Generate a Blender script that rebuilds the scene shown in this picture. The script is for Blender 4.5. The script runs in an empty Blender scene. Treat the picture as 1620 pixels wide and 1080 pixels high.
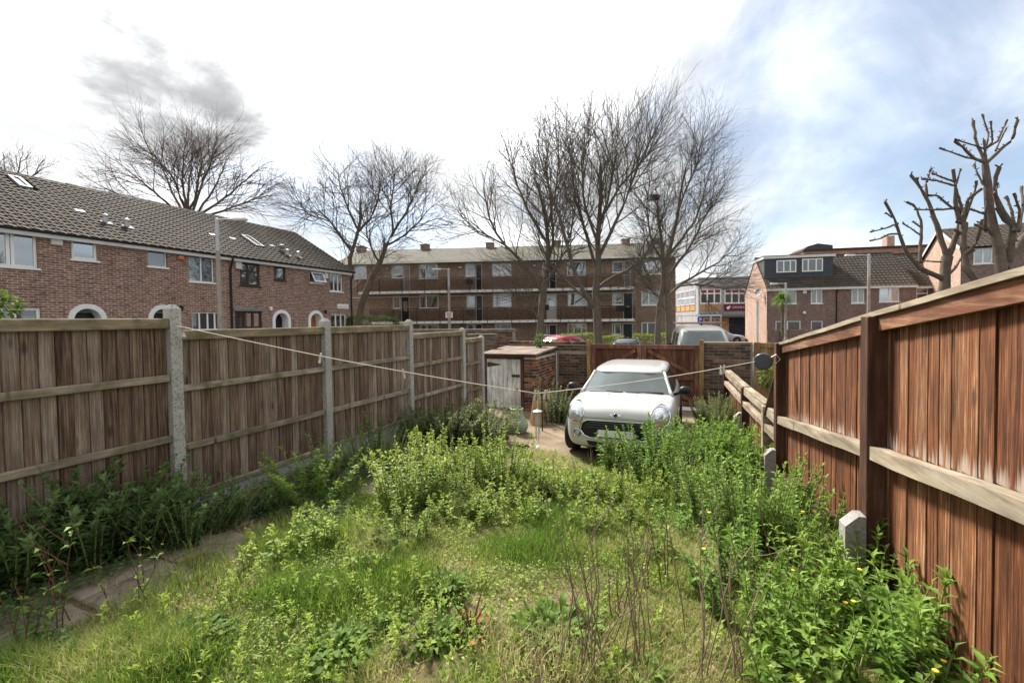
import bpy, bmesh, math, random
import numpy as np
from mathutils import Vector, Matrix
from mathutils.bvhtree import BVHTree

# ------------------------------------------------------------------ camera
EYE = 1.85
F, YAW, PITCH, ROLL, SHY = 720.0, math.radians(22.3), math.radians(1.63), math.radians(-0.75), -0.008
scene = bpy.context.scene
col = scene.collection
cd = bpy.data.cameras.new('camera')
cam = bpy.data.objects.new('camera', cd); col.objects.link(cam)
cd.sensor_width = 36.0; cd.lens = 36.0 * F / 1620.0
cd.shift_y = SHY; cd.clip_start = 0.05; cd.clip_end = 3000
RM = Matrix.Rotation(YAW, 3, 'Z') @ Matrix.Rotation(math.radians(90) - PITCH, 3, 'X') @ Matrix.Rotation(ROLL, 3, 'Z')
cam.matrix_world = Matrix.Translation((0, 0, EYE)) @ RM.to_4x4()
scene.camera = cam

# ------------------------------------------------------------------ sky, sun, exposure
SUN_AZ, SUN_EL = math.radians(-50), math.radians(46)      # azimuth from +Y towards +X
w = bpy.data.worlds.new('World'); scene.world = w; w.use_nodes = True
nt = w.node_tree; nt.nodes.clear()
def wn(t, **k):
    n = nt.nodes.new(t)
    for a, b in k.items(): setattr(n, a, b)
    return n
L = nt.links.new
def wmath(op, a, b=None, c=None, clamp=False):
    n = wn('ShaderNodeMath', operation=op); n.use_clamp = clamp
    for i, s in enumerate((a, b, c)):
        if s is None: continue
        if isinstance(s, (int, float)): n.inputs[i].default_value = s
        else: L(s, n.inputs[i])
    return n.outputs[0]
sky = wn('ShaderNodeTexSky', sky_type='NISHITA'); sky.sun_disc = False
sky.sun_elevation = SUN_EL; sky.sun_rotation = SUN_AZ; sky.air_density = 1.0; sky.dust_density = 0.6; sky.ozone_density = 1.2
tc = wn('ShaderNodeTexCoord')
sep = wn('ShaderNodeSeparateXYZ'); L(tc.outputs['Generated'], sep.inputs[0])
zz = wmath('ADD', wmath('MAXIMUM', sep.outputs[2], 0.0), 0.22)
cmb = wn('ShaderNodeCombineXYZ')
L(wmath('DIVIDE', sep.outputs[0], zz), cmb.inputs[0]); L(wmath('DIVIDE', sep.outputs[1], zz), cmb.inputs[1])
def wnoise(scale, detail, rough, dist, off, sx=1.0, sy=1.0, rot=0.0):
    mp = wn('ShaderNodeMapping'); L(cmb.outputs[0], mp.inputs[0]); mp.inputs['Location'].default_value = off
    mp.inputs['Scale'].default_value = (sx, sy, 1); mp.inputs['Rotation'].default_value = (0, 0, rot)
    n = wn('ShaderNodeTexNoise'); L(mp.outputs[0], n.inputs['Vector'])
    n.inputs['Scale'].default_value = scale; n.inputs['Detail'].default_value = detail
    n.inputs['Roughness'].default_value = rough; n.inputs['Distortion'].default_value = dist
    return n.outputs['Fac']
def wdot(d):
    v = Vector(d).normalized()
    n = wn('ShaderNodeVectorMath', operation='DOT_PRODUCT'); L(tc.outputs['Generated'], n.inputs[0]); n.inputs[1].default_value = v
    return n.outputs['Value']
def wramp(fac, stops):
    r = wn('ShaderNodeValToRGB'); L(fac, r.inputs[0]); el = r.color_ramp.elements
    while len(el) < len(stops): el.new(0.5)
    for e, (p, c) in zip(el, stops): e.position = p; e.color = (c[0], c[1], c[2], 1) if not isinstance(c, (int, float)) else (c, c, c, 1)
    return r.outputs[0]
n1 = wnoise(0.75, 9, 0.58, 0.25, (3.1, 1.7, 0.0), 1.0, 0.62, 0.5)
n2 = wnoise(1.6, 8, 0.6, 0.4, (7.3, 4.2, 0.0), 1.0, 0.45, 0.6)
# the cloud deck breaks up towards the right-hand (north-east) sky
clear = wmath('MULTIPLY_ADD', wdot((0.50, 0.78, 0.36)), 1.0, -0.78)
clear = wmath('MULTIPLY', wmath('MAXIMUM', clear, 0.0), 1.5)
cover = wmath('SUBTRACT', wmath('MULTIPLY_ADD', wmath('ADD', wmath('MULTIPLY', n1, 0.45), wmath('MULTIPLY', n2, 0.55)), 2.3, -0.52), clear)
mask = wramp(cover, [(0.14, 0.16), (0.30, 0.32), (0.46, 0.60), (0.62, 1.0)])
# cloud brightness: glare around the veiled sun, grey undersides elsewhere
glare = wmath('POWER', wmath('MAXIMUM', wdot((math.sin(SUN_AZ) * math.cos(SUN_EL), math.cos(SUN_AZ) * math.cos(SUN_EL), math.sin(SUN_EL))), 0.0), 9.0)
n3 = wnoise(1.15, 7, 0.55, 0.5, (1.4, 9.2, 0.0), 1.0, 0.8, 0.2)
shade = wramp(n3, [(0.35, 0.46), (0.45, 0.60), (0.53, 0.84), (0.63, 1.14)])
lum = wmath('MULTIPLY', shade, wmath('MULTIPLY_ADD', glare, 0.55, 0.42))
def pxdir(px, py): return RM @ Vector(((px - 810) / F, (540 + SHY * 1620 - py) / F, -1.0))
# one heavier grey cloud over the terrace
db = wmath('MULTIPLY_ADD', wmath('MAXIMUM', wmath('MAXIMUM', wdot(pxdir(178, 92)), wdot(pxdir(215, 122))), wmath('MAXIMUM', wdot(pxdir(262, 160)), wdot(pxdir(335, 178)))), 1.0, wmath('MULTIPLY', wnoise(4.5, 9, 0.6, 0.2, (2.2, 5.1, 0.0)), 0.016))
dk = wn('ShaderNodeMapRange'); dk.interpolation_type = 'SMOOTHSTEP'; L(db, dk.inputs[0])
dk.inputs[1].default_value = 1.0012; dk.inputs[2].default_value = 1.0100; dk.inputs[3].default_value = 1.0; dk.inputs[4].default_value = 0.30
lum = wmath('MULTIPLY', lum, dk.outputs[0])
mask = wmath('MAXIMUM', mask, wmath('MULTIPLY', wmath('SUBTRACT', 1.0, dk.outputs[0]), 3.0), None, True)
mask = wmath('MINIMUM', mask, 1.0)
cc = wn('ShaderNodeMix', data_type='RGBA'); cc.blend_type = 'MULTIPLY'; cc.inputs[0].default_value = 1.0
cc.inputs[6].default_value = (0.965, 0.985, 1.0, 1)
L(lum, cc.inputs[7])
bg1 = wn('ShaderNodeBackground'); bg1.inputs[1].default_value = 0.042; L(sky.outputs[0], bg1.inputs[0])
bg2 = wn('ShaderNodeBackground'); bg2.inputs[1].default_value = 1.0; L(cc.outputs[2], bg2.inputs[0])
mx = wn('ShaderNodeMixShader'); L(mask, mx.inputs[0]); L(bg1.outputs[0], mx.inputs[1]); L(bg2.outputs[0], mx.inputs[2])
wo = wn('ShaderNodeOutputWorld'); L(mx.outputs[0], wo.inputs[0])

sl = bpy.data.lights.new('sun', 'SUN'); sl.energy = 2.7; sl.angle = math.radians(10); sl.color = (1.0, 0.95, 0.86)
sun = bpy.data.objects.new('sun', sl); col.objects.link(sun)
sdir = Vector((math.sin(SUN_AZ) * math.cos(SUN_EL), math.cos(SUN_AZ) * math.cos(SUN_EL), math.sin(SUN_EL)))
sun.rotation_euler = sdir.to_track_quat('Z', 'Y').to_euler(); sun.location = (0, 0, 40)
scene.view_settings.view_transform = 'Standard'; scene.view_settings.look = 'None'
scene.view_settings.exposure = 1.95; scene.view_settings.gamma = 1.0; scene.view_settings.use_curve_mapping = False
scene.cycles.max_bounces = 6; scene.cycles.transparent_max_bounces = 8

# ------------------------------------------------------------------ helpers
rng = np.random.default_rng(11)
random.seed(5)
def ray(px, py): return pxdir(px, py)
def at(px, py, depth):                      # point at a depth along the optical axis
    return Vector((0, 0, EYE)) + ray(px, py) * depth
def smooth(a, b, x):
    t = np.clip((x - a) / (b - a), 0, 1); return t * t * (3 - 2 * t)
def height(x, y):                           # ground height of the whole place
    x = np.asarray(x, float); y = np.asarray(y, float)
    g = np.interp(y, [-5, 3, 7, 11.8, 12.6, 30, 45], [0.05, 0.03, -0.33, -0.38, -0.60, -0.72, -0.80])
    g = g + 0.14 * smooth(-3.0, -4.5, x) * smooth(3.0, 5.0, y) * smooth(11, 9, y) * (x > -4.9)
    far = smooth(-6.0, -13.0, x) * smooth(34, 24, y)
    return g * (1 - far) + (-0.05) * far
def hz(x, y): return float(height(x, y))
def ground_at(px, py):
    d = ray(px, py); o = Vector((0, 0, EYE)); t = 0.5
    while t < 90:
        p = o + d * t
        if p.z <= hz(p.x, p.y): return p
        t += 0.01 if t < 14 else 0.05
    return p
def on_x(px, py, x):
    d = ray(px, py); return Vector((0, 0, EYE)) + d * (x / d.x)
def on_y(px, py, y):
    d = ray(px, py); return Vector((0, 0, EYE)) + d * (y / d.y)

def tag(o, label=None, cat=None, group=None, kind=None):
    if label: o['label'] = label
    if cat: o['category'] = cat
    if group: o['group'] = group
    if kind: o['kind'] = kind
    return o
def link(o, parent=None):
    col.objects.link(o)
    if parent is not None: o.parent = parent
    return o
def thing(name, label, cat, loc=(0, 0, 0), rz=0.0, group=None):
    o = bpy.data.objects.new(name, None); o.empty_display_size = 0.2
    o.location = loc; o.rotation_euler = (0, 0, rz); link(o)
    return tag(o, label, cat, group)
class MB:
    def __init__(s): s.v = []; s.f = []; s.sm = False
    def add(s, vs, fs):
        b = len(s.v); s.v += [tuple(p) for p in vs]; s.f += [tuple(i + b for i in f) for f in fs]; return s
    def box(s, x0, x1, y0, y1, z0, z1, bev=0.0):
        if bev <= 0:
            return s.add([(x0,y0,z0),(x1,y0,z0),(x1,y1,z0),(x0,y1,z0),(x0,y0,z1),(x1,y0,z1),(x1,y1,z1),(x0,y1,z1)],
                  [(0,3,2,1),(4,5,6,7),(0,1,5,4),(1,2,6,5),(2,3,7,6),(3,0,4,7)])
        m = bmesh.new(); bmesh.ops.create_cube(m, size=1)
        for v in m.verts: v.co = Vector(((x0+x1)/2 + v.co.x*(x1-x0), (y0+y1)/2 + v.co.y*(y1-y0), (z0+z1)/2 + v.co.z*(z1-z0)))
        bmesh.ops.bevel(m, geom=m.edges[:], offset=bev, segments=1, affect='EDGES')
        m.verts.index_update(); s.add([v.co for v in m.verts], [[v.index for v in f.verts] for f in m.faces]); m.free(); return s
    def bar(s, a, b, wd, ht, up=(0, 0, 1)):    # rectangular bar from a to b
        a = Vector(a); b = Vector(b); t = (b - a).normalized(); r = t.cross(Vector(up)).normalized(); u = r.cross(t)
        vs = []
        for p in (a, b):
            for i, j in ((-1,-1),(1,-1),(1,1),(-1,1)): vs.append(p + r*(i*wd/2) + u*(j*ht/2))
        return s.add(vs, [(0,1,2,3),(7,6,5,4),(0,4,5,1),(1,5,6,2),(2,6,7,3),(3,7,4,0)])
    def tube(s, pts, rad, n=8, cap=True):
        pts = [Vector(p) for p in pts]
        if not hasattr(rad, '__len__'): rad = [rad]*len(pts)
        vs = []; fs = []
        for i, p in enumerate(pts):
            t = (pts[min(i+1, len(pts)-1)] - pts[max(i-1, 0)]).normalized()
            a = t.cross(Vector((0.21, 0.33, 0.92)) if abs(t.z) < 0.9 else Vector((1, 0.1, 0))).normalized(); b = t.cross(a)
            for k in range(n):
                q = 2*math.pi*k/n; vs.append(p + (a*math.cos(q) + b*math.sin(q))*rad[i])
        for i in range(len(pts)-1):
            for k in range(n): fs.append((i*n+k, i*n+(k+1)%n, (i+1)*n+(k+1)%n, (i+1)*n+k))
        if cap: fs.append(tuple(range(n-1, -1, -1))); fs.append(tuple((len(pts)-1)*n+k for k in range(n)))
        return s.add(vs, fs)
    def lathe(s, prof, n=20, c=(0, 0, 0)):
        vs = []; fs = []
        for r, z in prof:
            for k in range(n):
                q = 2*math.pi*k/n; vs.append((c[0]+r*math.cos(q), c[1]+r*math.sin(q), c[2]+z))
        for i in range(len(prof)-1):
            for k in range(n): fs.append((i*n+k, i*n+(k+1)%n, (i+1)*n+(k+1)%n, (i+1)*n+k))
        fs.append(tuple(range(n-1, -1, -1))); fs.append(tuple((len(prof)-1)*n+k for k in range(n)))
        return s.add(vs, fs)
    def mesh(s, name):
        me = bpy.data.meshes.new(name); me.from_pydata(s.v, [], s.f); me.update(); return me
    def build(s, name, mat, parent=None, smooth=False):
        me = s.mesh(name); me.materials.append(mat)
        if smooth: me.polygons.foreach_set('use_smooth', [True]*len(me.polygons))
        return link(bpy.data.objects.new(name, me), parent)
def npmesh(name, V, Fc, mat, parent=None, var=None, smooth=False):
    V = np.asarray(V, np.float32).reshape(-1, 3); Fc = np.asarray(Fc, np.int32); k = Fc.shape[1]
    me = bpy.data.meshes.new(name)
    me.vertices.add(len(V)); me.vertices.foreach_set('co', V.ravel())
    me.loops.add(Fc.size); me.loops.foreach_set('vertex_index', Fc.ravel())
    me.polygons.add(len(Fc)); me.polygons.foreach_set('loop_start', np.arange(0, Fc.size, k, dtype=np.int32))
    if smooth: me.polygons.foreach_set('use_smooth', np.ones(len(Fc), bool))
    me.update(calc_edges=True)
    if var is not None:
        a = me.attributes.new('var', 'FLOAT', 'POINT'); a.data.foreach_set('value', np.asarray(var, np.float32))
    me.materials.append(mat)
    return link(bpy.data.objects.new(name, me), parent)
def share(name, me, parent, loc=(0,0,0), rot=(0,0,0), scale=(1,1,1)):
    o = bpy.data.objects.new(name, me); o.location = loc; o.rotation_euler = rot; o.scale = scale
    return link(o, parent)
def copy_tree(o, parent=None):
    c = o.copy(); col.objects.link(c); c.parent = parent
    for ch in list(o.children): copy_tree(ch, c)
    return c
def shade_auto(o, ang=40):
    me = o.data; bm = bmesh.new(); bm.from_mesh(me)
    for f in bm.faces: f.smooth = True
    for e in bm.edges:
        if len(e.link_faces) == 2 and e.calc_face_angle(0) > math.radians(ang): e.smooth = False
    bm.to_mesh(me); bm.free(); return o
def subsurf_bake(o, lv=2):
    md = o.modifiers.new('s', 'SUBSURF'); md.levels = lv; md.render_levels = lv
    bpy.context.view_layer.update()
    dg = bpy.context.evaluated_depsgraph_get(); me = bpy.data.meshes.new_from_object(o.evaluated_get(dg))
    o.modifiers.clear(); old = o.data; o.data = me; bpy.data.meshes.remove(old)
    me.polygons.foreach_set('use_smooth', [True]*len(me.polygons)); return o

# ------------------------------------------------------------------ materials
class NT:
    def __init__(s, name):
        s.m = bpy.data.materials.new(name); s.m.use_nodes = True; s.t = s.m.node_tree; s.t.nodes.clear()
        s.out = s.n('ShaderNodeOutputMaterial')
    def n(s, t, **k):
        n = s.t.nodes.new(t)
        for a, b in k.items(): setattr(n, a, b)
        return n
    def l(s, a, b): s.t.links.new(a, b)
    def put(s, sock, v):
        if isinstance(v, bpy.types.NodeSocket): s.l(v, sock)
        elif isinstance(v, (tuple, list)) and len(v) == 3 and sock.type == 'RGBA': sock.default_value = (*v, 1)
        else: sock.default_value = v
    def math(s, op, a, b=0.0, clamp=False):
        n = s.n('ShaderNodeMath', operation=op); n.use_clamp = clamp; s.put(n.inputs[0], a); s.put(n.inputs[1], b); return n.outputs[0]
    def mix(s, f, a, b, bl='MIX'):
        n = s.n('ShaderNodeMix', data_type='RGBA'); n.blend_type = bl; s.put(n.inputs[0], f); s.put(n.inputs[6], a); s.put(n.inputs[7], b); return n.outputs[2]
    def ramp(s, f, stops):
        r = s.n('ShaderNodeValToRGB'); s.put(r.inputs[0], f); el = r.color_ramp.elements
        while len(el) < len(stops): el.new(0.5)
        for e, (p, c) in zip(el, stops):
            e.position = p; e.color = (c, c, c, 1) if isinstance(c, (int, float)) else (*c, 1)
        return r.outputs[0]
    def coord(s, kind='Object', scale=(1,1,1), rnd=0.0):
        t = s.n('ShaderNodeTexCoord'); mp = s.n('ShaderNodeMapping'); s.l(t.outputs[kind], mp.inputs[0]); mp.inputs['Scale'].default_value = scale
        if rnd:
            oi = s.n('ShaderNodeObjectInfo'); c = s.n('ShaderNodeCombineXYZ')
            for i, k in enumerate((37.0, 91.0, 53.0)): s.l(s.math('MULTIPLY', oi.outputs['Random'], k*rnd), c.inputs[i])
            s.l(c.outputs[0], mp.inputs['Location'])
        return mp.outputs[0]
    def world(s, scale=(1,1,1)):
        g = s.n('ShaderNodeNewGeometry'); mp = s.n('ShaderNodeMapping'); s.l(g.outputs['Position'], mp.inputs[0]); mp.inputs['Scale'].default_value = scale; return mp.outputs[0]
    def noise(s, vec, scale=5, detail=4, rough=0.55, dist=0.0):
        n = s.n('ShaderNodeTexNoise'); s.l(vec, n.inputs['Vector']); n.inputs['Scale'].default_value = scale
        n.inputs['Detail'].default_value = detail; n.inputs['Roughness'].default_value = rough; n.inputs['Distortion'].default_value = dist; return n.outputs['Fac']
    def rnd(s): return s.n('ShaderNodeObjectInfo').outputs['Random']
    def attr(s, name='var'):
        a = s.n('ShaderNodeAttribute'); a.attribute_name = name; return a.outputs['Fac']
    def bump(s, h, st=0.3, dist=0.01):
        b = s.n('ShaderNodeBump'); b.inputs['Strength'].default_value = st; b.inputs['Distance'].default_value = dist; s.l(h, b.inputs['Height']); return b.outputs[0]
    def bsdf(s, colr, rough=0.8, nrm=None, spec=0.3, metal=0.0, coat=0.0, trans=None):
        p = s.n('ShaderNodeBsdfPrincipled'); s.put(p.inputs['Base Color'], colr); s.put(p.inputs['Roughness'], rough)
        p.inputs['Specular IOR Level'].default_value = spec; s.put(p.inputs['Metallic'], metal); p.inputs['Coat Weight'].default_value = coat
        p.inputs['Coat Roughness'].default_value = 0.05
        if nrm is not None: s.l(nrm, p.inputs['Normal'])
        o = p.outputs[0]
        if trans:
            tr = s.n('ShaderNodeBsdfTranslucent'); s.put(tr.inputs[0], colr); ms = s.n('ShaderNodeMixShader'); ms.inputs[0].default_value = trans
            s.l(o, ms.inputs[1]); s.l(tr.outputs[0], ms.inputs[2]); o = ms.outputs[0]
        s.l(o, s.out.inputs[0]); return s.m
def simple(name, c, rough=0.7, var=0.25, scale=8, bump=0.15, spec=0.3, metal=0.0, coat=0.0, rnd=0.15):
    t = NT(name); v = t.coord('Object', (1,1,1), 1.0); f = t.noise(v, scale, 5, 0.6)
    k = t.math('ADD', t.ramp(f, [(0.25, 1-var), (0.75, 1+var*0.6)]), t.math('MULTIPLY', t.math('SUBTRACT', t.rnd(), 0.5), rnd))
    cc = t.mix(1.0, c, k, 'MULTIPLY')
    return t.bsdf(cc, rough, t.bump(f, bump, 0.01) if bump else None, spec, metal, coat)
def wood(name, ramp, grain=(14, 14, 0.9), rough=0.75, rnd=0.5, bump=0.5, splash=None, knots=True, moss=None, con=1.0, mot=1.0):
    """weathered timber; local z is the grain direction unless the scale says otherwise"""
    t = NT(name); v = t.coord('Object', grain, 1.0)
    f = t.noise(v, 1.6, 7, 0.66, 0.5); g = t.noise(v, 6.0, 4, 0.7, 0.2)
    h = t.math('ADD', t.math('MULTIPLY', f, 0.6), t.math('MULTIPLY', g, 0.4))
    hc = t.math('ADD', t.math('MULTIPLY', t.math('SUBTRACT', h, 0.5), con), 0.5)
    hh = t.math('ADD', hc, t.math('MULTIPLY', t.math('SUBTRACT', t.rnd(), 0.5), rnd*0.4))
    c = t.ramp(hh, ramp)
    big = t.noise(t.coord('Object', tuple(min(4.0, q*1.6) for q in grain), 1.0), 2.0, 6, 0.62)
    c = t.mix(1.0, c, t.ramp(big, [(0.32, 1-.45*mot), (0.5, 0.95), (0.68, 1+.4*mot)]), 'MULTIPLY')
    if knots:
        vo = t.n('ShaderNodeTexVoronoi'); t.l(t.coord('Object', (6, 6, 2.1), 1.0), vo.inputs['Vector']); vo.inputs['Scale'].default_value = 1.0
        c = t.mix(t.ramp(vo.outputs['Distance'], [(0.06, 0.75), (0.15, 0.0)]), c, (0.03, 0.016, 0.008))
    if splash:
        col_, z0, z1 = splash
        tc_ = t.n('ShaderNodeTexCoord'); sp = t.n('ShaderNodeSeparateXYZ'); t.l(tc_.outputs['Object'], sp.inputs[0])
        m = t.math('SUBTRACT', t.math('ADD', sp.outputs[2], t.math('MULTIPLY', t.noise(t.coord('Object', (22, 22, 1.2), 1.0), 1.2, 3), -0.55)), z0)
        m = t.math('MULTIPLY', t.math('SUBTRACT', 0.0, m), z1, True)
        lo = t.math('GREATER_THAN', sp.outputs[2], 0.0)
        c = t.mix(t.math('MULTIPLY', m, lo), c, col_)
    if moss:
        mf = t.ramp(t.noise(t.coord('Object', (2, 2, 2), 1.0), 3.0, 5), [(0.5, 0.0), (0.66, 0.75)]); c = t.mix(mf, c, moss)
    return t.bsdf(c, rough, t.bump(h, bump, 0.004), 0.25)
def brickwall(name, c1, c2, mort, dark=0.35):
    t = NT(name); tcn = t.n('ShaderNodeTexCoord'); sp = t.n('ShaderNodeSeparateXYZ'); t.l(tcn.outputs['Object'], sp.inputs[0])
    cb = t.n('ShaderNodeCombineXYZ'); t.l(t.math('ADD', sp.outputs[0], sp.outputs[1]), cb.inputs[0]); t.l(sp.outputs[2], cb.inputs[1])
    b = t.n('ShaderNodeTexBrick'); t.l(cb.outputs[0], b.inputs['Vector']); b.offset = 0.5
    b.inputs['Scale'].default_value = 1.0; b.inputs['Brick Width'].default_value = 0.225; b.inputs['Row Height'].default_value = 0.075
    b.inputs['Mortar Size'].default_value = 0.0095; b.inputs['Mortar Smooth'].default_value = 0.1; b.inputs['Bias'].default_value = -0.1
    t.put(b.inputs['Color1'], c1); t.put(b.inputs['Color2'], c2); t.put(b.inputs['Mortar'], mort)
    n = t.noise(tcn.outputs['Object'], 1.1, 5, 0.6); nf = t.noise(t.coord('Object', (4.4, 4.4, 13.3)), 1.0, 2, 0.5)
    c = t.mix(1.0, b.outputs['Color'], t.ramp(n, [(0.3, 1-dark), (0.7, 1.15)]), 'MULTIPLY')
    c = t.mix(1.0, c, t.ramp(nf, [(0.32, 0.55), (0.5, 1.0), (0.7, 1.3)]), 'MULTIPLY')
    return t.bsdf(c, 0.9, t.bump(t.math('SUBTRACT', 1.0, b.outputs['Fac']), 0.6, 0.008), 0.15)
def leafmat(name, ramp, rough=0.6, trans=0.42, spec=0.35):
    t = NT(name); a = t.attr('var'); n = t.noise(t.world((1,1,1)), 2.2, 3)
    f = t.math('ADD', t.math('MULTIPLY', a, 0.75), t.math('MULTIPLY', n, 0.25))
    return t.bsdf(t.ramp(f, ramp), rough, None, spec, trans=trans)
def glassmat(name, tint=(0.55, 0.62, 0.62), refl=0.18, rough=0.03, transp=0.75):
    t = NT(name); gl = t.n('ShaderNodeBsdfGlossy'); gl.inputs['Roughness'].default_value = rough; t.put(gl.inputs[0], (0.95, 0.97, 1.0))
    tr = t.n('ShaderNodeBsdfTransparent'); t.put(tr.inputs[0], tint)
    df = t.n('ShaderNodeBsdfDiffuse'); t.put(df.inputs[0], (0.10, 0.11, 0.115))
    m1 = t.n('ShaderNodeMixShader'); m1.inputs[0].default_value = transp; t.l(df.outputs[0], m1.inputs[1]); t.l(tr.outputs[0], m1.inputs[2])
    fr = t.n('ShaderNodeFresnel'); fr.inputs[0].default_value = 1.5
    f = t.math('ADD', fr.outputs[0], refl, True)
    m2 = t.n('ShaderNodeMixShader'); t.l(f, m2.inputs[0]); t.l(m1.outputs[0], m2.inputs[1]); t.l(gl.outputs[0], m2.inputs[2])
    t.l(m2.outputs[0], t.out.inputs[0]); return t.m

M = {}
M['fence_board'] = wood('grey_brown_board', [(0.24, (0.036, 0.019, 0.011)), (0.40, (0.125, 0.072, 0.046)), (0.53, (0.20, 0.14, 0.10)), (0.74, (0.36, 0.30, 0.245))], (34, 34, 1.0), rnd=0.55, bump=0.9, con=1.45, mot=.6)
M['fence_rail'] = wood('pale_grey_rail', [(0.28, (0.13, 0.10, 0.07)), (0.5, (0.26, 0.21, 0.15)), (0.7, (0.38, 0.33, 0.26))], (13, 0.8, 13), rnd=0.3, moss=(0.09, 0.10, 0.03))
M['fence_cap'] = wood('brown_cap', [(0.28, (0.10, 0.07, 0.04)), (0.5, (0.21, 0.16, 0.10)), (0.7, (0.30, 0.24, 0.17))], (13, 0.8, 13), rnd=0.3, moss=(0.09, 0.095, 0.035))
M['red_board'] = wood('red_brown_board', [(0.28, (0.024, 0.008, 0.0035)), (0.42, (0.080, 0.025, 0.009)), (0.53, (0.145, 0.051, 0.019)), (0.64, (0.22, 0.098, 0.044)), (0.75, (0.38, 0.26, 0.165))], (44, 44, 0.9), rnd=0.45, bump=0.6, con=1.65, splash=((0.30, 0.235, 0.185), -0.22, 12.0))
M['red_low_board'] = wood('red_brown_low_board', [(0.26, (0.06, 0.016, 0.008)), (0.45, (0.19, 0.055, 0.022)), (0.6, (0.33, 0.125, 0.052)), (0.8, (0.46, 0.26, 0.14))], (15, 15, 0.6), rnd=0.6, bump=0.6)
M['red_post'] = wood('dark_red_post', [(0.28, (0.022, 0.009, 0.005)), (0.5, (0.06, 0.024, 0.013)), (0.72, (0.13, 0.072, 0.046))], (10, 10, 0.7), rnd=0.2)
M['red_cap'] = wood('stained_cap', [(0.28, (0.06, 0.020, 0.010)), (0.5, (0.14, 0.055, 0.027)), (0.7, (0.30, 0.20, 0.13))], (12, 0.7, 12), rnd=0.2)
M['pale_rail'] = wood('bare_pale_rail', [(0.25, (0.10, 0.066, 0.043)), (0.45, (0.235, 0.185, 0.128)), (0.7, (0.37, 0.32, 0.25))], (12, 0.6, 16), rnd=0.2, bump=0.8)
M['gate_wood'] = wood('gate_red_wood', [(0.28, (0.04, 0.013, 0.008)), (0.5, (0.095, 0.034, 0.020)), (0.75, (0.19, 0.09, 0.055))], (12, 12, 0.8), rnd=0.4)
M['gate_frame'] = wood('gate_frame_wood', [(0.28, (0.06, 0.024, 0.014)), (0.5, (0.14, 0.06, 0.035)), (0.75, (0.24, 0.135, 0.085))], (12, 12, 0.8), rnd=0.3)
M['new_wood'] = wood('yellow_new_wood', [(0.28, (0.13, 0.075, 0.028)), (0.5, (0.23, 0.14, 0.058)), (0.75, (0.33, 0.22, 0.10))], (12, 12, 0.8), rnd=0.3)
M['white_board'] = wood('flaking_white_board', [(0.24, (0.10, 0.075, 0.055)), (0.33, (0.42, 0.38, 0.33)), (0.45, (0.52, 0.50, 0.45)), (0.8, (0.66, 0.64, 0.59))], (9, 9, 0.8), rnd=0.1, knots=False)
M['dark_wood'] = wood('dark_brown_wood', [(0.28, (0.03, 0.015, 0.01)), (0.55, (0.08, 0.04, 0.025)), (0.8, (0.15, 0.085, 0.055))], (10, 10, 0.8))
M['grey_timber'] = wood('grey_timber', [(0.28, (0.07, 0.055, 0.04)), (0.55, (0.17, 0.135, 0.10)), (0.8, (0.30, 0.25, 0.20))], (0.8, 12, 12))
M['plywood'] = wood('plywood', [(0.28, (0.28, 0.17, 0.07)), (0.55, (0.42, 0.28, 0.14)), (0.8, (0.52, 0.38, 0.22))], (8, 8, 0.8), knots=False)
def concrete(name, c, spk=0.5):
    t = NT(name); v = t.coord('Object', (1,1,1), 1.0); f = t.noise(v, 55, 3, 0.6); g = t.noise(v, 3, 5, 0.6)
    k = t.mix(1.0, c, t.ramp(f, [(0.36, 1-spk), (0.46, 0.92), (0.7, 1.15)]), 'MULTIPLY'); k = t.mix(1.0, k, t.ramp(g, [(0.3, 0.75), (0.7, 1.1)]), 'MULTIPLY')
    return t.bsdf(k, 0.9, t.bump(f, 0.6, 0.006), 0.2)
M['concrete'] = concrete('aggregate_concrete', (0.42, 0.395, 0.355))
M['gravel'] = concrete('gravel_board_concrete', (0.36, 0.36, 0.36), 0.25)
M['spur'] = concrete('smooth_concrete', (0.30, 0.28, 0.265), 0.25)
def brickpiece(name, ramp):
    t = NT(name); v = t.coord('Object', (1,1,1), 1.0); f = t.noise(v, 16, 5, 0.65)
    c = t.ramp(t.rnd(), ramp); c = t.mix(1.0, c, t.ramp(f, [(0.25, 0.6), (0.55, 1.0), (0.8, 1.25)]), 'MULTIPLY')
    return t.bsdf(c, 0.9, t.bump(f, 0.5, 0.006), 0.15)
M['brick'] = brickpiece('old_red_brick', [(0.0, (0.05, 0.032, 0.028)), (0.28, (0.10, 0.052, 0.038)), (0.5, (0.19, 0.078, 0.045)), (0.78, (0.24, 0.10, 0.055)), (1.0, (0.30, 0.16, 0.09))])
M['brick_brown'] = brickpiece('brown_wall_brick', [(0.0, (0.045, 0.035, 0.03)), (0.4, (0.09, 0.06, 0.045)), (0.75, (0.14, 0.085, 0.058)), (1.0, (0.22, 0.13, 0.085))])
M['mortar'] = simple('pale_mortar', (0.46, 0.40, 0.33), 0.95, 0.3, 20, 0.3)
M['mortar_dark'] = simple('dirty_mortar', (0.27, 0.22, 0.17), 0.95, 0.3, 20, 0.3)
M['row_brick'] = brickwall('terrace_brick', (0.27, 0.142, 0.10), (0.175, 0.098, 0.075), (0.47, 0.39, 0.32), 0.22)
M['flat_brick'] = brickwall('flats_brick', (0.28, 0.18, 0.125), (0.21, 0.14, 0.10), (0.35, 0.29, 0.23), 0.3)
M['flat_brick_pale'] = brickwall('flats_end_brick', (0.23, 0.145, 0.10), (0.17, 0.105, 0.075), (0.30, 0.24, 0.19), 0.25)
M['right_brick'] = brickwall('right_house_brick', (0.20, 0.115, 0.095), (0.14, 0.08, 0.07), (0.30, 0.25, 0.22), 0.2)
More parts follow.
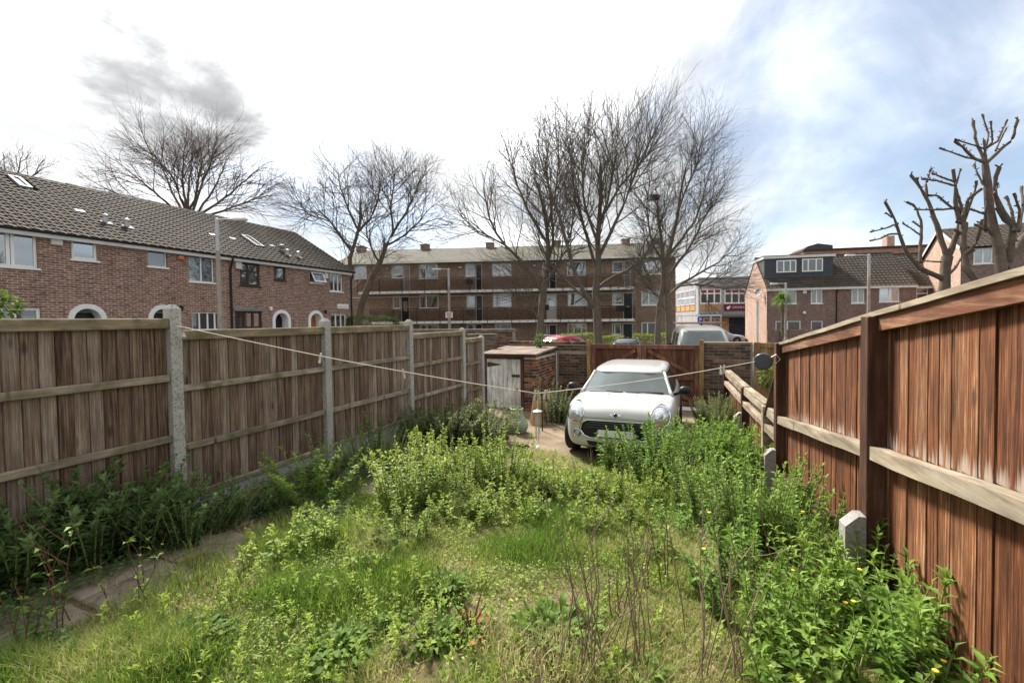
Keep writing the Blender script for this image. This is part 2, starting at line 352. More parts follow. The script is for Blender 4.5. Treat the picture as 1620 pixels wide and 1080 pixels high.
M['gable_brick'] = brickwall('gable_brick', (0.42, 0.27, 0.205), (0.36, 0.22, 0.165), (0.46, 0.37, 0.31), 0.12)
M['far_brick'] = brickwall('far_red_brick', (0.34, 0.17, 0.115), (0.28, 0.14, 0.10), (0.36, 0.28, 0.22), 0.2)
def tilemat(name, c, lich=(0.20, 0.19, 0.14)):
    t = NT(name); v = t.coord('Object', (1,1,1), 1.0); f = t.noise(v, 9, 5, 0.65); w_ = t.noise(t.world((1,1,1)), 0.9, 4, 0.6)
    k = t.math('ADD', t.ramp(f, [(0.3, 0.65), (0.7, 1.3)]), t.math('MULTIPLY', t.math('SUBTRACT', t.rnd(), 0.5), 0.45))
    cc = t.mix(1.0, c, k, 'MULTIPLY'); cc = t.mix(t.ramp(t.math('MULTIPLY', w_, f), [(0.24, 0.0), (0.42, 0.6)]), cc, lich)
    return t.bsdf(cc, 0.85, t.bump(f, 0.4, 0.006), 0.2)
M['tile'] = tilemat('brown_roof_tile', (0.046, 0.034, 0.026), (0.09, 0.074, 0.052))
M['tile_right'] = tilemat('right_roof_tile', (0.052, 0.042, 0.034), (0.115, 0.10, 0.072))
M['felt'] = simple('mossy_felt_roof', (0.09, 0.083, 0.060), 0.95, 0.35, 1.2, 0.3)
M['white'] = simple('white_upvc', (0.78, 0.77, 0.74), 0.45, 0.06, 4, 0.0, rnd=0.05)
M['offwhite'] = simple('old_white_paint', (0.62, 0.60, 0.56), 0.6, 0.18, 3, 0.1)
M['arch_white'] = simple('white_render', (0.80, 0.79, 0.76), 0.7, 0.08, 6, 0.1)
M['brown_frame'] = simple('brown_window_frame', (0.055, 0.03, 0.025), 0.5, 0.2, 6, 0.0)
M['black'] = simple('black_plastic', (0.012, 0.012, 0.014), 0.45, 0.2, 6, 0.0)
M['black_metal'] = simple('black_rail_metal', (0.022, 0.020, 0.020), 0.5, 0.2, 6, 0.0)
M['dark_door'] = simple('near_black_door', (0.016, 0.016, 0.020), 0.4, 0.2, 4, 0.0)
M['grey_door'] = simple('grey_door', (0.26, 0.24, 0.22), 0.6, 0.15, 3, 0.0)
M['orange_door'] = simple('orange_wood_door', (0.34, 0.13, 0.04), 0.5, 0.2, 4, 0.0)
M['slab_white'] = simple('white_balcony_edge', (0.78, 0.76, 0.70), 0.7, 0.2, 1.5, 0.1)
M['soffit'] = simple('grey_soffit', (0.22, 0.215, 0.19), 0.9, 0.25, 2, 0.1)
M['glass'] = glassmat('window_glass', refl=0.10)
M['glass_blue'] = glassmat('window_glass_sky', (0.62, 0.68, 0.72), 0.26, 0.03, 0.7)
M['curtain'] = simple('net_curtain', (0.62, 0.62, 0.62), 0.9, 0.15, 10, 0.0)
M['curtain_grey'] = simple('grey_blind', (0.33, 0.35, 0.36), 0.9, 0.2, 6, 0.0)
M['curtain_pink'] = simple('pink_curtain', (0.42, 0.20, 0.22), 0.9, 0.2, 6, 0.0)
M['grey_metal'] = simple('galvanised_metal', (0.42, 0.42, 0.41), 0.5, 0.15, 6, 0.0, metal=0.3)
M['lamp_post'] = simple('lamp_column_concrete', (0.30, 0.26, 0.215), 0.85, 0.3, 5, 0.3)
M['slate'] = simple('dark_slate_cladding', (0.055, 0.060, 0.070), 0.7, 0.25, 3, 0.1)
M['lead'] = simple('lead_flashing', (0.20, 0.205, 0.21), 0.6, 0.2, 6, 0.1)
M['asphalt'] = simple('asphalt', (0.085, 0.083, 0.08), 0.95, 0.3, 12, 0.4)
M['paving'] = simple('street_paving', (0.22, 0.205, 0.185), 0.9, 0.2, 2, 0.2)
M['rope'] = simple('white_line', (0.80, 0.72, 0.62), 0.7, 0.1, 30, 0.0)
M['peg'] = simple('wooden_peg', (0.50, 0.38, 0.25), 0.7, 0.2, 30, 0.0)
M['orange'] = simple('orange_cord', (0.55, 0.18, 0.06), 0.6, 0.2, 30, 0.0)
M['pot_green'] = simple('pale_green_glaze', (0.24, 0.31, 0.235), 0.5, 0.35, 9, 0.15)
M['reel_grey'] = simple('dark_grey_reel', (0.055, 0.062, 0.070), 0.4, 0.1, 20, 0.0)
M['rust'] = simple('rusty_iron', (0.07, 0.035, 0.022), 0.8, 0.4, 20, 0.2)
M['felt_roof'] = simple('sand_felt', (0.20, 0.15, 0.12), 0.95, 0.55, 3, 0.3)
M['bark'] = simple('grey_brown_bark', (0.14, 0.115, 0.085), 0.95, 0.45, 5, 0.8)
M['bark_pollard'] = simple('pollard_bark', (0.125, 0.098, 0.074), 0.95, 0.45, 6, 0.8)
M['twig'] = simple('dark_twig', (0.115, 0.092, 0.074), 0.9, 0.2, 5, 0.0)
M['twig_red'] = simple('reddish_twig', (0.11, 0.07, 0.06), 0.9, 0.2, 5, 0.0)
# ------------------------------------------------------------------ ground
def grid_sheet(name, xs, ys, zf, mat, kind='structure'):
    X, Y = np.meshgrid(xs, ys); Z = zf(X, Y); V = np.stack([X, Y, Z], -1).reshape(-1, 3)
    nx, ny = len(xs), len(ys); i, j = np.meshgrid(np.arange(nx-1), np.arange(ny-1)); a = (j*nx + i).ravel()
    Fq = np.stack([a, a+1, a+nx+1, a+nx], -1)
    return tag(npmesh(name, V, Fq, mat, smooth=True), kind=kind)
gx = np.concatenate([[-900, -400, -150, -80, -50, -36], np.arange(-30, 20.1, 1.0), [26, 36, 60, 120, 300, 900]])
gy = np.concatenate([[-300, -60, -20, -8], np.arange(-5, 14, 0.6), np.arange(14, 60.1, 1.5), [80, 120, 250, 600, 1200]])
grid_sheet('ground', gx, gy, lambda x, y: height(x, y) - 0.06, M['asphalt'])
def vnoise(x, y, s, seed):
    r = np.random.default_rng(seed); T = r.random((64, 64)); u = np.asarray(x)*s + 100; v = np.asarray(y)*s + 100
    i = np.floor(u).astype(int); j = np.floor(v).astype(int); a = u-i; b = v-j; a = a*a*(3-2*a); b = b*b*(3-2*b)
    g = lambda p, q: T[p % 64, q % 64]
    return (g(i,j)*(1-a)+g(i+1,j)*a)*(1-b) + (g(i,j+1)*(1-a)+g(i+1,j+1)*a)*b
def soil_h(x, y): return height(x, y) + 0.03*(vnoise(x, y, 2.3, 1)-0.5) + 0.02*(vnoise(x, y, 7, 2)-0.5)
t = NT('garden_soil'); p_ = t.world((1, 1, 1)); n_a = t.noise(p_, 1.1, 5, 0.6); n_b = t.noise(p_, 9, 5, 0.65); n_c = t.noise(p_, 45, 3, 0.6)
c_ = t.ramp(n_b, [(0.3, (0.075, 0.050, 0.032)), (0.5, (0.15, 0.105, 0.068)), (0.7, (0.24, 0.18, 0.12))])
c_ = t.mix(t.ramp(n_a, [(0.42, 0.0), (0.6, 0.55)]), c_, (0.105, 0.115, 0.035))
t.bsdf(c_, 0.95, t.bump(t.math('ADD', n_b, t.math('MULTIPLY', n_c, 0.5)), 0.8, 0.02), 0.1); M['soil'] = t.m
grid_sheet('garden_soil', np.arange(-4.68, 1.6, 0.08), np.arange(-1.5, 6.95, 0.08), soil_h, M['soil'])
t = NT('drive_concrete'); p_ = t.world((1, 1, 1)); n_a = t.noise(p_, 1.6, 5, 0.6); n_b = t.noise(p_, 30, 4, 0.6)
c_ = t.ramp(n_a, [(0.3, (0.115, 0.082, 0.052)), (0.55, (0.21, 0.16, 0.105)), (0.75, (0.29, 0.235, 0.17))]); c_ = t.mix(1.0, c_, t.ramp(n_b, [(0.3, 0.75), (0.7, 1.15)]), 'MULTIPLY')
t.bsdf(c_, 0.9, t.bump(n_b, 0.5, 0.01), 0.2); M['drive'] = t.m
grid_sheet('driveway', np.arange(-4.68, 1.8, 0.2), np.arange(6.9, 12.0, 0.2), lambda x, y: height(x, y) + 0.012*(vnoise(x, y, 1.5, 4)-0.5) + 0.004, M['drive'])
# garden path of sunken slabs along the left fence
M['slab'] = simple('path_slab', (0.28, 0.225, 0.165), 0.95, 0.45, 6, 0.5, rnd=0.25)
pathroot = bpy.data.objects.new('path', None); link(pathroot); tag(pathroot, kind='structure')
for k in range(13):
    for q in range(2):
        x0 = -4.22 + q*0.47; y0 = -0.6 + k*0.56
        m = MB(); dx = random.uniform(-.02, .02)
        zc = [hz(x0+a*0.44, y0+b*0.53) for a, b in ((0,0),(1,0),(1,1),(0,1))]
        o = m.box(-0.22, 0.22, -0.265, 0.265, -0.05, 0.02, 0.012).build('slab', M['slab'], pathroot)
        o.location = (x0+0.22+dx, y0+0.265, sum(zc)/4 + random.uniform(-0.020, -0.004)); o.rotation_euler = (math.atan2(zc[3]-zc[0], 0.53), random.uniform(-.015, .015), random.uniform(-.03, .03))
# street: carriageway sheet edge, kerb and pavement in front of the flats
fx = lambda d: at(810, 506, d)
pv = MB()
def street_strip(name, d0, d1, zoff, mat):
    ex = Vector((math.cos(math.radians(17.5)), math.sin(math.radians(17.5)), 0)); a = fx(d0); b = fx(d1); V = []; Fq = []
    ss = np.arange(-34, 45, 3.0)
    for i, s in enumerate(ss):
        for q in (a, b):
            p = q + ex*s; V.append((p.x, p.y, hz(p.x, p.y) + zoff))
        V.append((V[-2][0], V[-2][1], V[-2][2]-0.3))
        if i: k = 3*i; Fq += [(k-3, k, k+1, k-2), (k-1, k+2, k, k-3)]
    return tag(npmesh(name, V, Fq, mat), kind='structure')
street_strip('pavement', 33.5, 37.6, 0.06, M['paving'])

# ------------------------------------------------------------------ building helpers
class Frame:
    def __init__(s, o, rz): s.o = Vector(o); s.rz = rz; s.ex = Vector((math.cos(rz), math.sin(rz), 0)); s.ey = Vector((-math.sin(rz), math.cos(rz), 0))
    def hit(s, px, py, yl=0.0):
        d = ray(px, py); e = Vector((0, 0, EYE)); t_ = (yl - (e - s.o).dot(s.ey)) / d.dot(s.ey); p = e + d*t_ - s.o
        return p.dot(s.ex), p.z
    def box(s, x0, y0, x1, y1, yl=0.0):
        ym = (y0+y1)/2; xm = (x0+x1)/2
        return s.hit(x0, ym, yl)[0], s.hit(x1, ym, yl)[0], s.hit(xm, y1, yl)[1], s.hit(xm, y0, yl)[1]
    def roof(s, px, py, ye, ze, slope):           # hit with the plane z = ze + (y-ye)*slope
        d = ray(px, py); e = Vector((0, 0, EYE)) - s.o
        t_ = (ze + (e.dot(s.ey)-ye)*slope - e.z) / (d.z - slope*d.dot(s.ey)); p = e + d*t_
        return p.dot(s.ex), p.dot(s.ey), p.z
def wall_holes(m, x0, x1, z0, z1, holes, th=0.22):
    xs = sorted({x0, x1, *[min(max(h[i], x0), x1) for h in holes for i in (0, 1)]}); zs = sorted({z0, z1, *[min(max(h[i], z0), z1) for h in holes for i in (2, 3)]})
    for i in range(len(xs)-1):
        for j in range(len(zs)-1):
            cx = (xs[i]+xs[i+1])/2; cz = (zs[j]+zs[j+1])/2
            if any(h[0] < cx < h[1] and h[2] < cz < h[3] for h in holes): continue
            m.add([(xs[i],0,zs[j]),(xs[i+1],0,zs[j]),(xs[i+1],0,zs[j+1]),(xs[i],0,zs[j+1])], [(0,1,2,3)])
    for a, b, c, d in holes:
        m.add([(a,0,c),(b,0,c),(b,0,d),(a,0,d),(a,th,c),(b,th,c),(b,th,d),(a,th,d)], [(0,4,5,1),(1,5,6,2),(2,6,7,3),(3,7,4,0)])
    return m
def window(par, b, fm='white', mull=(0.5,), trans=(), glass='glass', curtain=None, sill=True, inset=0.06, fw=0.055, ctop=0.0, y=0.0, name='window'):
    x0, x1, z0, z1 = b; m = MB(); y0 = y + inset; y1 = y + inset + 0.06
    m.box(x0+.002, x0+fw, y0, y1, z0+.002, z1-.002).box(x1-fw, x1-.002, y0, y1, z0+.002, z1-.002)
    m.box(x0+fw, x1-fw, y0, y1, z0+.002, z0+fw).box(x0+fw, x1-fw, y0, y1, z1-fw, z1-.002)
    for f in mull: xm = x0+(x1-x0)*f; m.box(xm-fw*.55, xm+fw*.55, y0-.002, y1, z0+fw, z1-fw)
    for f in trans: zm = z0+(z1-z0)*f; m.box(x0+fw, x1-fw, y0+.002, y1, zm-fw*.5, zm+fw*.5)
    o = m.build(name, M[fm], par)
    ed = [0.0, *mull, 1.0]
    for i in range(len(ed)-1):
        a = x0+(x1-x0)*ed[i]+.02; c = x0+(x1-x0)*ed[i+1]-.02
        MB().box(a, c, y0+.025, y0+.035, z0+.02, z1-.02).build('pane', M[glass], o)
    if sill: MB().box(x0-.05, x1+.05, y-.05, y+inset-.002, z0-.06, z0-.003).build('sill', M['white' if fm == 'white' else fm], o)
    if curtain:
        n = 18; V = []; Fq = []
        for i in range(n+1):
            xx = x0+.03+(x1-x0-.06)*i/n; yy = y+inset+.16+.02*math.sin(i*2.1)
            V += [(xx, yy, z0+.02), (xx, yy, z1-.02-ctop*(z1-z0))]
        for i in range(n): Fq.append((2*i, 2*i+2, 2*i+3, 2*i+1))
        MB().add(V, Fq).build('curtain', M[curtain], o)
    return o
def door(par, b, mat='dark_door', fm='white', light=True, inset=0.1, y=0.0, glazed=None):
    x0, x1, z0, z1 = b; m = MB(); fw = 0.06; y0 = y + inset
    m.box(x0+.002, x0+fw, y0-.02, y0+.06, z0, z1-.002).box(x1-fw, x1-.002, y0-.02, y0+.06, z0, z1-.002).box(x0+fw, x1-fw, y0-.02, y0+.06, z1-fw, z1-.002)
    d = MB().box(x0+fw, x1-fw, y0, y0+.05, z0, z1-fw, 0.006).build('door', M[mat], par)
    m.build('door_frame', M[fm], d)
    MB().box((x0+x1)/2-.12, (x0+x1)/2+.12, y0-.012, y0-.001, z0+1.02, z0+1.07).build('letter_plate', M['grey_metal'], d)
    if glazed: MB().box(x0+fw+.12, x1-fw-.12, y0-.008, y0-.001, z0+glazed[0], z0+glazed[1]).build('pane', M['glass'], d)
    return d
def tile_mesh(name, wd=0.3, ln=0.33, mat='tile', hh=0.026):
    m = MB(); n = 8; V = []; Fq = []
    pr = [0.0, 0.9, 0.9, 0.0, -0.1, 0.0, 0.9, 0.9, 0.0]
    for i in range(n+1):
        x = wd*(i/n-0.5)*1.02; V += [(x, 0, pr[i]*hh+0.032), (x, ln, pr[i]*hh), (x, 0, pr[i]*hh+0.002)]
    for i in range(n):
        a = 3*i; b = a+3; Fq += [(a, b, b+1, a+1), (a+2, b+2, b, a)]
    m.add(V, Fq); me = m.mesh(name); me.materials.append(M[mat]); return me
def tiled_slope(roof, me, x0, x1, ye, ze, run, slope, skip=lambda x, s: False, wd=0.3, gauge=0.268):
    ang = math.atan(slope); ln = run/math.cos(ang); rows = int(round(ln/gauge)); g = ln/rows; cols = int(round((x1-x0)/wd)); cw = (x1-x0)/cols
    for r in range(rows):
        for c in range(cols):
            s = r*g; x = x0+cw*(c+0.5)
            if skip(x, s): continue
            share('tile', me, roof, (x, ye+s*math.cos(ang), ze+s*math.sin(ang)), (ang, random.uniform(-.006, .006), random.uniform(-.012, .012)), (cw/wd, 1, 1))
def gabled_shell(m, x0, x1, dep, ztop, zr, yr=None):    # rear wall and party walls with gable tops
    yr = dep/2 if yr is None else yr
    for x in (x0, x1):
        m.add([(x,0,0),(x,dep,0),(x,dep,ztop),(x,yr,zr),(x,0,ztop)], [(0,1,2,3,4)])
    m.add([(x0,dep,0),(x1,dep,0),(x1,dep,ztop),(x0,dep,ztop)], [(0,1,2,3)]); return m

# ------------------------------------------------------------------ terrace on the left
ROWX, ROWZ = -19.1, -0.05
EAVE, RIDGE, DEP = 4.78, 7.58, 9.0
SL = (RIDGE-EAVE-0.05)/(DEP/2+0.22)
tile_me = tile_mesh('tile')
ridge_m = MB(); V = []; Fq = []
for i in range(7):
    q = math.pi*i/6; V += [(-0.225, 0.13*math.cos(q), 0.10*math.sin(q)), (0.225, 0.12*math.cos(q), 0.09*math.sin(q))]
for i in range(6): Fq.append((2*i, 2*i+1, 2*i+3, 2*i+2))
ridge_me = MB().add(V, Fq).mesh('ridge_tile'); ridge_me.materials.append(M['tile'])
def arch(par, cx, zt, door_mat, fr):
    r0, r1, sp = 0.375, 0.535, zt-0.535; V = []; Fq = []; n = 14; prof = []
    path = [(-1, None)] + [(math.pi-math.pi*i/n, 1) for i in range(n+1)] + [(1, None)]
    def ringpt(r, k):
        a, f = path[k]
        return (cx+a*r, 0.0) if f is None else (cx+r*math.cos(a), sp+r*math.sin(a))
    for k in range(len(path)):
        for r in (r0, r1):
            for yy in (-0.035, 0.40): x, z = ringpt(r, k); V.append((x, yy, z))
    for k in range(len(path)-1):
        a = 4*k; b = a+4; Fq += [(a, b, b+2, a+2), (a, a+1, b+1, b), (a+2, b+2, b+3, a+3)]
    o = MB().add(V, Fq).build('door_arch', M['arch_white'], par)
    MB().box(cx-r1, cx+r1, 0.40, 0.44, 0.0, zt).build('door', M[door_mat], o)
    return o
def terrace_house(label, y0, y1, wins, doors, skylights, vents, extras, leftend=False, rightend=False):
    fr = Frame((ROWX, y0, ROWZ), math.pi/2); wd = y1-y0
    root = thing('terraced_house', label, 'house', fr.o, fr.rz, 'brown brick terrace houses behind the left fence')
    holes = []
    for wn_ in wins: wn_['b'] = fr.box(*wn_['px']) if 'px' in wn_ else wn_['b']; holes.append(wn_['b'])
    dc = []
    for d in doors:
        cx = fr.hit(d['px'][0], d['px'][1])[0]; zt = fr.hit(*d['px'])[1]; dc.append((cx, zt)); holes.append((cx-0.40, cx+0.40, 0.0, zt-0.18))
    m = wall_holes(MB(), 0.0, wd, 0.0, EAVE, holes); gabled_shell(m, 0.004, wd-0.004, DEP, EAVE, RIDGE-0.1); m.build('wall', M['row_brick'], root)
    MB().box(0, wd, 0.3, DEP-.3, 2.35, 2.45).build('floor_slab', M['soffit'], root)
    for wn_ in wins:
        k = {a: b for a, b in wn_.items() if a not in ('px', 'b', 'open', 'lintel')}
        o = window(root, wn_['b'], **k)
        if wn_.get('open'):
            x0, x1, z0, z1 = wn_['b']; h = z1-z0; a = math.radians(28); s = MB()
            for (u0, u1, v0, v1) in ((x0+.03, x0+.09, 0, 1), (x1-.09, x1-.03, 0, 1), (x0+.09, x1-.09, 0, .12), (x0+.09, x1-.09, .88, 1)):
                pts = []
                for uu, vv in ((u0, v0), (u1, v0), (u1, v1), (u0, v1)): pts.append((uu, -math.sin(a)*h*(1-vv)-0.01, z1-.03-(1-vv)*h*math.cos(a)))
                pts += [(p[0], p[1]-.04, p[2]) for p in pts]
                s.add(pts, [(0,1,2,3),(7,6,5,4),(0,4,5,1),(1,5,6,2),(2,6,7,3),(3,7,4,0)])
            so = s.build('open_sash', M['white'], o)
            g = [(x0+.08, -math.sin(a)*h*.9-.03, z1-.03-.9*h*math.cos(a)), (x1-.08, -math.sin(a)*h*.9-.03, z1-.03-.9*h*math.cos(a)), (x1-.08, -math.sin(a)*h*.1-.03, z1-.03-.1*h), (x0+.08, -math.sin(a)*h*.1-.03, z1-.03-.1*h)]
            MB().add(g, [(0,1,2,3)]).build('pane', M['glass_blue'], o)
        if wn_.get('lintel'):
            x0, x1, z0, z1 = wn_['b']; MB().box(x0-.08, x1+.08, -.05, .04, z1+.003, z1+.13).build('lintel', M['lead'], o)
    for (cx, zt), d in zip(dc, doors): arch(root, cx, zt, d['mat'], fr)
    xe0 = -0.12 if leftend else 0.0; xe1 = wd+0.16 if rightend else wd
    MB().box(xe0, xe1, -0.20, -0.175, EAVE-0.10, EAVE+0.08).box(xe0, xe1, -.174, -.002, EAVE-.10, EAVE-.085).build('fascia', M['offwhite'], root)
    MB().tube([(xe0, -0.235, EAVE+.065), (xe1, -0.235, EAVE+.065)], 0.05, 8).build('gutter', M['black'], root)
    # roof deck carrying single tiles, ridge tiles along the top
    ye, ze = -0.22, EAVE+0.06
    deck = MB().add([(xe0, ye, ze), (xe1, ye, ze), (xe1, DEP/2, RIDGE-.03), (xe0, DEP/2, RIDGE-.03), (xe0, DEP+.2, ze), (xe1, DEP+.2, ze)], [(0,1,2,3),(3,2,5,4)]).build('roof', M['tile'], root)
    sk = []
    for (a, b, c, d) in skylights:
        h1 = fr.roof(a, b, ye, ze, SL); h2 = fr.roof(c, d, ye, ze, SL); ca = math.cos(math.atan(SL))
        sk.append((h1[0], h2[0], (h1[1]-ye)/ca, (h2[1]-ye)/ca))
    tiled_slope(deck, tile_me, xe0, xe1, ye-.05, ze+.015, DEP/2+.22+.05-.1, SL, lambda x, s: any(a-.1 < x < b+.1 and c-.3 < s < d-.05 for a, b, c, d in sk))
    n = int((xe1-xe0)/0.44)
    for i in range(n): share('ridge_tile', ridge_me, deck, (xe0+(i+.5)*(xe1-xe0)/n, DEP/2, RIDGE-.02+random.uniform(-.006, .006)), (0, 0, 0), ((xe1-xe0)/n/0.45*1.01, 1, 1))
    ang = math.atan(SL)
    for a, b, c, d in sk:
        m = MB(); 
        for q in ((a-.04, a+.05, c, d), (b-.05, b+.04, c, d), (a+.05, b-.05, c, c+.09), (a+.05, b-.05, d-.09, d)): m.box(q[0], q[1], q[2], q[3], .03, .12)
        o = m.build('skylight', M['lead'], deck); o.location = (0, ye, ze); o.rotation_euler = (ang, 0, 0)
        MB().box(a+.05, b-.05, c+.09, d-.09, .07, .085).build('pane', M['glass_blue'], o)
    for (px, py, kind) in vents:
        x, y, z = fr.roof(px, py, ye, ze, SL); m = MB()
        if kind == 'pipe':
            m.lathe([(0.075, -.1), (0.075, .28), (0.10, .29), (0.10, .36), (0.02, .40)], 10, (x, y, z)); o = m.build('flue_pipe', M['grey_metal'], deck)
            MB().bar((x-.17, y-.06, z+.06), (x+.17, y-.06, z+.06), .24, .03, (0, -SL, 1)).build('flashing', M['slate'], o)
        elif kind == 'cowl': m.lathe([(0.08, -.1), (0.08, .2), (0.15, .25), (0.15, .36), (0.05, .42)], 12, (x, y, z)); m.build('flue_cowl', M['lead'], deck)
        else: m.bar((x-.14, y, z+.07), (x+.14, y, z+.07), .18, .06, (0, -SL, 1)); m.build('vent_tile', M['lead'], deck)
    for kind, px, py in extras:
        x, z = fr.hit(px, py)
        if kind == 'alarm': MB().box(x-.14, x+.14, -.10, -.002, z-.16, z+.16, .015).build('alarm_box', M['offwhite'], root)
        if kind == 'orange': MB().lathe([(.12, 0), (.12, .06), (.08, .12), (.02, .13)], 12, (x, -.11, z-.06)).build('alarm_lamp', M['orange'], root)
        if kind == 'lamp':
            m = MB(); m.tube([(x, -.002, z), (x, -.12, z+.03)], .03, 6).lathe([(.02, -.14), (.07, -.10), (.07, .02), (.03, .06)], 10, (x, -.16, z)); m.build('wall_lamp', M['black' if px in (283, 512) else 'white'], root)
        if kind == 'pipe':
            m = MB(); m.tube([(x, -.23, EAVE), (x, -.2, EAVE-.15), (x, -.06, EAVE-.45), (x, -.06, 0)], .045, 8); m.build('downpipe', M['black'], root)
        if kind == 'plate':
            b = fr.box(533.4, 480.9, 550.9, 488.1); o = MB().box(b[0], b[1], -.03, -.002, b[2], b[3]).build('street_name_plate', M['white'], root)
            m2 = MB(); xx = b[0]+.09; hgt = (b[3]-b[2]); 
            for wlen in (6, 4):
                for i in range(wlen):
                    m2.box(xx, xx+.014, -.034, -.031, b[2]+.28*hgt, b[2]+.48*hgt).box(xx+.015, xx+.045, -.034, -.031, b[2]+(.28 if i % 2 else .44)*hgt, b[2]+(.32 if i % 2 else .48)*hgt); xx += .062
                xx += .05
            m2.build('lettering', M['black'], o)
    return root
G = dict
terrace_house('brown brick terraced house past the left edge of the fence view', 2.15, 6.0, [G(b=(1.0, 2.6, 3.0, 4.3), glass='glass_blue', curtain='curtain')], [], [], [], [], leftend=True)
terrace_house('brick terraced house at far left with wide white window and upper skylight', 6.0, 9.85,
    [G(px=(-36, 362, 59, 421), mull=(0.26, 0.5, 0.58), glass='glass_blue', curtain='curtain', fw=0.07), G(px=(113, 377, 154, 411), mull=(), glass='glass_blue', curtain='curtain_grey', ctop=0.1, fw=0.08), G(px=(-20, 486, 65, 520), mull=(0.5,), fw=0.08)],
    [G(px=(138, 480.5), mat='dark_door')], [(33, 298, 29, 284)], [(126, 337, 'tile'), (167, 355, 'pipe'), (201, 362, 'pipe')], [('alarm', 88, 380)])
terrace_house('brick terraced house behind the first concrete post with orange alarm lamp', 9.85, 13.7,
    [G(px=(234, 395, 264, 422), mull=(), fw=0.04, curtain='curtain_grey', ctop=.5), G(px=(299, 403, 338.5, 446), mull=(0.5,), glass='glass_blue', curtain='curtain', fw=0.04), G(px=(304, 493.6, 350, 522), mull=(0.27, 0.55, 0.8), curtain='curtain', fw=0.05)],
    [G(px=(258, 482), mat='dark_door')], [], [], [('orange', 283.5, 408), ('lamp', 283, 486), ('pipe', 363.5, 440)])
terrace_house('brick terraced house with dark brown windows and white arched doorway', 13.7, 17.55,
    [G(px=(379.5, 416, 411, 452), fm='brown_frame', mull=(0.42,), trans=(0.62,), glass='glass_blue', curtain='curtain_grey', fw=0.08), G(px=(433.5, 422, 452, 443), fm='brown_frame', mull=(), glass='glass_blue', curtain='curtain_grey', fw=0.08),
     G(px=(372, 492, 415, 520), fm='brown_frame', mull=(0.34, 0.67), fw=0.1, curtain='curtain_grey', ctop=.4, lintel=True)],
    [G(px=(445, 490), mat='dark_door')], [(405.6, 391, 392.5, 375.8)], [(336, 374, 'tile'), (368, 380, 'tile'), (430, 391, 'tile'), (446, 399, 'cowl'), (455, 406, 'pipe')], [('alarm', 376, 420), ('lamp', 425, 487)])
terrace_house('end brick terraced house with open sash window and street name plate', 17.55, 21.4,
    [G(px=(490.5, 430, 510.5, 447.5), mull=(), open=True, fw=0.05), G(px=(521.5, 433, 542, 461), mull=(0.37, 0.68), fw=0.06, curtain='curtain_grey', ctop=.3), G(px=(523.5, 496, 548, 520), mull=(0.35, 0.68), fw=0.07)],
    [G(px=(499.5, 491), mat='orange_door')], [], [(472, 409, 'pipe')], [('alarm', 514.5, 436), ('lamp', 512, 492), ('pipe', 554, 440), ('plate', 0, 0)], rightend=True)

# ------------------------------------------------------------------ three-storey flats
ff = Frame((*fx(39.0).xy, -0.80), math.radians(17.5))
flat = thing('apartment_block', 'three storey brown brick flats with white edged access balconies', 'building', ff.o, ff.rz)
X0 = ff.hit(540, 450)[0]; XS = ff.hit(1007, 450)[0]; X1 = ff.hit(1069, 450)[0]
ZE = ff.hit(840, 412)[1]; FD = 9.0
wl = [((663, 417.5, 692.5, 440), G(mull=(0.36,), curtain='curtain_grey', ctop=.3)), ((778, 416.5, 809, 437), G(mull=(0.36,), glass='glass_blue', curtain='curtain')), ((897, 413.5, 927, 435), G(mull=(0.36,))), ((1015, 411, 1046.5, 433.5), G(mull=(0.36,), glass='glass_blue')),
      ((560, 420, 580, 441), G(mull=(), glass='glass_blue', curtain='curtain')), ((619, 420, 637, 440), G(mull=(), curtain='curtain_grey', ctop=.7)), ((736, 417, 751, 437), G(mull=(0.2,), curtain='curtain')), ((969, 413, 986, 430.5), G(mull=())), ((858, 415, 868, 436), G(mull=(), curtain='curtain_grey')),
      ((663, 466, 693.5, 487.5), G(mull=(0.36,), curtain='curtain_grey')), ((779.5, 464, 809.5, 485.5), G(mull=(0.33,), curtain='curtain_grey', ctop=.6)), ((898, 462, 929, 483.5), G(mull=(0.36,))), ((1015, 460, 1047, 482.5), G(mull=(0.36,))),
      ((621, 468, 633.5, 488), G(mull=(), curtain='curtain_pink', ctop=.1)), ((738, 466, 751.5, 487), G(mull=(0.15,), curtain='curtain_grey')), ((852, 464, 863, 485), G(mull=())), ((968.5, 462, 985, 482), G(mull=(0.25,), trans=(0.3,), curtain='curtain_grey', ctop=.5)),
      ((664, 513, 694, 532), G(mull=(0.4,), curtain='curtain_grey')), ((783, 512, 809, 531), G(mull=(0.33,), curtain='curtain_grey')), ((898, 511, 929, 530), G(mull=(0.33, 0.7), glass='glass_blue', curtain='curtain')), ((1015, 509.5, 1042, 530), G(mull=(0.36,), curtain='curtain_pink')), ((856, 513, 866, 530), G(mull=(), curtain='curtain')), ((738, 512, 751, 530), G(mull=(), curtain='curtain_grey')), ((968, 511, 983, 529), G(mull=(0.3,)))]
dl = [((638, 420, 648.5, 463), 'grey_door', 0), ((752, 417, 762.5, 459), 'dark_door', 0), ((869, 415, 880, 455), 'dark_door', 0), ((634, 468, 647.5, 509), 'dark_door', 1), ((752.5, 466, 763.5, 507), 'dark_door', 0), ((864.5, 464, 881, 505.5), 'white', 0), ((986, 462, 1001.5, 502), 'dark_door', 0),
      ((868.5, 513, 881, 552), 'dark_door', 0), ((752, 512, 763, 552), 'dark_door', 0), ((985, 511, 1001.5, 550), 'dark_door', 0), ((987, 412, 998, 452), 'grey_door', 0)]
SLB = [ff.hit(800, 458, -1.25)[1], ff.hit(800, 507, -1.25)[1]]         # top of upper and lower access slabs
hs = []; wb = []; dbx = []
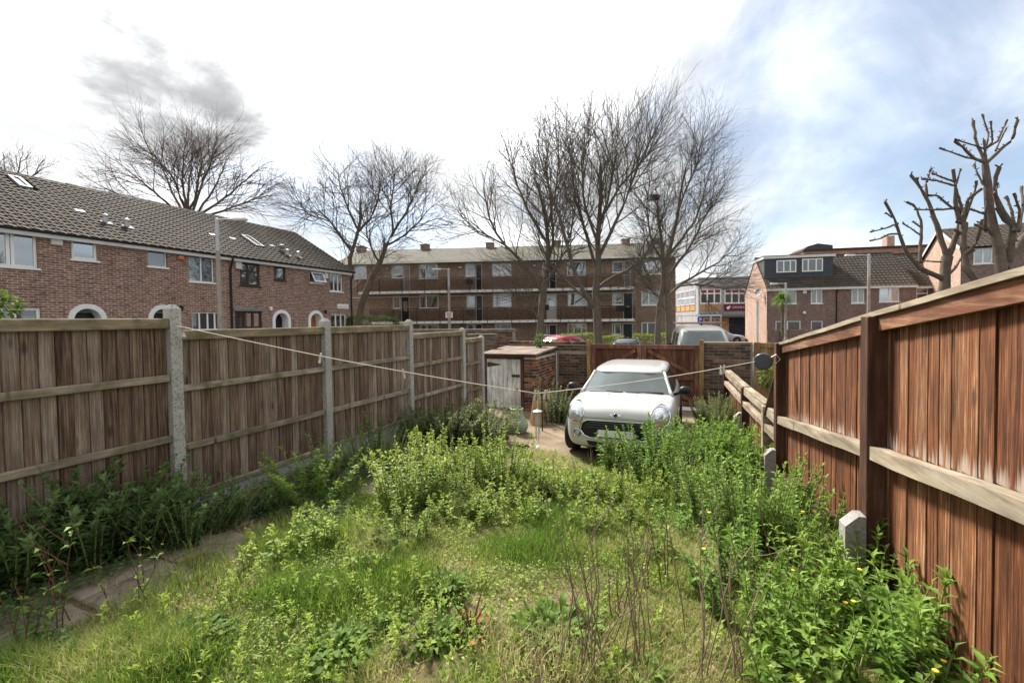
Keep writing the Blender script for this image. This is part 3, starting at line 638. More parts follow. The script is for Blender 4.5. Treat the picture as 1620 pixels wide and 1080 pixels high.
for p, k in wl: b = ff.box(*p); wb.append((b, k)); hs.append(b)
for p, mt, gz in dl:
    b = list(ff.box(*p)); zt = b[3]; b[2] = SLB[0] if zt > SLB[0]+1 else (SLB[1] if zt > SLB[1]+1 else 0.05); dbx.append((tuple(b), mt, gz)); hs.append(tuple(b))
main = [h for h in hs if h[1] < XS]; end = [h for h in hs if h[0] > XS]
wall_holes(MB(), X0, XS, 0, ZE, main).build('wall', M['flat_brick'], flat); m = MB(); m.add([(X0,0,0),(X0,FD,0),(X0,FD,ZE),(X0,0,ZE),(X1,FD,0),(X1,FD,ZE)], [(0,3,2,1),(1,2,5,4)]); m.build('rear_wall', M['flat_brick'], flat)
m = wall_holes(MB(), XS, X1, 0, ZE, end); m.add([(X1,0,0),(X1,FD,0),(X1,FD,ZE),(X1,0,ZE)], [(0,1,2,3)]); m.build('end_wall', M['flat_brick_pale'], flat)
for z in SLB: MB().box(X0+.1, X1-.1, .3, FD-.2, z-.2, z-.05).build('floor_slab', M['soffit'], flat)
for b, k in wb: window(flat, b, fw=0.075, **k)
for b, mt, gz in dbx: door(flat, b, mt, glazed=(0.9, 1.8) if mt == 'white' or gz else None)
ZR = ZE+1.95
m = MB().add([(X0-.3, -.55, ZE+.1), (X1+.25, -.55, ZE+.1), (X1+.25, FD/2, ZR), (X0-.3, FD/2, ZR), (X0-.3, FD+.5, ZE+.1), (X1+.25, FD+.5, ZE+.1), (X0-.3, -.55, ZE-.02), (X1+.25, -.55, ZE-.02)], [(0,1,2,3), (3,2,5,4), (6,7,1,0), (1,5,2), (0,3,4)])
rf = m.build('roof', M['felt'], flat)
MB().box(X0-.28, X1+.23, -.62, -.57, ZE-.06, ZE+.12).build('fascia', M['slab_white'], rf)
MB().box(X0-.28, X1+.23, -.56, -.004, ZE-.05, ZE-.03).build('soffit', M['soffit'], rf)
for px in (569, 671, 774.5, 881, 990.5, 1040):
    x = ff.hit(px, 390, 4.0)[0]; MB().box(x-.36, x+.36, 4.0, 4.8, ZR-.35, ZR+.30).box(x-.40, x+.40, 3.95, 4.85, ZR+.30, ZR+.37).build('chimney', M['flat_brick'], rf)
tint = NT('tinted_rail_panel'); a_ = tint.n('ShaderNodeBsdfTransparent'); tint.put(a_.inputs[0], (0.85, 0.82, 0.80)); g_ = tint.n('ShaderNodeBsdfDiffuse'); tint.put(g_.inputs[0], (0.05, 0.042, 0.042))
ms_ = tint.n('ShaderNodeMixShader'); ms_.inputs[0].default_value = 0.06; tint.l(a_.outputs[0], ms_.inputs[1]); tint.l(g_.outputs[0], ms_.inputs[2]); tint.l(ms_.outputs[0], tint.out.inputs[0]); M['tint'] = tint.m
for z, pl in ((SLB[0], 566), (SLB[1], 585)):
    xa = ff.hit(pl, 470, -1.25)[0]; xb = ff.hit(1005, 470, -1.25)[0]
    bal = MB().box(xa, xb, -1.24, -.003, z-.20, z-.012).build('balcony', M['soffit'], flat)
    MB().box(xa-.003, xb+.003, -1.275, -1.243, z-.17, z+.02).build('slab_edge', M['slab_white'], bal)
    n = int((xb-xa)/1.85)
    for i in range(n+1):
        x = xa+.03+(xb-xa-.06)*i/n
        MB().box(x-.025, x+.025, -1.33, -1.278, z-.15, z+1.06).build('rail_post', M['black_metal'], bal)
        if i < n:
            x2 = xa+.03+(xb-xa-.06)*(i+1)/n
            MB().box(x+.03, x2-.03, -1.31, -1.30, z+.10, z+.98).build('rail_panel', M['tint'], bal)
            for q in (1/3, 2/3): xm = x+(x2-x)*q; MB().lathe([(.05, 0), (.05, .05)], 8, (xm, -1.28, z-.09)).build('bolt', M['black_metal'], bal)
    MB().box(xa, xb, -1.335, -1.275, z+1.062, z+1.11).build('handrail', M['black_metal'], bal)
for px, py in ((728.5, 424), (615, 425), (845, 421)):
    x, z = ff.hit(px, py); MB().lathe([(.16, 0), (.16, .05), (.05, .1)], 12, (x, -.14, z)).build('round_lamp', M['white'], flat)
for px, py, w_ in ((738, 442, 10), (738, 491, 10), (860, 482, 8), (975, 484, 12)):    # planters hung on the rails
    x, z = ff.hit(px, py, -1.4); MB().box(x, x+w_*.054, -1.55, -1.34, z-.45, z).build('planter', M['black'], flat)
MB().box(X0+.3, XS-.2, -.05, -.002, SLB[0]-.42, SLB[0]-.36).build('cable_duct', M['offwhite'], flat)

# ------------------------------------------------------------------ houses on the right
fr = Frame((*at(1213, 500, 40.0).xy, -0.85), math.radians(8.3))
EZ = fr.hit(1330, 455)[1]; RD = 7.4
RZ = fr.hit(1370, 402.5, RD/2)[1]; SR = (RZ-EZ)/(RD/2+.2)
xa, xb, xc = 0.0, fr.hit(1324, 480)[0], fr.hit(1449, 480)[0]; xd = xc+5.5
def tile_sheet(name, par, x0, x1, ye, ze, run, slope, mat, wd=0.3, gauge=0.36):
    ang = math.atan(slope); ln = run/math.cos(ang); rows = int(ln/gauge); cols = int((x1-x0)/wd); n = 4
    pr = np.array([0, .8, .8, 0]); V = []; Fq = []; per = cols*n
    xs = np.concatenate([x0+(x1-x0)*(c+np.arange(n)/n)/cols for c in range(cols)]+[[x1]]); hs_ = np.concatenate([np.tile(pr*.03, cols), [0]])
    for r in range(rows):
        for s, up in ((r*ln/rows, 0.0), (r*ln/rows, .05), ((r+1)*ln/rows, .02)):
            for x, h in zip(xs, hs_):
                q = h+up+ random.uniform(-.006, .006); V.append((x, ye+s*math.cos(ang)-q*math.sin(ang), ze+s*math.sin(ang)+q*math.cos(ang)))
    k = len(xs)
    for r in range(rows*3-1):
        for i in range(k-1): Fq.append((r*k+i, r*k+i+1, (r+1)*k+i+1, (r+1)*k+i))
    return tag(MB().add(V, Fq).build(name, M[mat], par), kind='stuff')
def right_house(label, x0, x1, wins, y0=0.0, ez=EZ, rz=RZ, fasc=True, gable=None, roofmat='tile_right', dep=RD):
    o = fr.o + fr.ex*x0 + fr.ey*y0; f2 = Frame(o, fr.rz); root = thing('terraced_house', label, 'house', o, fr.rz); wd = x1-x0
    bs = [(f2.box(*p), k) for p, k in wins]
    wall_holes(MB(), 0, wd, 0, ez, [b for b, k in bs]).build('wall', M['right_brick'], root); MB().add([(0,dep,0),(wd,dep,0),(wd,dep,ez),(0,dep,ez)], [(0,1,2,3)]).build('rear_wall', M['right_brick'], root)
    for x in (0.003, wd-.003): MB().add([(x,0,0),(x,dep,0),(x,dep,ez),(x,dep/2,rz-.03),(x,0,ez)], [(0,1,2,3,4)]).build('gable_wall', M['gable_brick'], root)
    MB().box(.05, wd-.05, .3, dep-.2, ez/2-.1, ez/2).build('floor_slab', M['soffit'], root)
    for b, k in bs: window(root, b, fw=.08, **k)
    sl_ = (rz-ez)/(dep/2+.2)
    rf = MB().add([(-.05,-.2,ez+.02),(wd+.05,-.2,ez+.02),(wd+.05,dep/2,rz),(-.05,dep/2,rz),(-.05,dep+.2,ez),(wd+.05,dep+.2,ez)], [(0,1,2,3),(3,2,5,4)]).build('roof', M[roofmat], root)
    tile_sheet('roof_tiles', rf, -.05, wd+.05, -.2, ez+.03, dep/2+.2, sl_, roofmat)
    MB().tube([(-.05, dep/2, rz+.03), (wd+.05, dep/2, rz+.03)], .12, 8).build('ridge', M[roofmat], rf)
    MB().box(-.02, wd+.02, -.24, -.21, ez-.14, ez+.05).build('fascia', M['offwhite'], root)
    return root, f2
h1, f1 = right_house('brick end house with dark slate dormer and palm in front', xa, xb,
    [((1232, 459, 1260.5, 480.5), G(mull=(.4,), curtain='curtain_grey', ctop=.4)), ((1283, 457, 1301.5, 480), G(mull=(.5,), curtain='curtain_pink', ctop=.2)), ((1227, 507.5, 1267, 524), G(mull=(.48,), curtain='curtain')), ((1283, 507.5, 1302, 524), G(mull=(), curtain='curtain'))])
b = f1.box(1213.5, 405.5, 1318, 438.5, 1.0); dx0, dx1, dz0, dz1 = b; dx0 = .06
dm = MB().box(dx0, dx1, 1.0, RD/2+.4, dz0, dz1-.12).build('dormer', M['slate'], h1)
MB().box(dx0-.1, dx1+.15, .85, RD/2+.5, dz1-.115, dz1+.1).build('dormer_roof', M['offwhite'], dm)
MB().box(dx0-.12, dx1+.17, .84, RD/2+.52, dz1+.103, dz1+.16).build('dormer_felt', M['slate'], dm)
for i in range(1, 6): z = dz0+(dz1-.12-dz0)*i/6; MB().box(dx0+.01, dx1-.01, .985, .998, z, z+.03).build('slate_course', M['slate'], dm)
for p in ((1228, 411.5, 1259.5, 431), (1268.5, 409, 1301.5, 429.5)):
    q = f1.box(*p, 0.98); window(dm, q, y=0.98-.12, mull=(.37, .7) if p[0] < 1250 else (.3, .68), curtain='curtain', sill=False, fw=.09); 
x, z = f1.hit(1323, 480); MB().tube([(x, -.2, EZ), (x, -.06, EZ-.4), (x, -.06, 0)], .05, 6).build('downpipe', M['black'], h1)
x, z = f1.hit(1272.5, 461); MB().box(x-.14, x+.14, -.12, -.003, z-.18, z+.18).build('alarm_box', M['offwhite'], h1)
x, z = f1.hit(1271.5, 496); MB().lathe([(.13, 0), (.13, .1), (.06, .2)], 10, (x, -.14, z)).build('wall_lamp', M['white'], h1)
# dish on the gable: bowl and arm
dm_ = MB().lathe([(.02, 0), (.2, .03), (.36, .12), (.38, .13), (.35, .12), (.2, .05), (.02, .02)], 14).build('satellite_dish', M['curtain_grey'], h1); dm_.location = (-.35, 1.0, f1.hit(1205, 463, 1.0)[1]); dm_.rotation_euler = (0, math.radians(-70), math.radians(30))
MB().tube([(0, 0, 0.0), (-.1, 0, -.35)], .02, 5).build('dish_arm', M['grey_metal'], dm_)
h2, f2 = right_house('middle brick house of the right hand row with plain tiled roof', xb, xc,
    [((1347, 455, 1368, 479.5), G(mull=(.5,), curtain='curtain')), ((1391, 453.5, 1423.5, 477.5), G(mull=(.5,), glass='glass_blue', curtain='curtain')), ((1335, 507, 1420, 524), G(mull=(.5,)))])
h3, f3 = right_house('set back brick house with darker roof behind the pollarded trees', xc, xd, [((1449.5, 455, 1469, 473), G(mull=(), trans=(.5,), curtain='curtain'))], y0=1.2, ez=EZ-.05, rz=RZ)
# big house at the far right
o4 = at(1519, 480, 33.0); f4 = Frame((*o4.xy, -0.85), math.radians(-5.0))
ez4 = f4.hit(1560, 391)[1]; rz4 = f4.hit(1560, 358, 4.0)[1]
root4 = thing('gabled_house', 'taller brick house with pale gable behind the right pollard', 'house', f4.o, f4.rz)
b4 = f4.box(1540, 392.5, 1571, 417); W4 = 9.0
wall_holes(MB(), 0, W4, 0, ez4, [b4]).build('wall', M['right_brick'], root4); MB().add([(0,8,0),(W4,8,0),(W4,8,ez4),(0,8,ez4)], [(0,1,2,3)]).build('rear_wall', M['right_brick'], root4)
for x in (.003, W4-.003): MB().add([(x,0,0),(x,8,0),(x,8,ez4),(x,4,rz4-.04),(x,0,ez4)], [(0,1,2,3,4)]).build('gable_wall', M['gable_brick'], root4)
window(root4, b4, mull=(.5,), fw=.09, curtain='curtain_grey', ctop=.3)
rf = MB().add([(-.15,-.3,ez4+.02),(W4+.2,-.3,ez4+.02),(W4+.2,4,rz4),(-.15,4,rz4),(-.15,8.3,ez4),(W4+.2,8.3,ez4)], [(0,1,2,3),(3,2,5,4)]).build('roof', M['tile_right'], root4)
tile_sheet('roof_tiles', rf, -.15, W4+.2, -.3, ez4+.03, 4.3, (rz4-ez4)/4.3, 'tile_right')
MB().bar((-.17, -.3, ez4), (-.17, 4, rz4), .04, .2).bar((-.17, 8.3, ez4), (-.17, 4, rz4), .04, .2).build('bargeboard', M['offwhite'], rf)
# long red brick block behind the right-hand row
fb = Frame((*at(1235, 500, 62.0).xy, -0.9), math.radians(10))
zt = fb.hit(1400, 389.5)[1]; xw = fb.hit(1271, 400)[0]; xr = fb.hit(1492, 395)[0]
blk = thing('brick_block', 'long flat topped red brick block beyond the right hand roofs', 'building', fb.o, fb.rz)
MB().box(xw, xr, 0, 10, 0, zt-.3).build('wall', M['far_brick'], blk)
MB().box(xw-.1, xr+.1, -.1, 10, zt-.298, zt).build('parapet', M['dark_wood'], blk)
MB().box(0, xw-.003, .3, 9.5, 0, zt-.9).build('pale_wing', M['offwhite'], blk)
MB().box(-.1, xw-.005, .1, 9.6, zt-.898, zt-.6).build('wing_parapet', M['slate'], blk)
x, z = fb.hit(1280, 392), fb.hit(1329, 386); V = []
MB().add([(x[0], 2, x[1]), (z[0], 2, x[1]), (z[0], 2, z[1]+.2), ((x[0]+z[0])/2, 2, z[1]+.5), (x[0]+.6, 2, x[1]+.5)] + [(x[0], 7, x[1]), (z[0], 7, x[1]), (z[0], 7, z[1]+.2), ((x[0]+z[0])/2, 7, z[1]+.5), (x[0]+.6, 7, x[1]+.5)], [(0,1,2,3,4),(9,8,7,6,5),(2,7,8,3),(3,8,9,4),(4,9,5,0),(1,6,7,2)]).build('roof_housing', M['slate'], blk)
x = fb.hit(1403.5, 380, 3)[0]; x2 = fb.hit(1415.5, 380, 3)[0]; MB().box(x, x2, 3, 4.2, zt-.3, fb.hit(1409, 373, 3)[1]).build('chimney', M['gable_brick'], blk)

# ------------------------------------------------------------------ college with the maroon sign
fc = Frame((*at(1105, 500, 58.0).xy, -0.9), math.radians(19.0))
colg = thing('college_building', 'grey two storey college with maroon sign and red topped windows', 'building', fc.o, fc.rz)
M['pale_render'] = simple('grey_render', (0.44, 0.43, 0.42), 0.85, 0.2, 1.2, 0.1); M['pale_block'] = brickwall('grey_block', (0.42, 0.40, 0.39), (0.37, 0.35, 0.34), (0.33, 0.31, 0.30), 0.15)
M['maroon'] = simple('maroon_sign', (0.13, 0.012, 0.03), 0.5, 0.08, 4, 0.0); M['red_panel'] = simple('red_spandrel', (0.33, 0.022, 0.055), 0.5, 0.15, 4, 0.0)
M['osb'] = simple('orange_timber_panel', (0.50, 0.27, 0.10), 0.7, 0.25, 2, 0.1); M['blue'] = simple('blue_sign', (0.02, 0.07, 0.35), 0.5, 0.1, 4, 0.0); M['navy'] = simple('dark_shutter', (0.03, 0.035, 0.05), 0.6, 0.2, 4, 0.0)
zt = fc.hit(1150, 441.5)[1]; XR = fc.hit(1215, 470)[0]
wcs = [fc.box(1107.5, 456.5, 1141.5, 480.5), fc.box(1146, 456.5, 1180.5, 480), fc.box(1185, 456, 1219, 480)]
low = [fc.box(1105, 503, 1140, 510), (fc.hit(1153, 510)[0], fc.hit(1190, 510)[0], 0.1, fc.hit(1170, 502)[1])]
m = wall_holes(MB(), 0, XR, 0, zt, [h for h in wcs+low]); m.add([(0,0,0),(0,16,0),(0,16,zt),(0,0,zt),(XR,0,0),(XR,16,0),(XR,16,zt),(XR,0,zt)], [(0,3,2,1),(4,5,6,7),(3,7,6,2),(1,2,6,5)]); m.build('wall', M['pale_block'], colg)
MB().box(-.1, XR, -.12, 16, zt+.003, zt+.25).build('parapet', M['lead'], colg)
for b in wcs:
    o = window(colg, b, mull=(.345, .672), trans=(.68,), fw=.16, inset=.05, glass='glass', curtain='curtain_grey', sill=False)
    for i in range(3): MB().box(b[0]+(b[1]-b[0])*(i/3)+.2, b[0]+(b[1]-b[0])*((i+1)/3)-.2, .055, .07, b[2]+(b[3]-b[2])*.70, b[3]-.17).build('red_pane', M['red_panel'], o)
window(colg, low[0], mull=(.25, .5, .75), fw=.14, sill=False)
MB().box(low[1][0], low[1][1], .3, .34, low[1][2], low[1][3]).build('shop_front', M['navy'], colg)
b = fc.box(1108, 482, 1141, 490.5); MB().box(b[0], b[1], -.06, -.003, b[2], b[3]).build('timber_panel', M['osb'], colg)
b = fc.box(1141.5, 502, 1152, 523); MB().box(b[0], b[1], -.06, -.003, b[2], b[3]).build('timber_panel', M['osb'], colg)
b = fc.box(1100, 496, 1196, 500); MB().box(b[0], b[1], -1.6, -.003, b[2], b[3]).build('canopy', M['lead'], colg)
b = fc.box(1145, 480.7, 1200, 491); sg = MB().box(b[0], b[1], -.16, -.064, b[2], b[3]).build('sign_board', M['maroon'], colg); sh = b[3]-b[2]
tcu = bpy.data.curves.new('lettering', 'FONT'); tcu.body = 'CECOS COLLEGE'; tcu.size = sh*.46; tcu.extrude = .01; tob = bpy.data.objects.new('lettering', tcu); link(tob)
bpy.context.view_layer.update(); me = bpy.data.meshes.new_from_object(tob.evaluated_get(bpy.context.evaluated_depsgraph_get())); bpy.data.objects.remove(tob)
me.materials.clear(); me.materials.append(M['white']); x = fc.hit(1157.5, 486)[0]; to = share('lettering', me, sg, (x, -.175, b[2]+sh*.34), (math.radians(90), 0, 0), (1.0, 1, 1))
xl = fc.hit(1151.5, 486)[0]; zl = b[2]+sh*.5; q = sh*.30
MB().add([(xl-q, -.18, zl-.2*q), (xl-.5*q, -.18, zl-q), (xl+.3*q, -.18, zl-q), (xl+.9*q, -.18, zl-.1*q), (xl+1.0*q, -.18, zl+1.0*q), (xl+.2*q, -.18, zl+.55*q), (xl-.6*q, -.18, zl+.4*q)], [(0,1,2,3,4,5,6)]).build('emblem', M['white'], sg)
# left side wall of the college: two rows of white grid windows and timber panels
for i in range(7):
    y0 = 1.2+i*2.0
    for z0, z1 in ((wcs[0][2], wcs[0][3]),):
        m = MB(); m.box(-.09, -.003, y0, y0+1.7, z0, z1)
        o = m.build('window', M['white'], colg)
        for a in range(3):
            for c in range(2): MB().box(-.10, -.092, y0+.1+a*.54, y0+.54+a*.54, z0+.1+c*(z1-z0)/2, z0+(z1-z0)/2*(c+1)-.06).build('pane', M['glass'], o)
    b = fc.box(1108, 482, 1141, 490.5); MB().box(-.06, -.003, y0, y0+1.7, b[2], b[3]).build('timber_panel', M['osb'], colg)
bs = thing('parking_sign', 'small blue sign with white letter in front of the grey college', 'sign', (*at(1108, 505, 52).xy, hz(*at(1108, 505, 52).xy)), math.radians(22)); z = at(1108, 505.5, 52).z - bs.location.z
MB().box(-.32, .32, -.02, .02, z-.32, z+.32).build('sign_plate', M['blue'], bs); MB().tube([(0, .06, 0), (0, .06, z+.3)], .04, 6).build('pole', M['grey_metal'], bs)
MB().box(-.12, -.05, -.03, -.022, z-.2, z+.2).box(-.048, .12, -.03, -.022, z+.12, z+.2).box(-.048, .12, -.03, -.022, z-.04, z+.03).box(.06, .12, -.029, -.0215, z+.031, z+.119).build('letter', M['white'], bs)
# ------------------------------------------------------------------ left fence: concrete posts, boarded panels, gravel boards
LX = -4.61
posts = [(-1.03, .20), (0.87, .20), (2.77, .19), (4.67, .06), (6.57, .04), (8.47, -.14), (9.37, -.33)]
plabels = ['rough concrete fence post out past the left edge of the view', 'rough concrete fence post just off the left edge', 'nearest tall speckled concrete post where the washing line is tied', 'second speckled concrete fence post along the left fence', 'third concrete fence post along the left fence', 'fourth concrete fence post, just before the half width panel', 'last short concrete fence post beside the white shed door']
for (u, zt), lb in zip(posts, plabels):
    zg = hz(LX, u); H = EYE+zt-zg; m = MB()
    m.add([(-.051,-.051,-.3),(.051,-.051,-.3),(.051,.051,-.3),(-.051,.051,-.3),(-.051,-.051,H-.04),(.051,-.051,H-.04),(.051,.051,H-.04),(-.051,.051,H-.04),(-.02,-.02,H),(.02,-.02,H),(.02,.02,H),(-.02,.02,H)],
          [(0,1,5,4),(1,2,6,5),(2,3,7,6),(3,0,4,7),(4,5,9,8),(5,6,10,9),(6,7,11,10),(7,4,8,11),(8,9,10,11)])
    o = m.build('fence_post', M['concrete']); o.location = (LX, u, zg); tag(o, lb, 'post', 'concrete posts of the left fence')
PH = 1.65
panels = [(0, .06, 'weathered brown fence panel past the left edge of the view'), (1, .063, 'nearest weathered brown fence panel at the left edge of the view'), (2, -.05, 'weathered fence panel between the first and second concrete posts'), (3, -.05, 'weathered fence panel between the second and third concrete posts'), (4, -.205, 'lower weathered fence panel between the third and fourth concrete posts'), (5, -.37, 'narrow half width fence panel next to the shed')]
brd_cache = {}
def board_mesh(wd, H, th0=.024, th1=.006, mat='fence_board', axis='y'):
    k = (round(wd, 3), round(H, 3), mat)
    if k not in brd_cache:
        m = MB(); z0 = -H/2; z1 = H/2        # feather edge: thick on one side, thin on the other; faces +x
        pr = [(0, 0), (.001, 0), (.022, .004), (.016, wd-.008), (.001, wd), (0, wd)]; n_ = 6
        m.add([(x, y, z) for z in (z0, z1) for x, y in pr], [(i, i+1, n_+i+1, n_+i) for i in range(n_-1)] + [tuple(range(n_-1, -1, -1)), tuple(range(n_, 2*n_))])
        brd_cache[k] = m.mesh('board'); brd_cache[k].materials.append(M[mat])
    return brd_cache[k]
for i, zt, lb in panels:
    u0 = posts[i][0]+.052; u1 = posts[i+1][0]-.052; ztop = EYE+zt; zb = ztop-PH; wd = u1-u0
    root = thing('timber_fence', lb, 'fence', (LX, u0, zb), 0, 'boarded panels of the left fence')
    n = int(round(wd/.098)); bw = wd/n
    me = board_mesh(bw+.003, PH-.06)
    for k in range(n):
        share('board', me, root, (-.03+random.uniform(-.003, .003), k*bw, (PH-.06)/2+random.uniform(-.004, .004)), (random.uniform(-.001, .001), 0, random.uniform(-.012, .012)))
    MB().box(-.040, -.034, .004, wd-.004, .03, PH-.08).build('back_board', M['dark_wood'], root)
    for zr in (PH-.53-.065, PH-1.10-.065): MB().box(-.002, .038, .002, wd-.002, zr, zr+.065, .006).build('rail', M['fence_rail'], root)
    MB().box(-.045, .045, .002, wd-.002, PH-.10, PH-.004, .008).build('cap', M['fence_cap'], root)
    MB().box(-.002, .034, .003, wd-.003, .0, .06, .005).build('bottom_rail', M['fence_rail'], root)
    zg = min(hz(LX, u0), hz(LX, u1))-.15
    gb = MB().box(-.025, .025, 0, wd, 0, zb-zg-.006, .004).build('gravel_board', M['gravel']); gb.location = (LX-.005, u0, zg)
    tag(gb, lb.replace('nearest ', '').replace('weathered brown fence panel', 'grey concrete gravel board under the panel').replace('lower weathered fence panel', 'grey concrete gravel board').replace('weathered fence panel', 'grey concrete gravel board').replace('narrow half width fence panel', 'short grey concrete gravel board under the panel'), 'gravel board', 'gravel boards of the left fence')

# ------------------------------------------------------------------ right fence
FA = math.radians(3.7)
def rf_pt(s): return Vector((1.0 - math.sin(FA)*s, 3.62 + math.cos(FA)*s, 0))     # s metres along the fence from the near post
PW = .12
def rpost(s, ztop, lb, mat='red_post'):
    p = rf_pt(s); zg = hz(p.x, p.y); H = EYE+ztop-zg; m = MB().box(0, PW, -PW/2, PW/2, -.25, H, .006)
    o = m.build('fence_post', M[mat]); o.location = (p.x, p.y, zg); o.rotation_euler = (0, 0, FA); return tag(o, lb, 'post', 'timber posts of the right fence')
rpost(-2.53, .30, 'timber fence post beside the camera, off the right edge')
rpost(0, -.005, 'dark knotty timber post nearest on the right fence')
rpost(2.54, -.31, 'timber post on the right fence carrying the washing line reel')
rpost(3.30, -1.19, 'short split timber post beside the leaning plank', 'pale_rail')
rpost(5.07, -1.20, 'dark timber post halfway along the low right fence')
rpost(7.60, -1.19, 'last dark timber post of the low right fence by the brick pier')
def bay(s0, s1, t0, t1, lb, rail=.85, zbot=-1.72, cap=True, low=False):
    """boarded bay from s0 to s1; top edge runs from t0 to t1 (relative to the eye)"""
    p = rf_pt(s0); ln = s1-s0; root = thing('fence_bay', lb, 'fence', (p.x, p.y, EYE+t0), FA, 'boarded bays of the right fence')
    sl_ = (t1-t0)/ln; n = int(round(ln/.105)); bw = ln/n
    for k in range(n):
        y = k*bw; zt_ = sl_*(y+bw/2)-.03; zb_ = (zbot if not low else -1.0)-t0*(0 if not low else 0)
        gz = hz(p.x+.1, p.y+y)-(EYE+t0); zb_ = max(gz-.02, zb_) if low else gz+.12
        H = zt_-zb_; zr = sl_*(y+bw/2)-rail
        m = MB(); o_ = zr; wd = bw+.014; a, b_ = .008, .0115; x0 = PW-.004
        m.add([(x0-.006,0,zb_-o_),(x0-b_,0,zb_-o_),(x0-a,wd,zb_-o_),(x0,wd,zb_-o_),(x0-.006,0,zt_-o_),(x0-b_,0,zt_-o_),(x0-a,wd,zt_-o_),(x0,wd,zt_-o_)], [(0,1,2,3),(7,6,5,4),(1,5,6,2),(3,7,4,0),(0,4,5,1),(2,6,7,3)])
        o = m.build('board', M['red_board'], root); o.location = (random.uniform(-.003, .003), y, o_); o.rotation_euler = (0, random.uniform(-.003, .003), random.uniform(-.012, .012))
    e = .062
    def sl_bar(name, x0, x1, z0, z1, mat, ya=e, yb=None, jit=0):
        yb = ln-e if yb is None else yb; m = MB(); nseg = 8; V = []; Fq = []
        for i in range(nseg+1):
            y = ya+(yb-ya)*i/nseg; zc = sl_*y+jit*math.sin(i*1.7); dx = jit*.5*math.sin(i*2.3+1)
            V += [(x0+dx, y, z0+zc), (x1+dx, y, z0+zc), (x1+dx, y, z1+zc), (x0+dx, y, z1+zc)]
            if i: a = 4*i; Fq += [(a-4,a,a+1,a-3),(a-3,a+1,a+2,a-2),(a-2,a+2,a+3,a-1),(a-1,a+3,a,a-4)]
        Fq += [(0,1,2,3), (4*nseg+3, 4*nseg+2, 4*nseg+1, 4*nseg)]
        return m.add(V, Fq).build(name, M[mat], root)
    sl_bar('rail', .012, .094, -rail-.085, -rail, 'pale_rail', jit=.004)
    if not low: sl_bar('bottom_rail', .030, .094, zbot-t0*0-sl_*0+.10-t0, zbot+.19-t0, 'red_post')
    if cap:
        sl_bar('counter_rail', .055 if not low else .03, .094, -.105, -.012, 'red_cap' if not low else 'pale_rail', ya=-.02 if not low else e)
        sl_bar('cap', .035, .150, -.010, .022, 'pale_rail', ya=-.03 if not low else e, yb=ln+.03 if not low else None, jit=.002)
    return root
bay(-2.53, 0, .295, .0, 'boarded red brown fence bay nearest the camera with pale rail')
bay(0, 2.54, .0, -.325, 'boarded red brown fence bay between the knotty post and the reel post')
bay(2.54, 3.30, -1.2, -1.2, 'short low boarded bay just behind the reel post', rail=.22, low=True)
bay(3.30, 5.07, -1.19, -1.21, 'low weathered boarded bay with split pale cap rail', rail=.22, low=True)
bay(5.07, 7.60, -1.21, -1.19, 'farthest low boarded bay running to the brick pier', rail=.22, low=True)
for s, zt, lb in ((-.02, -1.30, 'chamfered concrete spur bolted to the nearest knotty post'), (2.50, -1.56, 'chamfered concrete spur at the foot of the reel post'), (5.0, -1.62, 'small concrete spur beside the low fence near the car')):
    p = rf_pt(s); zg = hz(p.x, p.y)-.1; H = EYE+zt-zg; m = MB()
    prof = [(-.12, 0), (-.004, 0), (-.004, H), (-.045, H+.0), (-.12, H-.075)]
    V = [(x, yy, z) for yy in (-.055, .055) for x, z in prof]; m.add(V, [(4,3,2,1,0), (5,6,7,8,9)] + [(i, (i+1) % 5, 5+(i+1) % 5, 5+i) for i in range(5)])
    o = m.build('concrete_spur', M['spur']); o.location = (p.x, p.y, zg); o.rotation_euler = (0, 0, FA); tag(o, lb, 'spur', 'concrete repair spurs of the right fence')
lp = MB().box(-.05, .05, -.012, .012, 0, .78, .003).build('plank', M['dark_wood']); p = rf_pt(3.22); lp.location = (p.x+.05, p.y, EYE-1.30); lp.rotation_euler = (math.radians(30), math.radians(6), FA); tag(lp, 'loose dark plank leaning from the short post to the reel post', 'plank')
fp = MB().box(-.07, .07, -1.3, 1.3, -.012, .012, .003).build('plank', M['grey_timber']); fp.location = (1.05, 2.35, hz(1.05, 2.35)+.09); fp.rotation_euler = (math.radians(-2), math.radians(50), FA); tag(fp, 'pale loose gravel plank lying along the foot of the right fence', 'plank')

# ------------------------------------------------------------------ brickwork
def mk_brick(wd, mat):
    me = MB().box(0, wd, -.0, .10, 0, .065, .004).mesh('brick'); me.materials.append(M[mat]); return me
BR = {(w_, mt): mk_brick(w_, mt) for w_ in (.215, .1025) for mt in ('brick', 'brick_brown')}
def lay(parent, p0, ang, length, z0, z1, mat='brick', flip=0):
    """lay brick faces along a direction; outward is local -y"""
    d = Vector((math.cos(ang), math.sin(ang), 0)); c = 0; z = z0
    while z+.065 <= z1+.001:
        x = 0.0; first = (c+flip) % 2
        while x < length-.05:
            wd = .1025 if (first and x == 0.0) or length-x < .2 else .215
            q = Vector(p0)+d*x
            share('brick', BR[(wd, mat)], parent, (q.x, q.y, z), (0, random.uniform(-.006, .006), ang+random.uniform(-.012, .012)), (min(1.0, (length-x-.0)/wd), 1, 1)).location += Vector((-math.sin(ang), math.cos(ang), 0))*random.uniform(-.004, .004)
            x += wd+.010
        z += .075; c += 1
WY = 11.83
zg = hz(-3.2, 11.8)-.05
wall = thing('brick_wall', 'old red brick garden wall between the shed and the gate', 'wall', (0, 0, 0))
MB().box(-4.98, -2.70, WY+.010, WY+.21, zg, 1.19).build('mortar', M['mortar_dark'], wall)
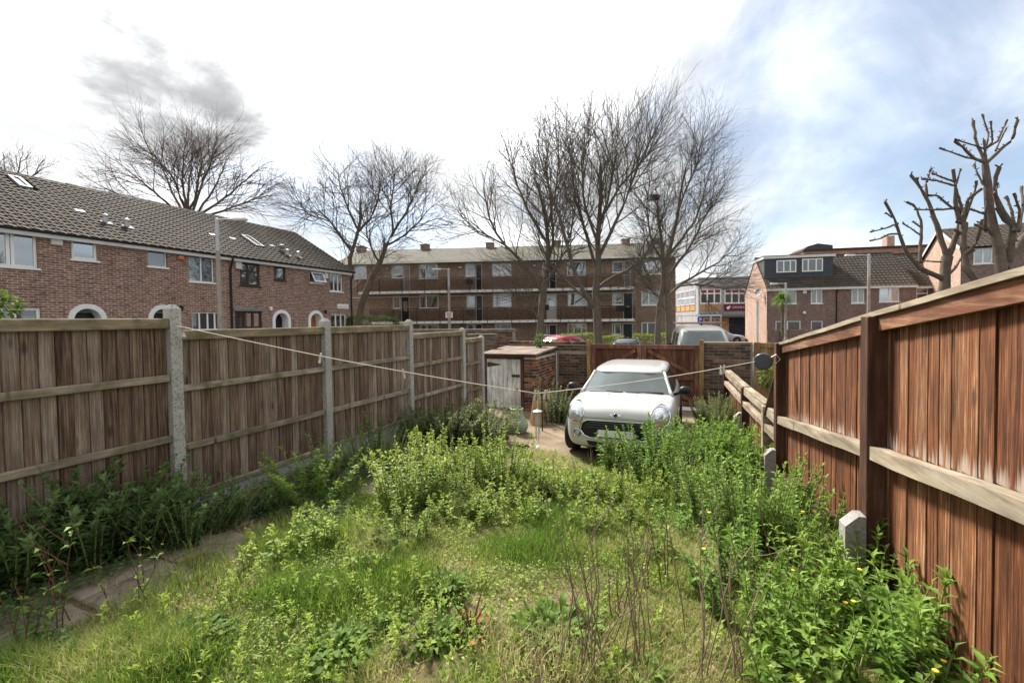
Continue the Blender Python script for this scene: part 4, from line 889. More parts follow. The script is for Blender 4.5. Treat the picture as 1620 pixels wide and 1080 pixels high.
lay(wall, (-3.50, WY, 0), 0, .80, zg+.02, 1.0, 'brick_brown'); lay(wall, (-4.98, WY, 0), 0, 2.28, 1.02, 1.18, 'brick_brown')
for i in range(29): share('coping_brick', BR[(.215, 'brick')], wall, (-4.98+.068*i+.012*i*.9, WY+.212, 1.195), (0, 0, -math.pi/2), (1, .68, 1))
pier = thing('brick_wall', 'dark brick wall section to the right of the gate', 'wall', (0, 0, 0))
MB().box(.11, 1.16, WY+.010, WY+.21, zg, 1.27).build('mortar', M['mortar_dark'], pier)
lay(pier, (.11, WY, 0), 0, 1.05, zg+.02, 1.27, 'brick_brown')
nb = thing('brick_wall', 'taller dark brick wall of the neighbouring garden behind the left fence', 'wall', (0, 0, 0))
MB().box(-9.5, -5.02, 12.32, 12.52, -.7, 1.53).build('mortar', M['mortar_dark'], nb)
lay(nb, (-6.6, 12.31, 0), 0, 1.55, .92, 1.53, 'brick_brown')
MB().box(-9.5, -5.0, 12.29, 12.55, 1.535, 1.60).build('coping', M['grey_timber'], nb)
# timbers stacked against it
for i, (a, b_, z, yy) in enumerate(((-5.75, -4.97, .62, 10.9), (-5.7, -4.99, .80, 10.95), (-5.8, -5.02, .98, 11.0), (-5.6, -5.04, 1.16, 11.1), (-5.9, -5.05, 1.33, 11.2))):
    o = MB().box(a, b_, -.1, .1, 0, .165, .01).build('timber_sleeper', M['grey_timber']); o.location = (0, yy, z)
    tag(o, 'weathered timber sleeper stacked behind the last post, %s' % ['lowest of five', 'second from the bottom', 'middle of five', 'second from the top', 'topmost of five'][i], 'timber', 'timber sleepers stacked behind the fence end')
o = MB().box(-5.95, -4.97, 10.75, 11.3, -.35, .61, .01).build('brick_plinth', M['right_brick']); tag(o, 'low brick plinth under the stacked timber sleepers', 'plinth')

# shed
SY = 10.2; SX0, SX1 = -4.93, -3.57
shed = thing('brick_shed', 'small brick shed with flaking white plank door', 'shed', (0, 0, 0)); zs = hz(-4, 10.2)-.05
MB().box(SX0+.0, SX1-.008, SY+.14, WY-.02, zs, .96).box(-3.885, SX1-.008, SY+.010, SY+.139, zs, .96).build('mortar', M['mortar'], shed)
lay(shed, (-3.885, SY, 0), 0, SX1+3.885-.002, zs+.02, .96); lay(shed, (SX1, SY, 0), math.pi/2, WY-SY-.02, zs+.02, .96, flip=1)
rf = MB().add([(SX0-.1, SY-.12, 1.0), (SX1+.03, SY-.12, 1.0), (SX1+.05, WY-.01, 1.09), (SX0-.1, WY-.01, 1.09), (SX0-.1, SY-.12, 1.045), (SX1+.03, SY-.12, 1.045), (SX1+.05, WY-.01, 1.135), (SX0-.1, WY-.01, 1.135)], [(0,3,2,1),(4,5,6,7),(0,1,5,4),(1,2,6,5),(2,3,7,6),(3,0,4,7)]).build('roof', M['felt_roof'], shed)
MB().box(SX0-.1, SX1+.03, SY-.145, SY-.122, .99, 1.04).build('roof_edge', M['dark_wood'], rf)
MB().box(SX0-.02, -3.98, SY+.02, SY+.10, .905, .985).box(-3.98, -3.905, SY+.018, SY+.105, zs, .985).box(SX0-.03, SX0+.03, SY+.018, SY+.1, zs, .904).build('door_frame', M['dark_wood'], shed)
dr = MB().box(SX0+.04, -3.99, SY+.075, SY+.098, zs+.08, .90).build('door', M['white_board'], shed)
n = 8; dwid = (-3.99-(SX0+.04))/n
for i in range(n): MB().box(SX0+.04+i*dwid+.002, SX0+.04+(i+1)*dwid-.002, SY+.035, SY+.073+random.uniform(-.003, 0), zs+.06+random.uniform(0, .04), .902, .004).build('plank', M['white_board'], dr)
MB().add([(SX0+.06, SY+.028, .70), (SX0+.42, SY+.028, .755), (SX0+.42, SY+.028, .775), (SX0+.06, SY+.028, .83), (SX0+.06, SY+.034, .70), (SX0+.42, SY+.034, .755), (SX0+.42, SY+.034, .775), (SX0+.06, SY+.034, .83)], [(0,1,2,3),(7,6,5,4),(0,4,5,1),(1,5,6,2),(2,6,7,3),(3,7,4,0)]).build('strap_hinge', M['rust'], dr)
MB().box(-4.22, -4.01, SY+.02, SY+.034, .47, .53).build('bolt', M['rust'], dr); MB().box(-4.12, -4.06, SY+.026, SY+.034, .12, .2).build('lock_plate', M['rust'], dr)
MB().tube([(SX1+.02, WY-.05, zs), (SX1+.02, WY-.05, 1.0)], .018, 6).build('conduit', M['grey_metal'], shed)

# gate
GY = WY-.02; gx0, gx1 = -2.60, .02; gm = (gx0+gx1)/2-.03; gz0, gz1 = hz(-1, 11.8)+.05, 1.20
for x, lb, mt in ((-2.66, 'pale timber gate post at the end of the red brick wall', 'new_wood'), (.065, 'pale timber gate post against the right brick wall', 'new_wood')):
    o = MB().box(-.05, .05, -.05, .05, -.2, gz1-gz0+.12, .005).build('gate_post', M[mt]); o.location = (x, GY-.02, gz0); tag(o, lb, 'gate post', 'timber gate posts')
def leaf(x0, x1, lb, mirror):
    root = thing('timber_gate', lb, 'gate', (x0, GY, gz0), 0); wd = x1-x0; H = gz1-gz0; n = int(round(wd/.105)); bw = wd/n
    for i in range(n): MB().box(i*bw-.004, (i+1)*bw-.001, .0+.006*(i % 2), .02+.006*(i % 2), .02, H-.02, .003).build('board', M['gate_wood'], root)
    f = .11; MB().box(0, f, -.05, -.002, 0, H, .005).build('stile', M['gate_frame'], root); MB().box(wd-f, wd, -.05, -.002, 0, H, .005).build('stile', M['gate_frame'], root)
    MB().box(f+.002, wd-f-.002, -.048, -.003, H-.11, H-.001, .005).build('top_rail', M['gate_frame'], root)
    MB().box(f+.002, wd-f-.002, -.048, -.003, H*.44, H*.44+.11, .005).build('middle_rail', M['gate_frame'], root)
    MB().box(f+.002, wd-f-.002, -.048, -.003, .04, .15, .005).build('bottom_rail', M['gate_frame'], root)
    a, b_ = (f+.04, wd-f-.04); 
    for z0, z1 in ((H-.14, H*.44+.13), (H*.44-.02, .17)):
        p, q = ((a, -.026, z0), (b_, -.026, z1)); 
        if mirror: p, q = ((b_, -.026, z0), (a, -.026, z1))
        MB().bar(p, q, .042, .09, (0, -1, 0)).build('brace', M['gate_frame'], root) if False else MB().bar(p, q, .09, .042, (0, 1, 0)).build('brace', M['gate_frame'], root)
    return root
leaf(gx0, gm-.004, 'left leaf of the red brown timber gate behind the car', True)
leaf(gm+.004, gx1, 'right leaf of the timber gate with its diagonal brace showing', False)
# neighbour's newer timber gate
ng = thing('timber_gate', 'newer yellow timber gate beyond the right brick wall', 'gate', (1.18, WY-.01, -.3)); H = 1.57
for i in range(9): MB().box(i*.10-.004, (i+1)*.10-.001, .006*(i % 2), .02+.006*(i % 2), 0, H-.01, .003).build('board', M['new_wood'], ng)
for z in (H-.12, H*.62, .1): MB().box(.132, .9, -.04, -.002, z, z+.10, .004).build('rail', M['new_wood'], ng)
MB().box(0, .13, -.042, -.002, 0, H, .004).build('stile', M['new_wood'], ng)

# ------------------------------------------------------------------ washing line, reel, pegs, chime
P0 = Vector((LX+.065, 2.77, EYE-.01)); rp = rf_pt(2.54); P2 = at(1197, 571.5, 5.22); PM = at(849, 622, 4.85)
def line_pt(t):      # 0..1 left half, 1..2 right half
    if t <= 1: p = P0.lerp(PM, t); return p - Vector((0, 0, .035*math.sin(math.pi*t)))
    p = PM.lerp(P2, t-1); return p - Vector((0, 0, .03*math.sin(math.pi*(t-1))))
o = MB().tube([line_pt(i/14) for i in range(29)], .0045, 5).build('washing_line', M['rope']); tag(o, 'thin white washing line sagging across the garden', 'washing line')
reel = thing('line_reel', 'round dark grey washing line reel on the right fence post', 'reel', P2 + Vector((.065, 0, 0)), math.radians(-14))
def disc(prof, mat, name, par, loc=(0,0,0)):
    o = MB().lathe(prof, 24).build(name, M[mat], par); o.rotation_euler = (math.pi/2, 0, 0); o.location = loc; return shade_auto(o, 35)
disc([(.02, -.03), (.088, -.028), (.096, -.018), (.096, .018), (.088, .028), (.03, .030)], 'reel_grey', 'reel_case', reel); disc([(.030, .0), (.078, .001), (.078, .004), (.03, .006)], 'reel_grey', 'face_plate', reel, (0, -.030, 0))
MB().tube([(.08, 0, .05), (.13, .0, .085), (.17, 0, .03), (.12, 0, -.02), (.09, 0, -.01)], .006, 6).build('wall_bracket', M['grey_metal'], reel)
def peg(t, tilt, lb, mat='peg'):
    p = line_pt(t); root = thing('clothes_peg', lb, 'peg', p, random.uniform(-.5, .5), 'clothes pegs on the washing line')
    a = MB().box(-.006, -.001, -.006, .006, -.06, .022, .001).build('prong', M[mat], root); b_ = MB().box(.001, .006, -.006, .006, -.06, .022, .001).build('prong', M[mat], root)
    a.rotation_euler = (0, .05, 0); b_.rotation_euler = (0, -.05, 0); MB().box(-.008, .008, -.003, .003, -.008, -.004).build('spring', M['grey_metal'], root); root.rotation_euler = (random.uniform(-.1, .1), tilt, root.rotation_euler[2]); root.scale = (1.25, 1.25, 1.25)
def t_of(px):
    lo, hi = 0.0, 2.0
    for _ in range(40):
        md = (lo+hi)/2; q = RM.inverted() @ (line_pt(md)-Vector((0, 0, EYE))); x = 810+F*q.x/-q.z
        if x < px: lo = md
        else: hi = md
    return lo
for px, tl, lb, mt in ((507, .25, 'pale clothes peg in front of the second concrete post', 'offwhite'), (638, -.3, 'brown clothes peg in front of the third concrete post', 'peg'), (816, -.3, 'brown clothes peg in front of the white shed door', 'peg'), (846, .1, 'left peg of the cluster at the lowest point of the line', 'offwhite'), (852, -.15, 'second peg of the cluster above the wind chime', 'peg'), (862, .15, 'third peg of the cluster above the wind chime', 'offwhite'), (866, -.2, 'right hand peg of the cluster above the wind chime', 'peg'), (1140.5, .0, 'left of two white pegs near the line reel', 'offwhite'), (1145.5, .05, 'right of two white pegs near the line reel', 'offwhite')):
    peg(t_of(px), tl, lb, mt)
tb = line_pt(t_of(290)); tg = thing('hanging_bell', 'tiny grey bell on an orange cord by the nearest concrete post', 'bell', tb)
MB().tube([(0, 0, 0), (0, 0, -.055)], .004, 5).build('cord', M['orange'], tg); MB().lathe([(.005, -.05), (.009, -.058), (.014, -.078), (.022, -.09)], 10).build('bell', M['grey_metal'], tg)
ch = thing('wind_chime', 'metal wind chime with disc, thin tubes and white ball', 'wind chime', line_pt(t_of(850)))
MB().tube([(0, 0, 0), (0, 0, -.19)], .002, 4).build('cord', M['rope'], ch); MB().lathe([(.004, -.16), (.015, -.175), (.050, -.190), (.052, -.196), (.01, -.196)], 16).build('disc', M['grey_metal'], ch)
for i in range(6): a = i*math.pi/3+.3; MB().tube([(.022*math.cos(a), .022*math.sin(a), -.20), (.022*math.cos(a), .022*math.sin(a), -.44-.015*i)], .004, 5).build('tube', M['grey_metal'], ch)
MB().tube([(0, 0, -.2), (0, 0, -.585)], .0012, 4).build('string', M['rope'], ch); MB().lathe([(.004, -.62), (.016, -.612), (.024, -.595), (.024, -.585), (.016, -.567), (.004, -.56)], 12).build('ball', M['white'], ch)

# ------------------------------------------------------------------ odds and ends by the shed
p = ground_at(818, 684); pot = MB().lathe([(.06, .0), (.17, .01), (.195, .05), (.19, .062), (.205, .075), (.215, .10), (.208, .115), (.220, .13), (.222, .155), (.212, .17), (.215, .19), (.195, .225), (.165, .27), (.14, .32), (.125, .38), (.12, .43), (.128, .435), (.128, .475), (.115, .48), (.105, .40), (.12, .25)], 24).build('garden_pot', M['pot_green'], smooth=True)
pot.location = p; tag(shade_auto(pot, 30), 'pale green ribbed bell shaped pot standing in front of the shed', 'pot')
pl = MB().box(-.17, .17, -.008, .008, 0, .50, .002).build('plywood_offcut', M['plywood']); q = ground_at(832, 685); pl.location = (q.x-.02, q.y+.75, q.z+.02); pl.location.z = hz(pl.location.x, pl.location.y); pl.rotation_euler = (math.radians(-14), math.radians(12), math.radians(35)); tag(pl, 'tan plywood offcut leaning behind the green pot', 'board')
q = ground_at(858, 682); po = MB().tube([(0, 0, -.05), (0, 0, .80), (0.004, 0, 1.02)], .014, 8).build('metal_pole', M['black_metal']); po.location = (q.x, q.y, hz(q.x, q.y)); tag(po, 'thin dark metal pole standing beside the shed wall', 'pole')
q = ground_at(826, 708); lb_ = MB().box(-.11, .11, -.05, .05, 0, .065, .008).build('loose_brick', M['dark_wood']); lb_.location = q; lb_.rotation_euler = (.05, .2, .9); tag(lb_, 'dark loose brick lying on the drive left of the car', 'brick')
for px, py, lb in ((868, 693, 'stack'),):
    pass

# ------------------------------------------------------------------ street lamps
def street_lamp(px, top, depth, arm, lb, sign=False, r=.085):
    b_ = at(px, 506, depth); zg = hz(b_.x, b_.y); zt = at(px, top, depth).z
    root = thing('street_lamp', lb, 'street lamp', (b_.x, b_.y, zg), YAW, 'street lamps'); H = zt-zg
    MB().lathe([(r*1.5, -.1), (r*1.5, 1.0), (r, 1.1), (r*.8, H*.8)], 10).build('column', M['lamp_post'], root)
    MB().lathe([(r*.78, H*.8), (r*.78, H), (r*.5, H+.02)], 10).build('bracket_sleeve', M['grey_metal'], root)
    MB().tube([(0, 0, H-.06), (arm*.5, 0, H-.02), (arm, 0, H-.03)], [.035, .03, .03], 6).build('arm', M['grey_metal'], root)
    s = 1 if arm > 0 else -1
    m = MB().box(min(arm, arm+s*.5), max(arm, arm+s*.5), -.09, .09, H-.09, H+.02, .03); hd = m.build('lantern', M['offwhite'], root)
    if sign:
        c = at(711.5, 498, depth).z-zg; sg_ = MB().box(-.21, .21, -.11, -.09, c-.17, c+.17).build('notice_board', M['white'], root)
        for i, (w_, zz_) in enumerate(((.34, .12), (.30, .06), (.34, 0), (.26, -.06), (.30, -.12))): MB().box(-w_/2, w_/2, -.114, -.111, c+zz_-.016, c+zz_+.016).build('red_lettering', M['red_panel'], sg_)
    return root
street_lamp(348, 347, 16.0, .55, 'tall concrete street lamp standing in front of the left terrace')
street_lamp(711, 425, 27.0, -.45, 'street lamp with a small red lettered notice before the flats', True)
street_lamp(1243, 448, 33.0, -.6, 'short street lamp beside the palm and the dormer house')
street_lamp(1374, 403, 24.0, -.75, 'tall street lamp in front of the right hand brick houses')
b_ = at(1198, 530, 36); pl2 = MB().tube([(0, 0, 0), (0, 0, at(1198, 476, 36).z-hz(b_.x, b_.y))], .11, 8).build('white_post', M['offwhite']); pl2.location = (b_.x, b_.y, hz(b_.x, b_.y)); tag(pl2, 'white plastic post in front of the pale gable wall', 'post')
gw = MB().box(0, 8.5, 0, .22, 0, 1.75).build('boundary_wall', M['right_brick']); b_ = at(1214, 530, 34); gw.location = (b_.x, b_.y, -.85); gw.rotation_euler = (0, 0, math.radians(8.3)); tag(gw, 'low brick front wall of the right hand houses', 'wall')
# ------------------------------------------------------------------ vehicles
def paint(name, c, rough=0.3):
    t = NT(name); f = t.noise(t.coord('Object'), 2.5, 4); cc = t.mix(1.0, c, t.ramp(f, [(0.3, 0.93), (0.7, 1.03)]), 'MULTIPLY'); return t.bsdf(cc, rough, None, 0.5, 0.0, 0.6)
M['car_cream'] = paint('cream_car_paint', (0.46, 0.455, 0.435)); M['car_red'] = paint('red_car_paint', (0.45, 0.025, 0.04)); M['car_black'] = paint('black_car_paint', (0.015, 0.016, 0.020)); M['van_white'] = paint('white_van_paint', (0.55, 0.54, 0.49)); M['car_silver'] = paint('silver_car_paint', (0.35, 0.37, 0.40))
def cglass(name, d, refl):
    t = NT(name); df = t.n('ShaderNodeBsdfDiffuse'); v = t.coord('Object'); t.put(df.inputs[0], t.mix(t.ramp(t.noise(v, 2.2, 3), [(.35, 0.), (.65, 1.)]), tuple(x*.6 for x in d), d)); gl = t.n('ShaderNodeBsdfGlossy'); gl.inputs['Roughness'].default_value = .04; t.put(gl.inputs[0], (.9, .97, .96))
    fr_ = t.n('ShaderNodeFresnel'); fr_.inputs[0].default_value = 1.5; ms = t.n('ShaderNodeMixShader'); t.l(t.math('ADD', fr_.outputs[0], refl, True), ms.inputs[0]); t.l(df.outputs[0], ms.inputs[1]); t.l(gl.outputs[0], ms.inputs[2]); t.l(ms.outputs[0], t.out.inputs[0]); return t.m
M['screen'] = cglass('windscreen_glass', (0.075, 0.088, 0.086), 0.08); M['side_glass'] = cglass('dark_side_glass', (0.03, 0.03, 0.032), 0.06)
M['chrome'] = simple('chrome', (0.62, 0.62, 0.63), 0.15, 0.03, 4, 0.0, metal=1.0); M['tyre'] = simple('tyre_rubber', (0.018, 0.018, 0.018), 0.8, 0.2, 10, 0.1); M['lens'] = cglass('headlamp_lens', (0.42, 0.44, 0.46), 0.25); M['amber'] = simple('amber_lens', (0.50, 0.20, 0.10), 0.3, 0.1, 6, 0.0)
M['reflector'] = simple('bright_reflector', (0.72, 0.73, 0.74), 0.2, 0.1, 20, 0.0, metal=0.6); M['plate'] = simple('white_number_plate', (0.72, 0.72, 0.70), 0.4, 0.05, 4, 0.0)
def loft(par, stations, mat, name='body', lv=2):
    V = []; Fq = []; full = None
    for y, half in stations:
        ring = half + [(-x, z) for x, z in reversed(half[1:-1])]
        full = len(ring); V += [(x, y, z) for x, z in ring]
    for i in range(len(stations)-1):
        for k in range(full): Fq.append((i*full+k, i*full+(k+1) % full, (i+1)*full+(k+1) % full, (i+1)*full+k))
    h = len(stations[0][1])
    for base, rev in ((0, False), ((len(stations)-1)*full, True)):
        for k in range(h-1):
            a, b_ = k, k+1; c, d = (full-b_) % full, (full-a) % full
            f = [base+a, base+b_, base+c, base+d]; f2 = []
            for q in f:
                if q not in f2: f2.append(q)
            if len(f2) > 2: Fq.append(tuple(f2 if rev else f2[::-1]))
    o = MB().add(V, Fq).build(name, M[mat], par)
    bm = bmesh.new(); bm.from_mesh(o.data); bmesh.ops.recalc_face_normals(bm, faces=bm.faces); bm.to_mesh(o.data); bm.free()
    subsurf_bake(o, lv)
    bv = BVHTree.FromPolygons([v.co for v in o.data.vertices], [p.vertices[:] for p in o.data.polygons])
    return o, bv
def proj(bv, x, z, off, axis='front'):
    if axis == 'front': org, d = Vector((x, -5, z)), Vector((0, 1, 0))
    elif axis == 'rear': org, d = Vector((x, 12, z)), Vector((0, -1, 0))
    elif axis == 'left': org, d = Vector((-5, x, z)), Vector((1, 0, 0))
    else: org, d = Vector((5, x, z)), Vector((-1, 0, 0))
    for k in range(12):
        h = bv.ray_cast(org, d)
        if h[0] is not None:
            n = h[1] if h[1].dot(d) < 0 else -h[1]; return h[0] + n*off
        org.z -= .01
    return org + d*5
def patch(par, name, mat, bv, outline, off, axis='front', n=8, inner=None):
    """outline: function angle(0..1)->(x,z); a shell laid on the surface, ring when inner < 1 given"""
    ns = 36; V = []; Fq = []; cx = sum(outline(k/ns)[0] for k in range(ns))/ns; cz = sum(outline(k/ns)[1] for k in range(ns))/ns
    r0 = inner or 0.02; rings = 3 if inner else 6
    for r in range(rings+1):
        f = r0+(1-r0)*r/rings
        for k in range(ns):
            x, z = outline(k/ns); lift = off*(.2 if r == rings else (1.0 if not inner or r else .6)); V.append(proj(bv, cx+(x-cx)*f, cz+(z-cz)*f, lift, axis))
    for r in range(rings):
        for k in range(ns): Fq.append((r*ns+k, r*ns+(k+1) % ns, (r+1)*ns+(k+1) % ns, (r+1)*ns+k))
    o = MB().add(V, Fq).build(name, M[mat], par, True)
    bm = bmesh.new(); bm.from_mesh(o.data); bmesh.ops.recalc_face_normals(bm, faces=bm.faces); bm.to_mesh(o.data); bm.free(); return o
def ell(cx, cz, rx, rz, e=1.0, rot=0.0):
    def f(t):
        a = 2*math.pi*t; c, s = math.cos(a), math.sin(a); x = rx*math.copysign(abs(c)**e, c); z = rz*math.copysign(abs(s)**e, s)
        return cx+x*math.cos(rot)-z*math.sin(rot), cz+x*math.sin(rot)+z*math.cos(rot)
    return f
def quadline(p):     # outline through corner points
    def f(t):
        n = len(p); k = int(t*n) % n; u = t*n-int(t*n); a, b_ = p[k], p[(k+1) % n]; return a[0]+(b_[0]-a[0])*u, a[1]+(b_[1]-a[1])*u
    return f
def wheel(par, x, y, r=.305, wd=.2, side=1):
    t = MB().lathe([(r*.62, -wd/2), (r*.9, -wd/2), (r, -wd*.36), (r, wd*.36), (r*.9, wd/2), (r*.62, wd/2)], 28).build('wheel', M['tyre'], par, True); t.location = (x, y, r); t.rotation_euler = (0, math.pi/2*side, 0)
    m = MB().lathe([(.04, wd*.42), (r*.55, wd*.38), (r*.63, wd*.5), (r*.63, wd*.2), (r*.1, wd*.2)], 28)
    for k in range(5):
        a = 2*math.pi*k/5; m.bar((.03*math.cos(a), .03*math.sin(a), wd*.44), (r*.6*math.cos(a), r*.6*math.sin(a), wd*.44), .05, .03)
    m.build('rim', M['grey_metal'], t); return t

# --- small cream hatchback nosed towards the camera
q = ground_at(978, 716); cy = 6.78; cx = on_y(977.5, 660, 7.0).x
car = thing('parked_car', 'cream hatchback with big oval headlights parked in front of the gate', 'car', (cx, cy, hz(cx, 8.5)+.004), math.radians(1.0))
def msec(w, zb, zs, zt): return [(0, zb), (w*.80, zb), (w*.965, zb+.07), (w, .44+.1*(zs-.6)), (w*.985, zs-.12), (w*.93, zs-.015), (w*.78, zt-.025), (w*.42, zt), (0, zt+.012)]
body, bv = loft(car, [(0, msec(.52, .27, .685, .735)), (.035, msec(.65, .23, .765, .805)), (.11, msec(.74, .195, .835, .870)), (.24, msec(.80, .18, .885, .915)), (.45, msec(.838, .175, .905, .935)), (.75, msec(.858, .17, .915, .945)), (1.08, msec(.863, .17, .925, .955)), (1.3, msec(.863, .17, .935, .965)), (2.4, msec(.863, .17, .95, .975)), (3.3, msec(.855, .18, .96, .985)), (3.62, msec(.81, .22, .94, .97)), (3.78, msec(.74, .28, .88, .91)), (3.82, msec(.6, .34, .82, .85))], 'car_cream')
car.scale = (1, 1, .955); car.location.z += .035
def ringplan(y0, y1, hw, z, n=28, e=.42):
    out = []
    for k in range(n):
        a = 2*math.pi*k/n; c, s = math.cos(a), math.sin(a); out.append((hw*math.copysign(abs(c)**e, c), (y0+y1)/2+(y1-y0)/2*math.copysign(abs(s)**e, s), z))
    return out
def cabin(par, levels, mat, name, cap=True):
    V = []; Fq = []; n = 28
    for lv in levels: V += ringplan(*lv)
    for i in range(len(levels)-1):
        for k in range(n): Fq.append((i*n+k, i*n+(k+1) % n, (i+1)*n+(k+1) % n, (i+1)*n+k))
    if cap: Fq.append(tuple((len(levels)-1)*n+k for k in range(n)))
    return shade_auto(MB().add(V, Fq).build(name, M[mat], par), 50)
cabin(car, [(.98, 3.74, .79, .90), (1.12, 3.72, .765, .99), (1.36, 3.62, .695, 1.145), (1.56, 3.48, .632, 1.27)], 'side_glass', 'glazing')
roof = cabin(car, [(1.50, 3.56, .655, 1.245), (1.50, 3.56, .655, 1.270), (1.56, 3.50, .625, 1.308), (1.70, 3.36, .54, 1.336), (2.0, 3.05, .36, 1.351), (2.4, 2.7, .12, 1.355)], 'car_cream', 'roof')
V = []; Fq = []; N = 12
for j in range(7):
    tt = j/6; y0 = 1.005+.515*tt; hw = .715-.125*tt; z = .935+.32*tt
    for i in range(N+1): s = -1+2*i/N; V.append((s*hw, y0-.02+.16*s*s*(1-.3*tt), z))
for j in range(6):
    for i in range(N): a = j*(N+1)+i; Fq.append((a, a+1, a+N+2, a+N+1))
MB().add(V, Fq).build('windscreen', M['screen'], car, True)
for s in (-1, 1):
    MB().tube([(s*.755, 1.12, .92), (s*.735, 1.17, .955), (s*.665, 1.42, 1.11), (s*.612, 1.62, 1.262)], [.03, .028, .024, .022], 8).build('windscreen_pillar', M['car_cream'], car, True)
    m = MB().lathe([(.005, -.09), (.06, -.075), (.088, -.03), (.09, .02), (.06, .07), (.005, .085)], 14).build('mirror', M['black'], car, True); m.location = (s*.955, 1.30, 1.0); m.scale = (1.05, .7, .82); MB().bar((-s*.05, 0, -.05), (-s*.17, .02, -.11), .05, .06).build('mirror_stalk', M['black'], m)
    hc = (s*.622, .745); cap_ = 'headlight'
    h = patch(car, 'headlight', 'chrome', bv, ell(*hc, .148, .160, 1.0, s*-.12), .016, inner=.86)
    patch(h, 'lens', 'lens', bv, ell(*hc, .129, .140, 1.0, s*-.12), .012)
    patch(h, 'reflector', 'reflector', bv, ell(hc[0]+s*.01, hc[1]+.025, .075, .085), .019)
    patch(h, 'projector', 'lens', bv, ell(hc[0]+s*.01, hc[1]+.025, .036, .042), .024)
    patch(h, 'indicator', 'amber', bv, ell(hc[0]-s*.01, hc[1]-.108, .075, .026), .018)
    f = patch(car, 'fog_lamp', 'black', bv, ell(s*.585, .445, .068, .068), .008); patch(f, 'ring', 'chrome', bv, ell(s*.585, .445, .066, .066), .014, inner=.74); patch(f, 'lens', 'lens', bv, ell(s*.585, .445, .04, .04), .016)
    a = patch(car, 'wheel_arch', 'black', bv, ell(.66, .33, .385, .385), .012, 'right' if s > 0 else 'left'); a = patch(car, 'wheel_arch', 'black', bv, ell(3.15, .33, .385, .385), .012, 'right' if s > 0 else 'left')
    for y in (.66, 3.15): wheel(car, s*.778, y, .30, .205, s)
    patch(car, 'side_sill', 'black', bv, quadline([(1.05, .16), (2.75, .16), (2.75, .25), (1.05, .25)]), .01, 'right' if s > 0 else 'left')
gpts = [(-.555, .51), (-.50, .42), (-.40, .385), (.40, .385), (.50, .42), (.555, .51), (.53, .62), (.43, .672), (-.43, .672), (-.53, .62)]
gr = patch(car, 'grille', 'black', bv, quadline(gpts), .006); patch(gr, 'chrome_surround', 'chrome', bv, quadline(gpts), .018, inner=.94)
for z, hw in ((.632, .40), (.595, .46), (.557, .475)): patch(gr, 'slat', 'reel_grey', bv, quadline([(-hw, z-.006), (hw, z-.006), (hw, z+.006), (-hw, z+.006)]), .016)
patch(car, 'lower_intake', 'black', bv, quadline([(-.40, .255), (.40, .255), (.44, .335), (-.44, .335)]), .006)
pt = MB().box(-.26, .26, -.022, -.012, .415, .525, .003).build('number_plate', M['plate'], car); pt.location = (0, proj(bv, 0, .47, .0).y-.004, 0)
lg = patch(car, 'badge', 'black', bv, ell(0, .755, .036, .030), .010); patch(lg, 'badge_ring', 'chrome', bv, ell(0, .755, .040, .033), .013, inner=.74); 
for s in (-1, 1): patch(lg, 'wing', 'chrome', bv, quadline([(s*.04, .771), (s*.105, .767), (s*.085, .749), (s*.04, .741)]), .011)
patch(car, 'bonnet_gap', 'black', bv, quadline([(-.50, .700), (.50, .700), (.50, .706), (-.50, .706)]), .0025)
patch(car, 'front_valance', 'black', bv, quadline([(-.55, .205), (.55, .205), (.58, .228), (-.58, .228)]), .006)
for s, a, b_ in ((-1, (-.60, 1.10, .955), (-.02, .985, .968)), (1, (.02, .99, .960), (.62, 1.12, .958))): MB().tube([a, ((a[0]+b_[0])/2, (a[1]+b_[1])/2-.035, .972), b_], .011, 6).build('wiper', M['black'], car)
for s in (-.22, .22): MB().lathe([(.018, 0), (.014, .016), (.004, .02)], 8, (s, .80, proj(bv, s, .93, 0).z*0+.938)).build('washer_jet', M['black'], car)
MB().tube([(0, 3.2, 1.33), (0, 3.32, 1.40)], [.012, .004], 6).build('aerial', M['black'], car)

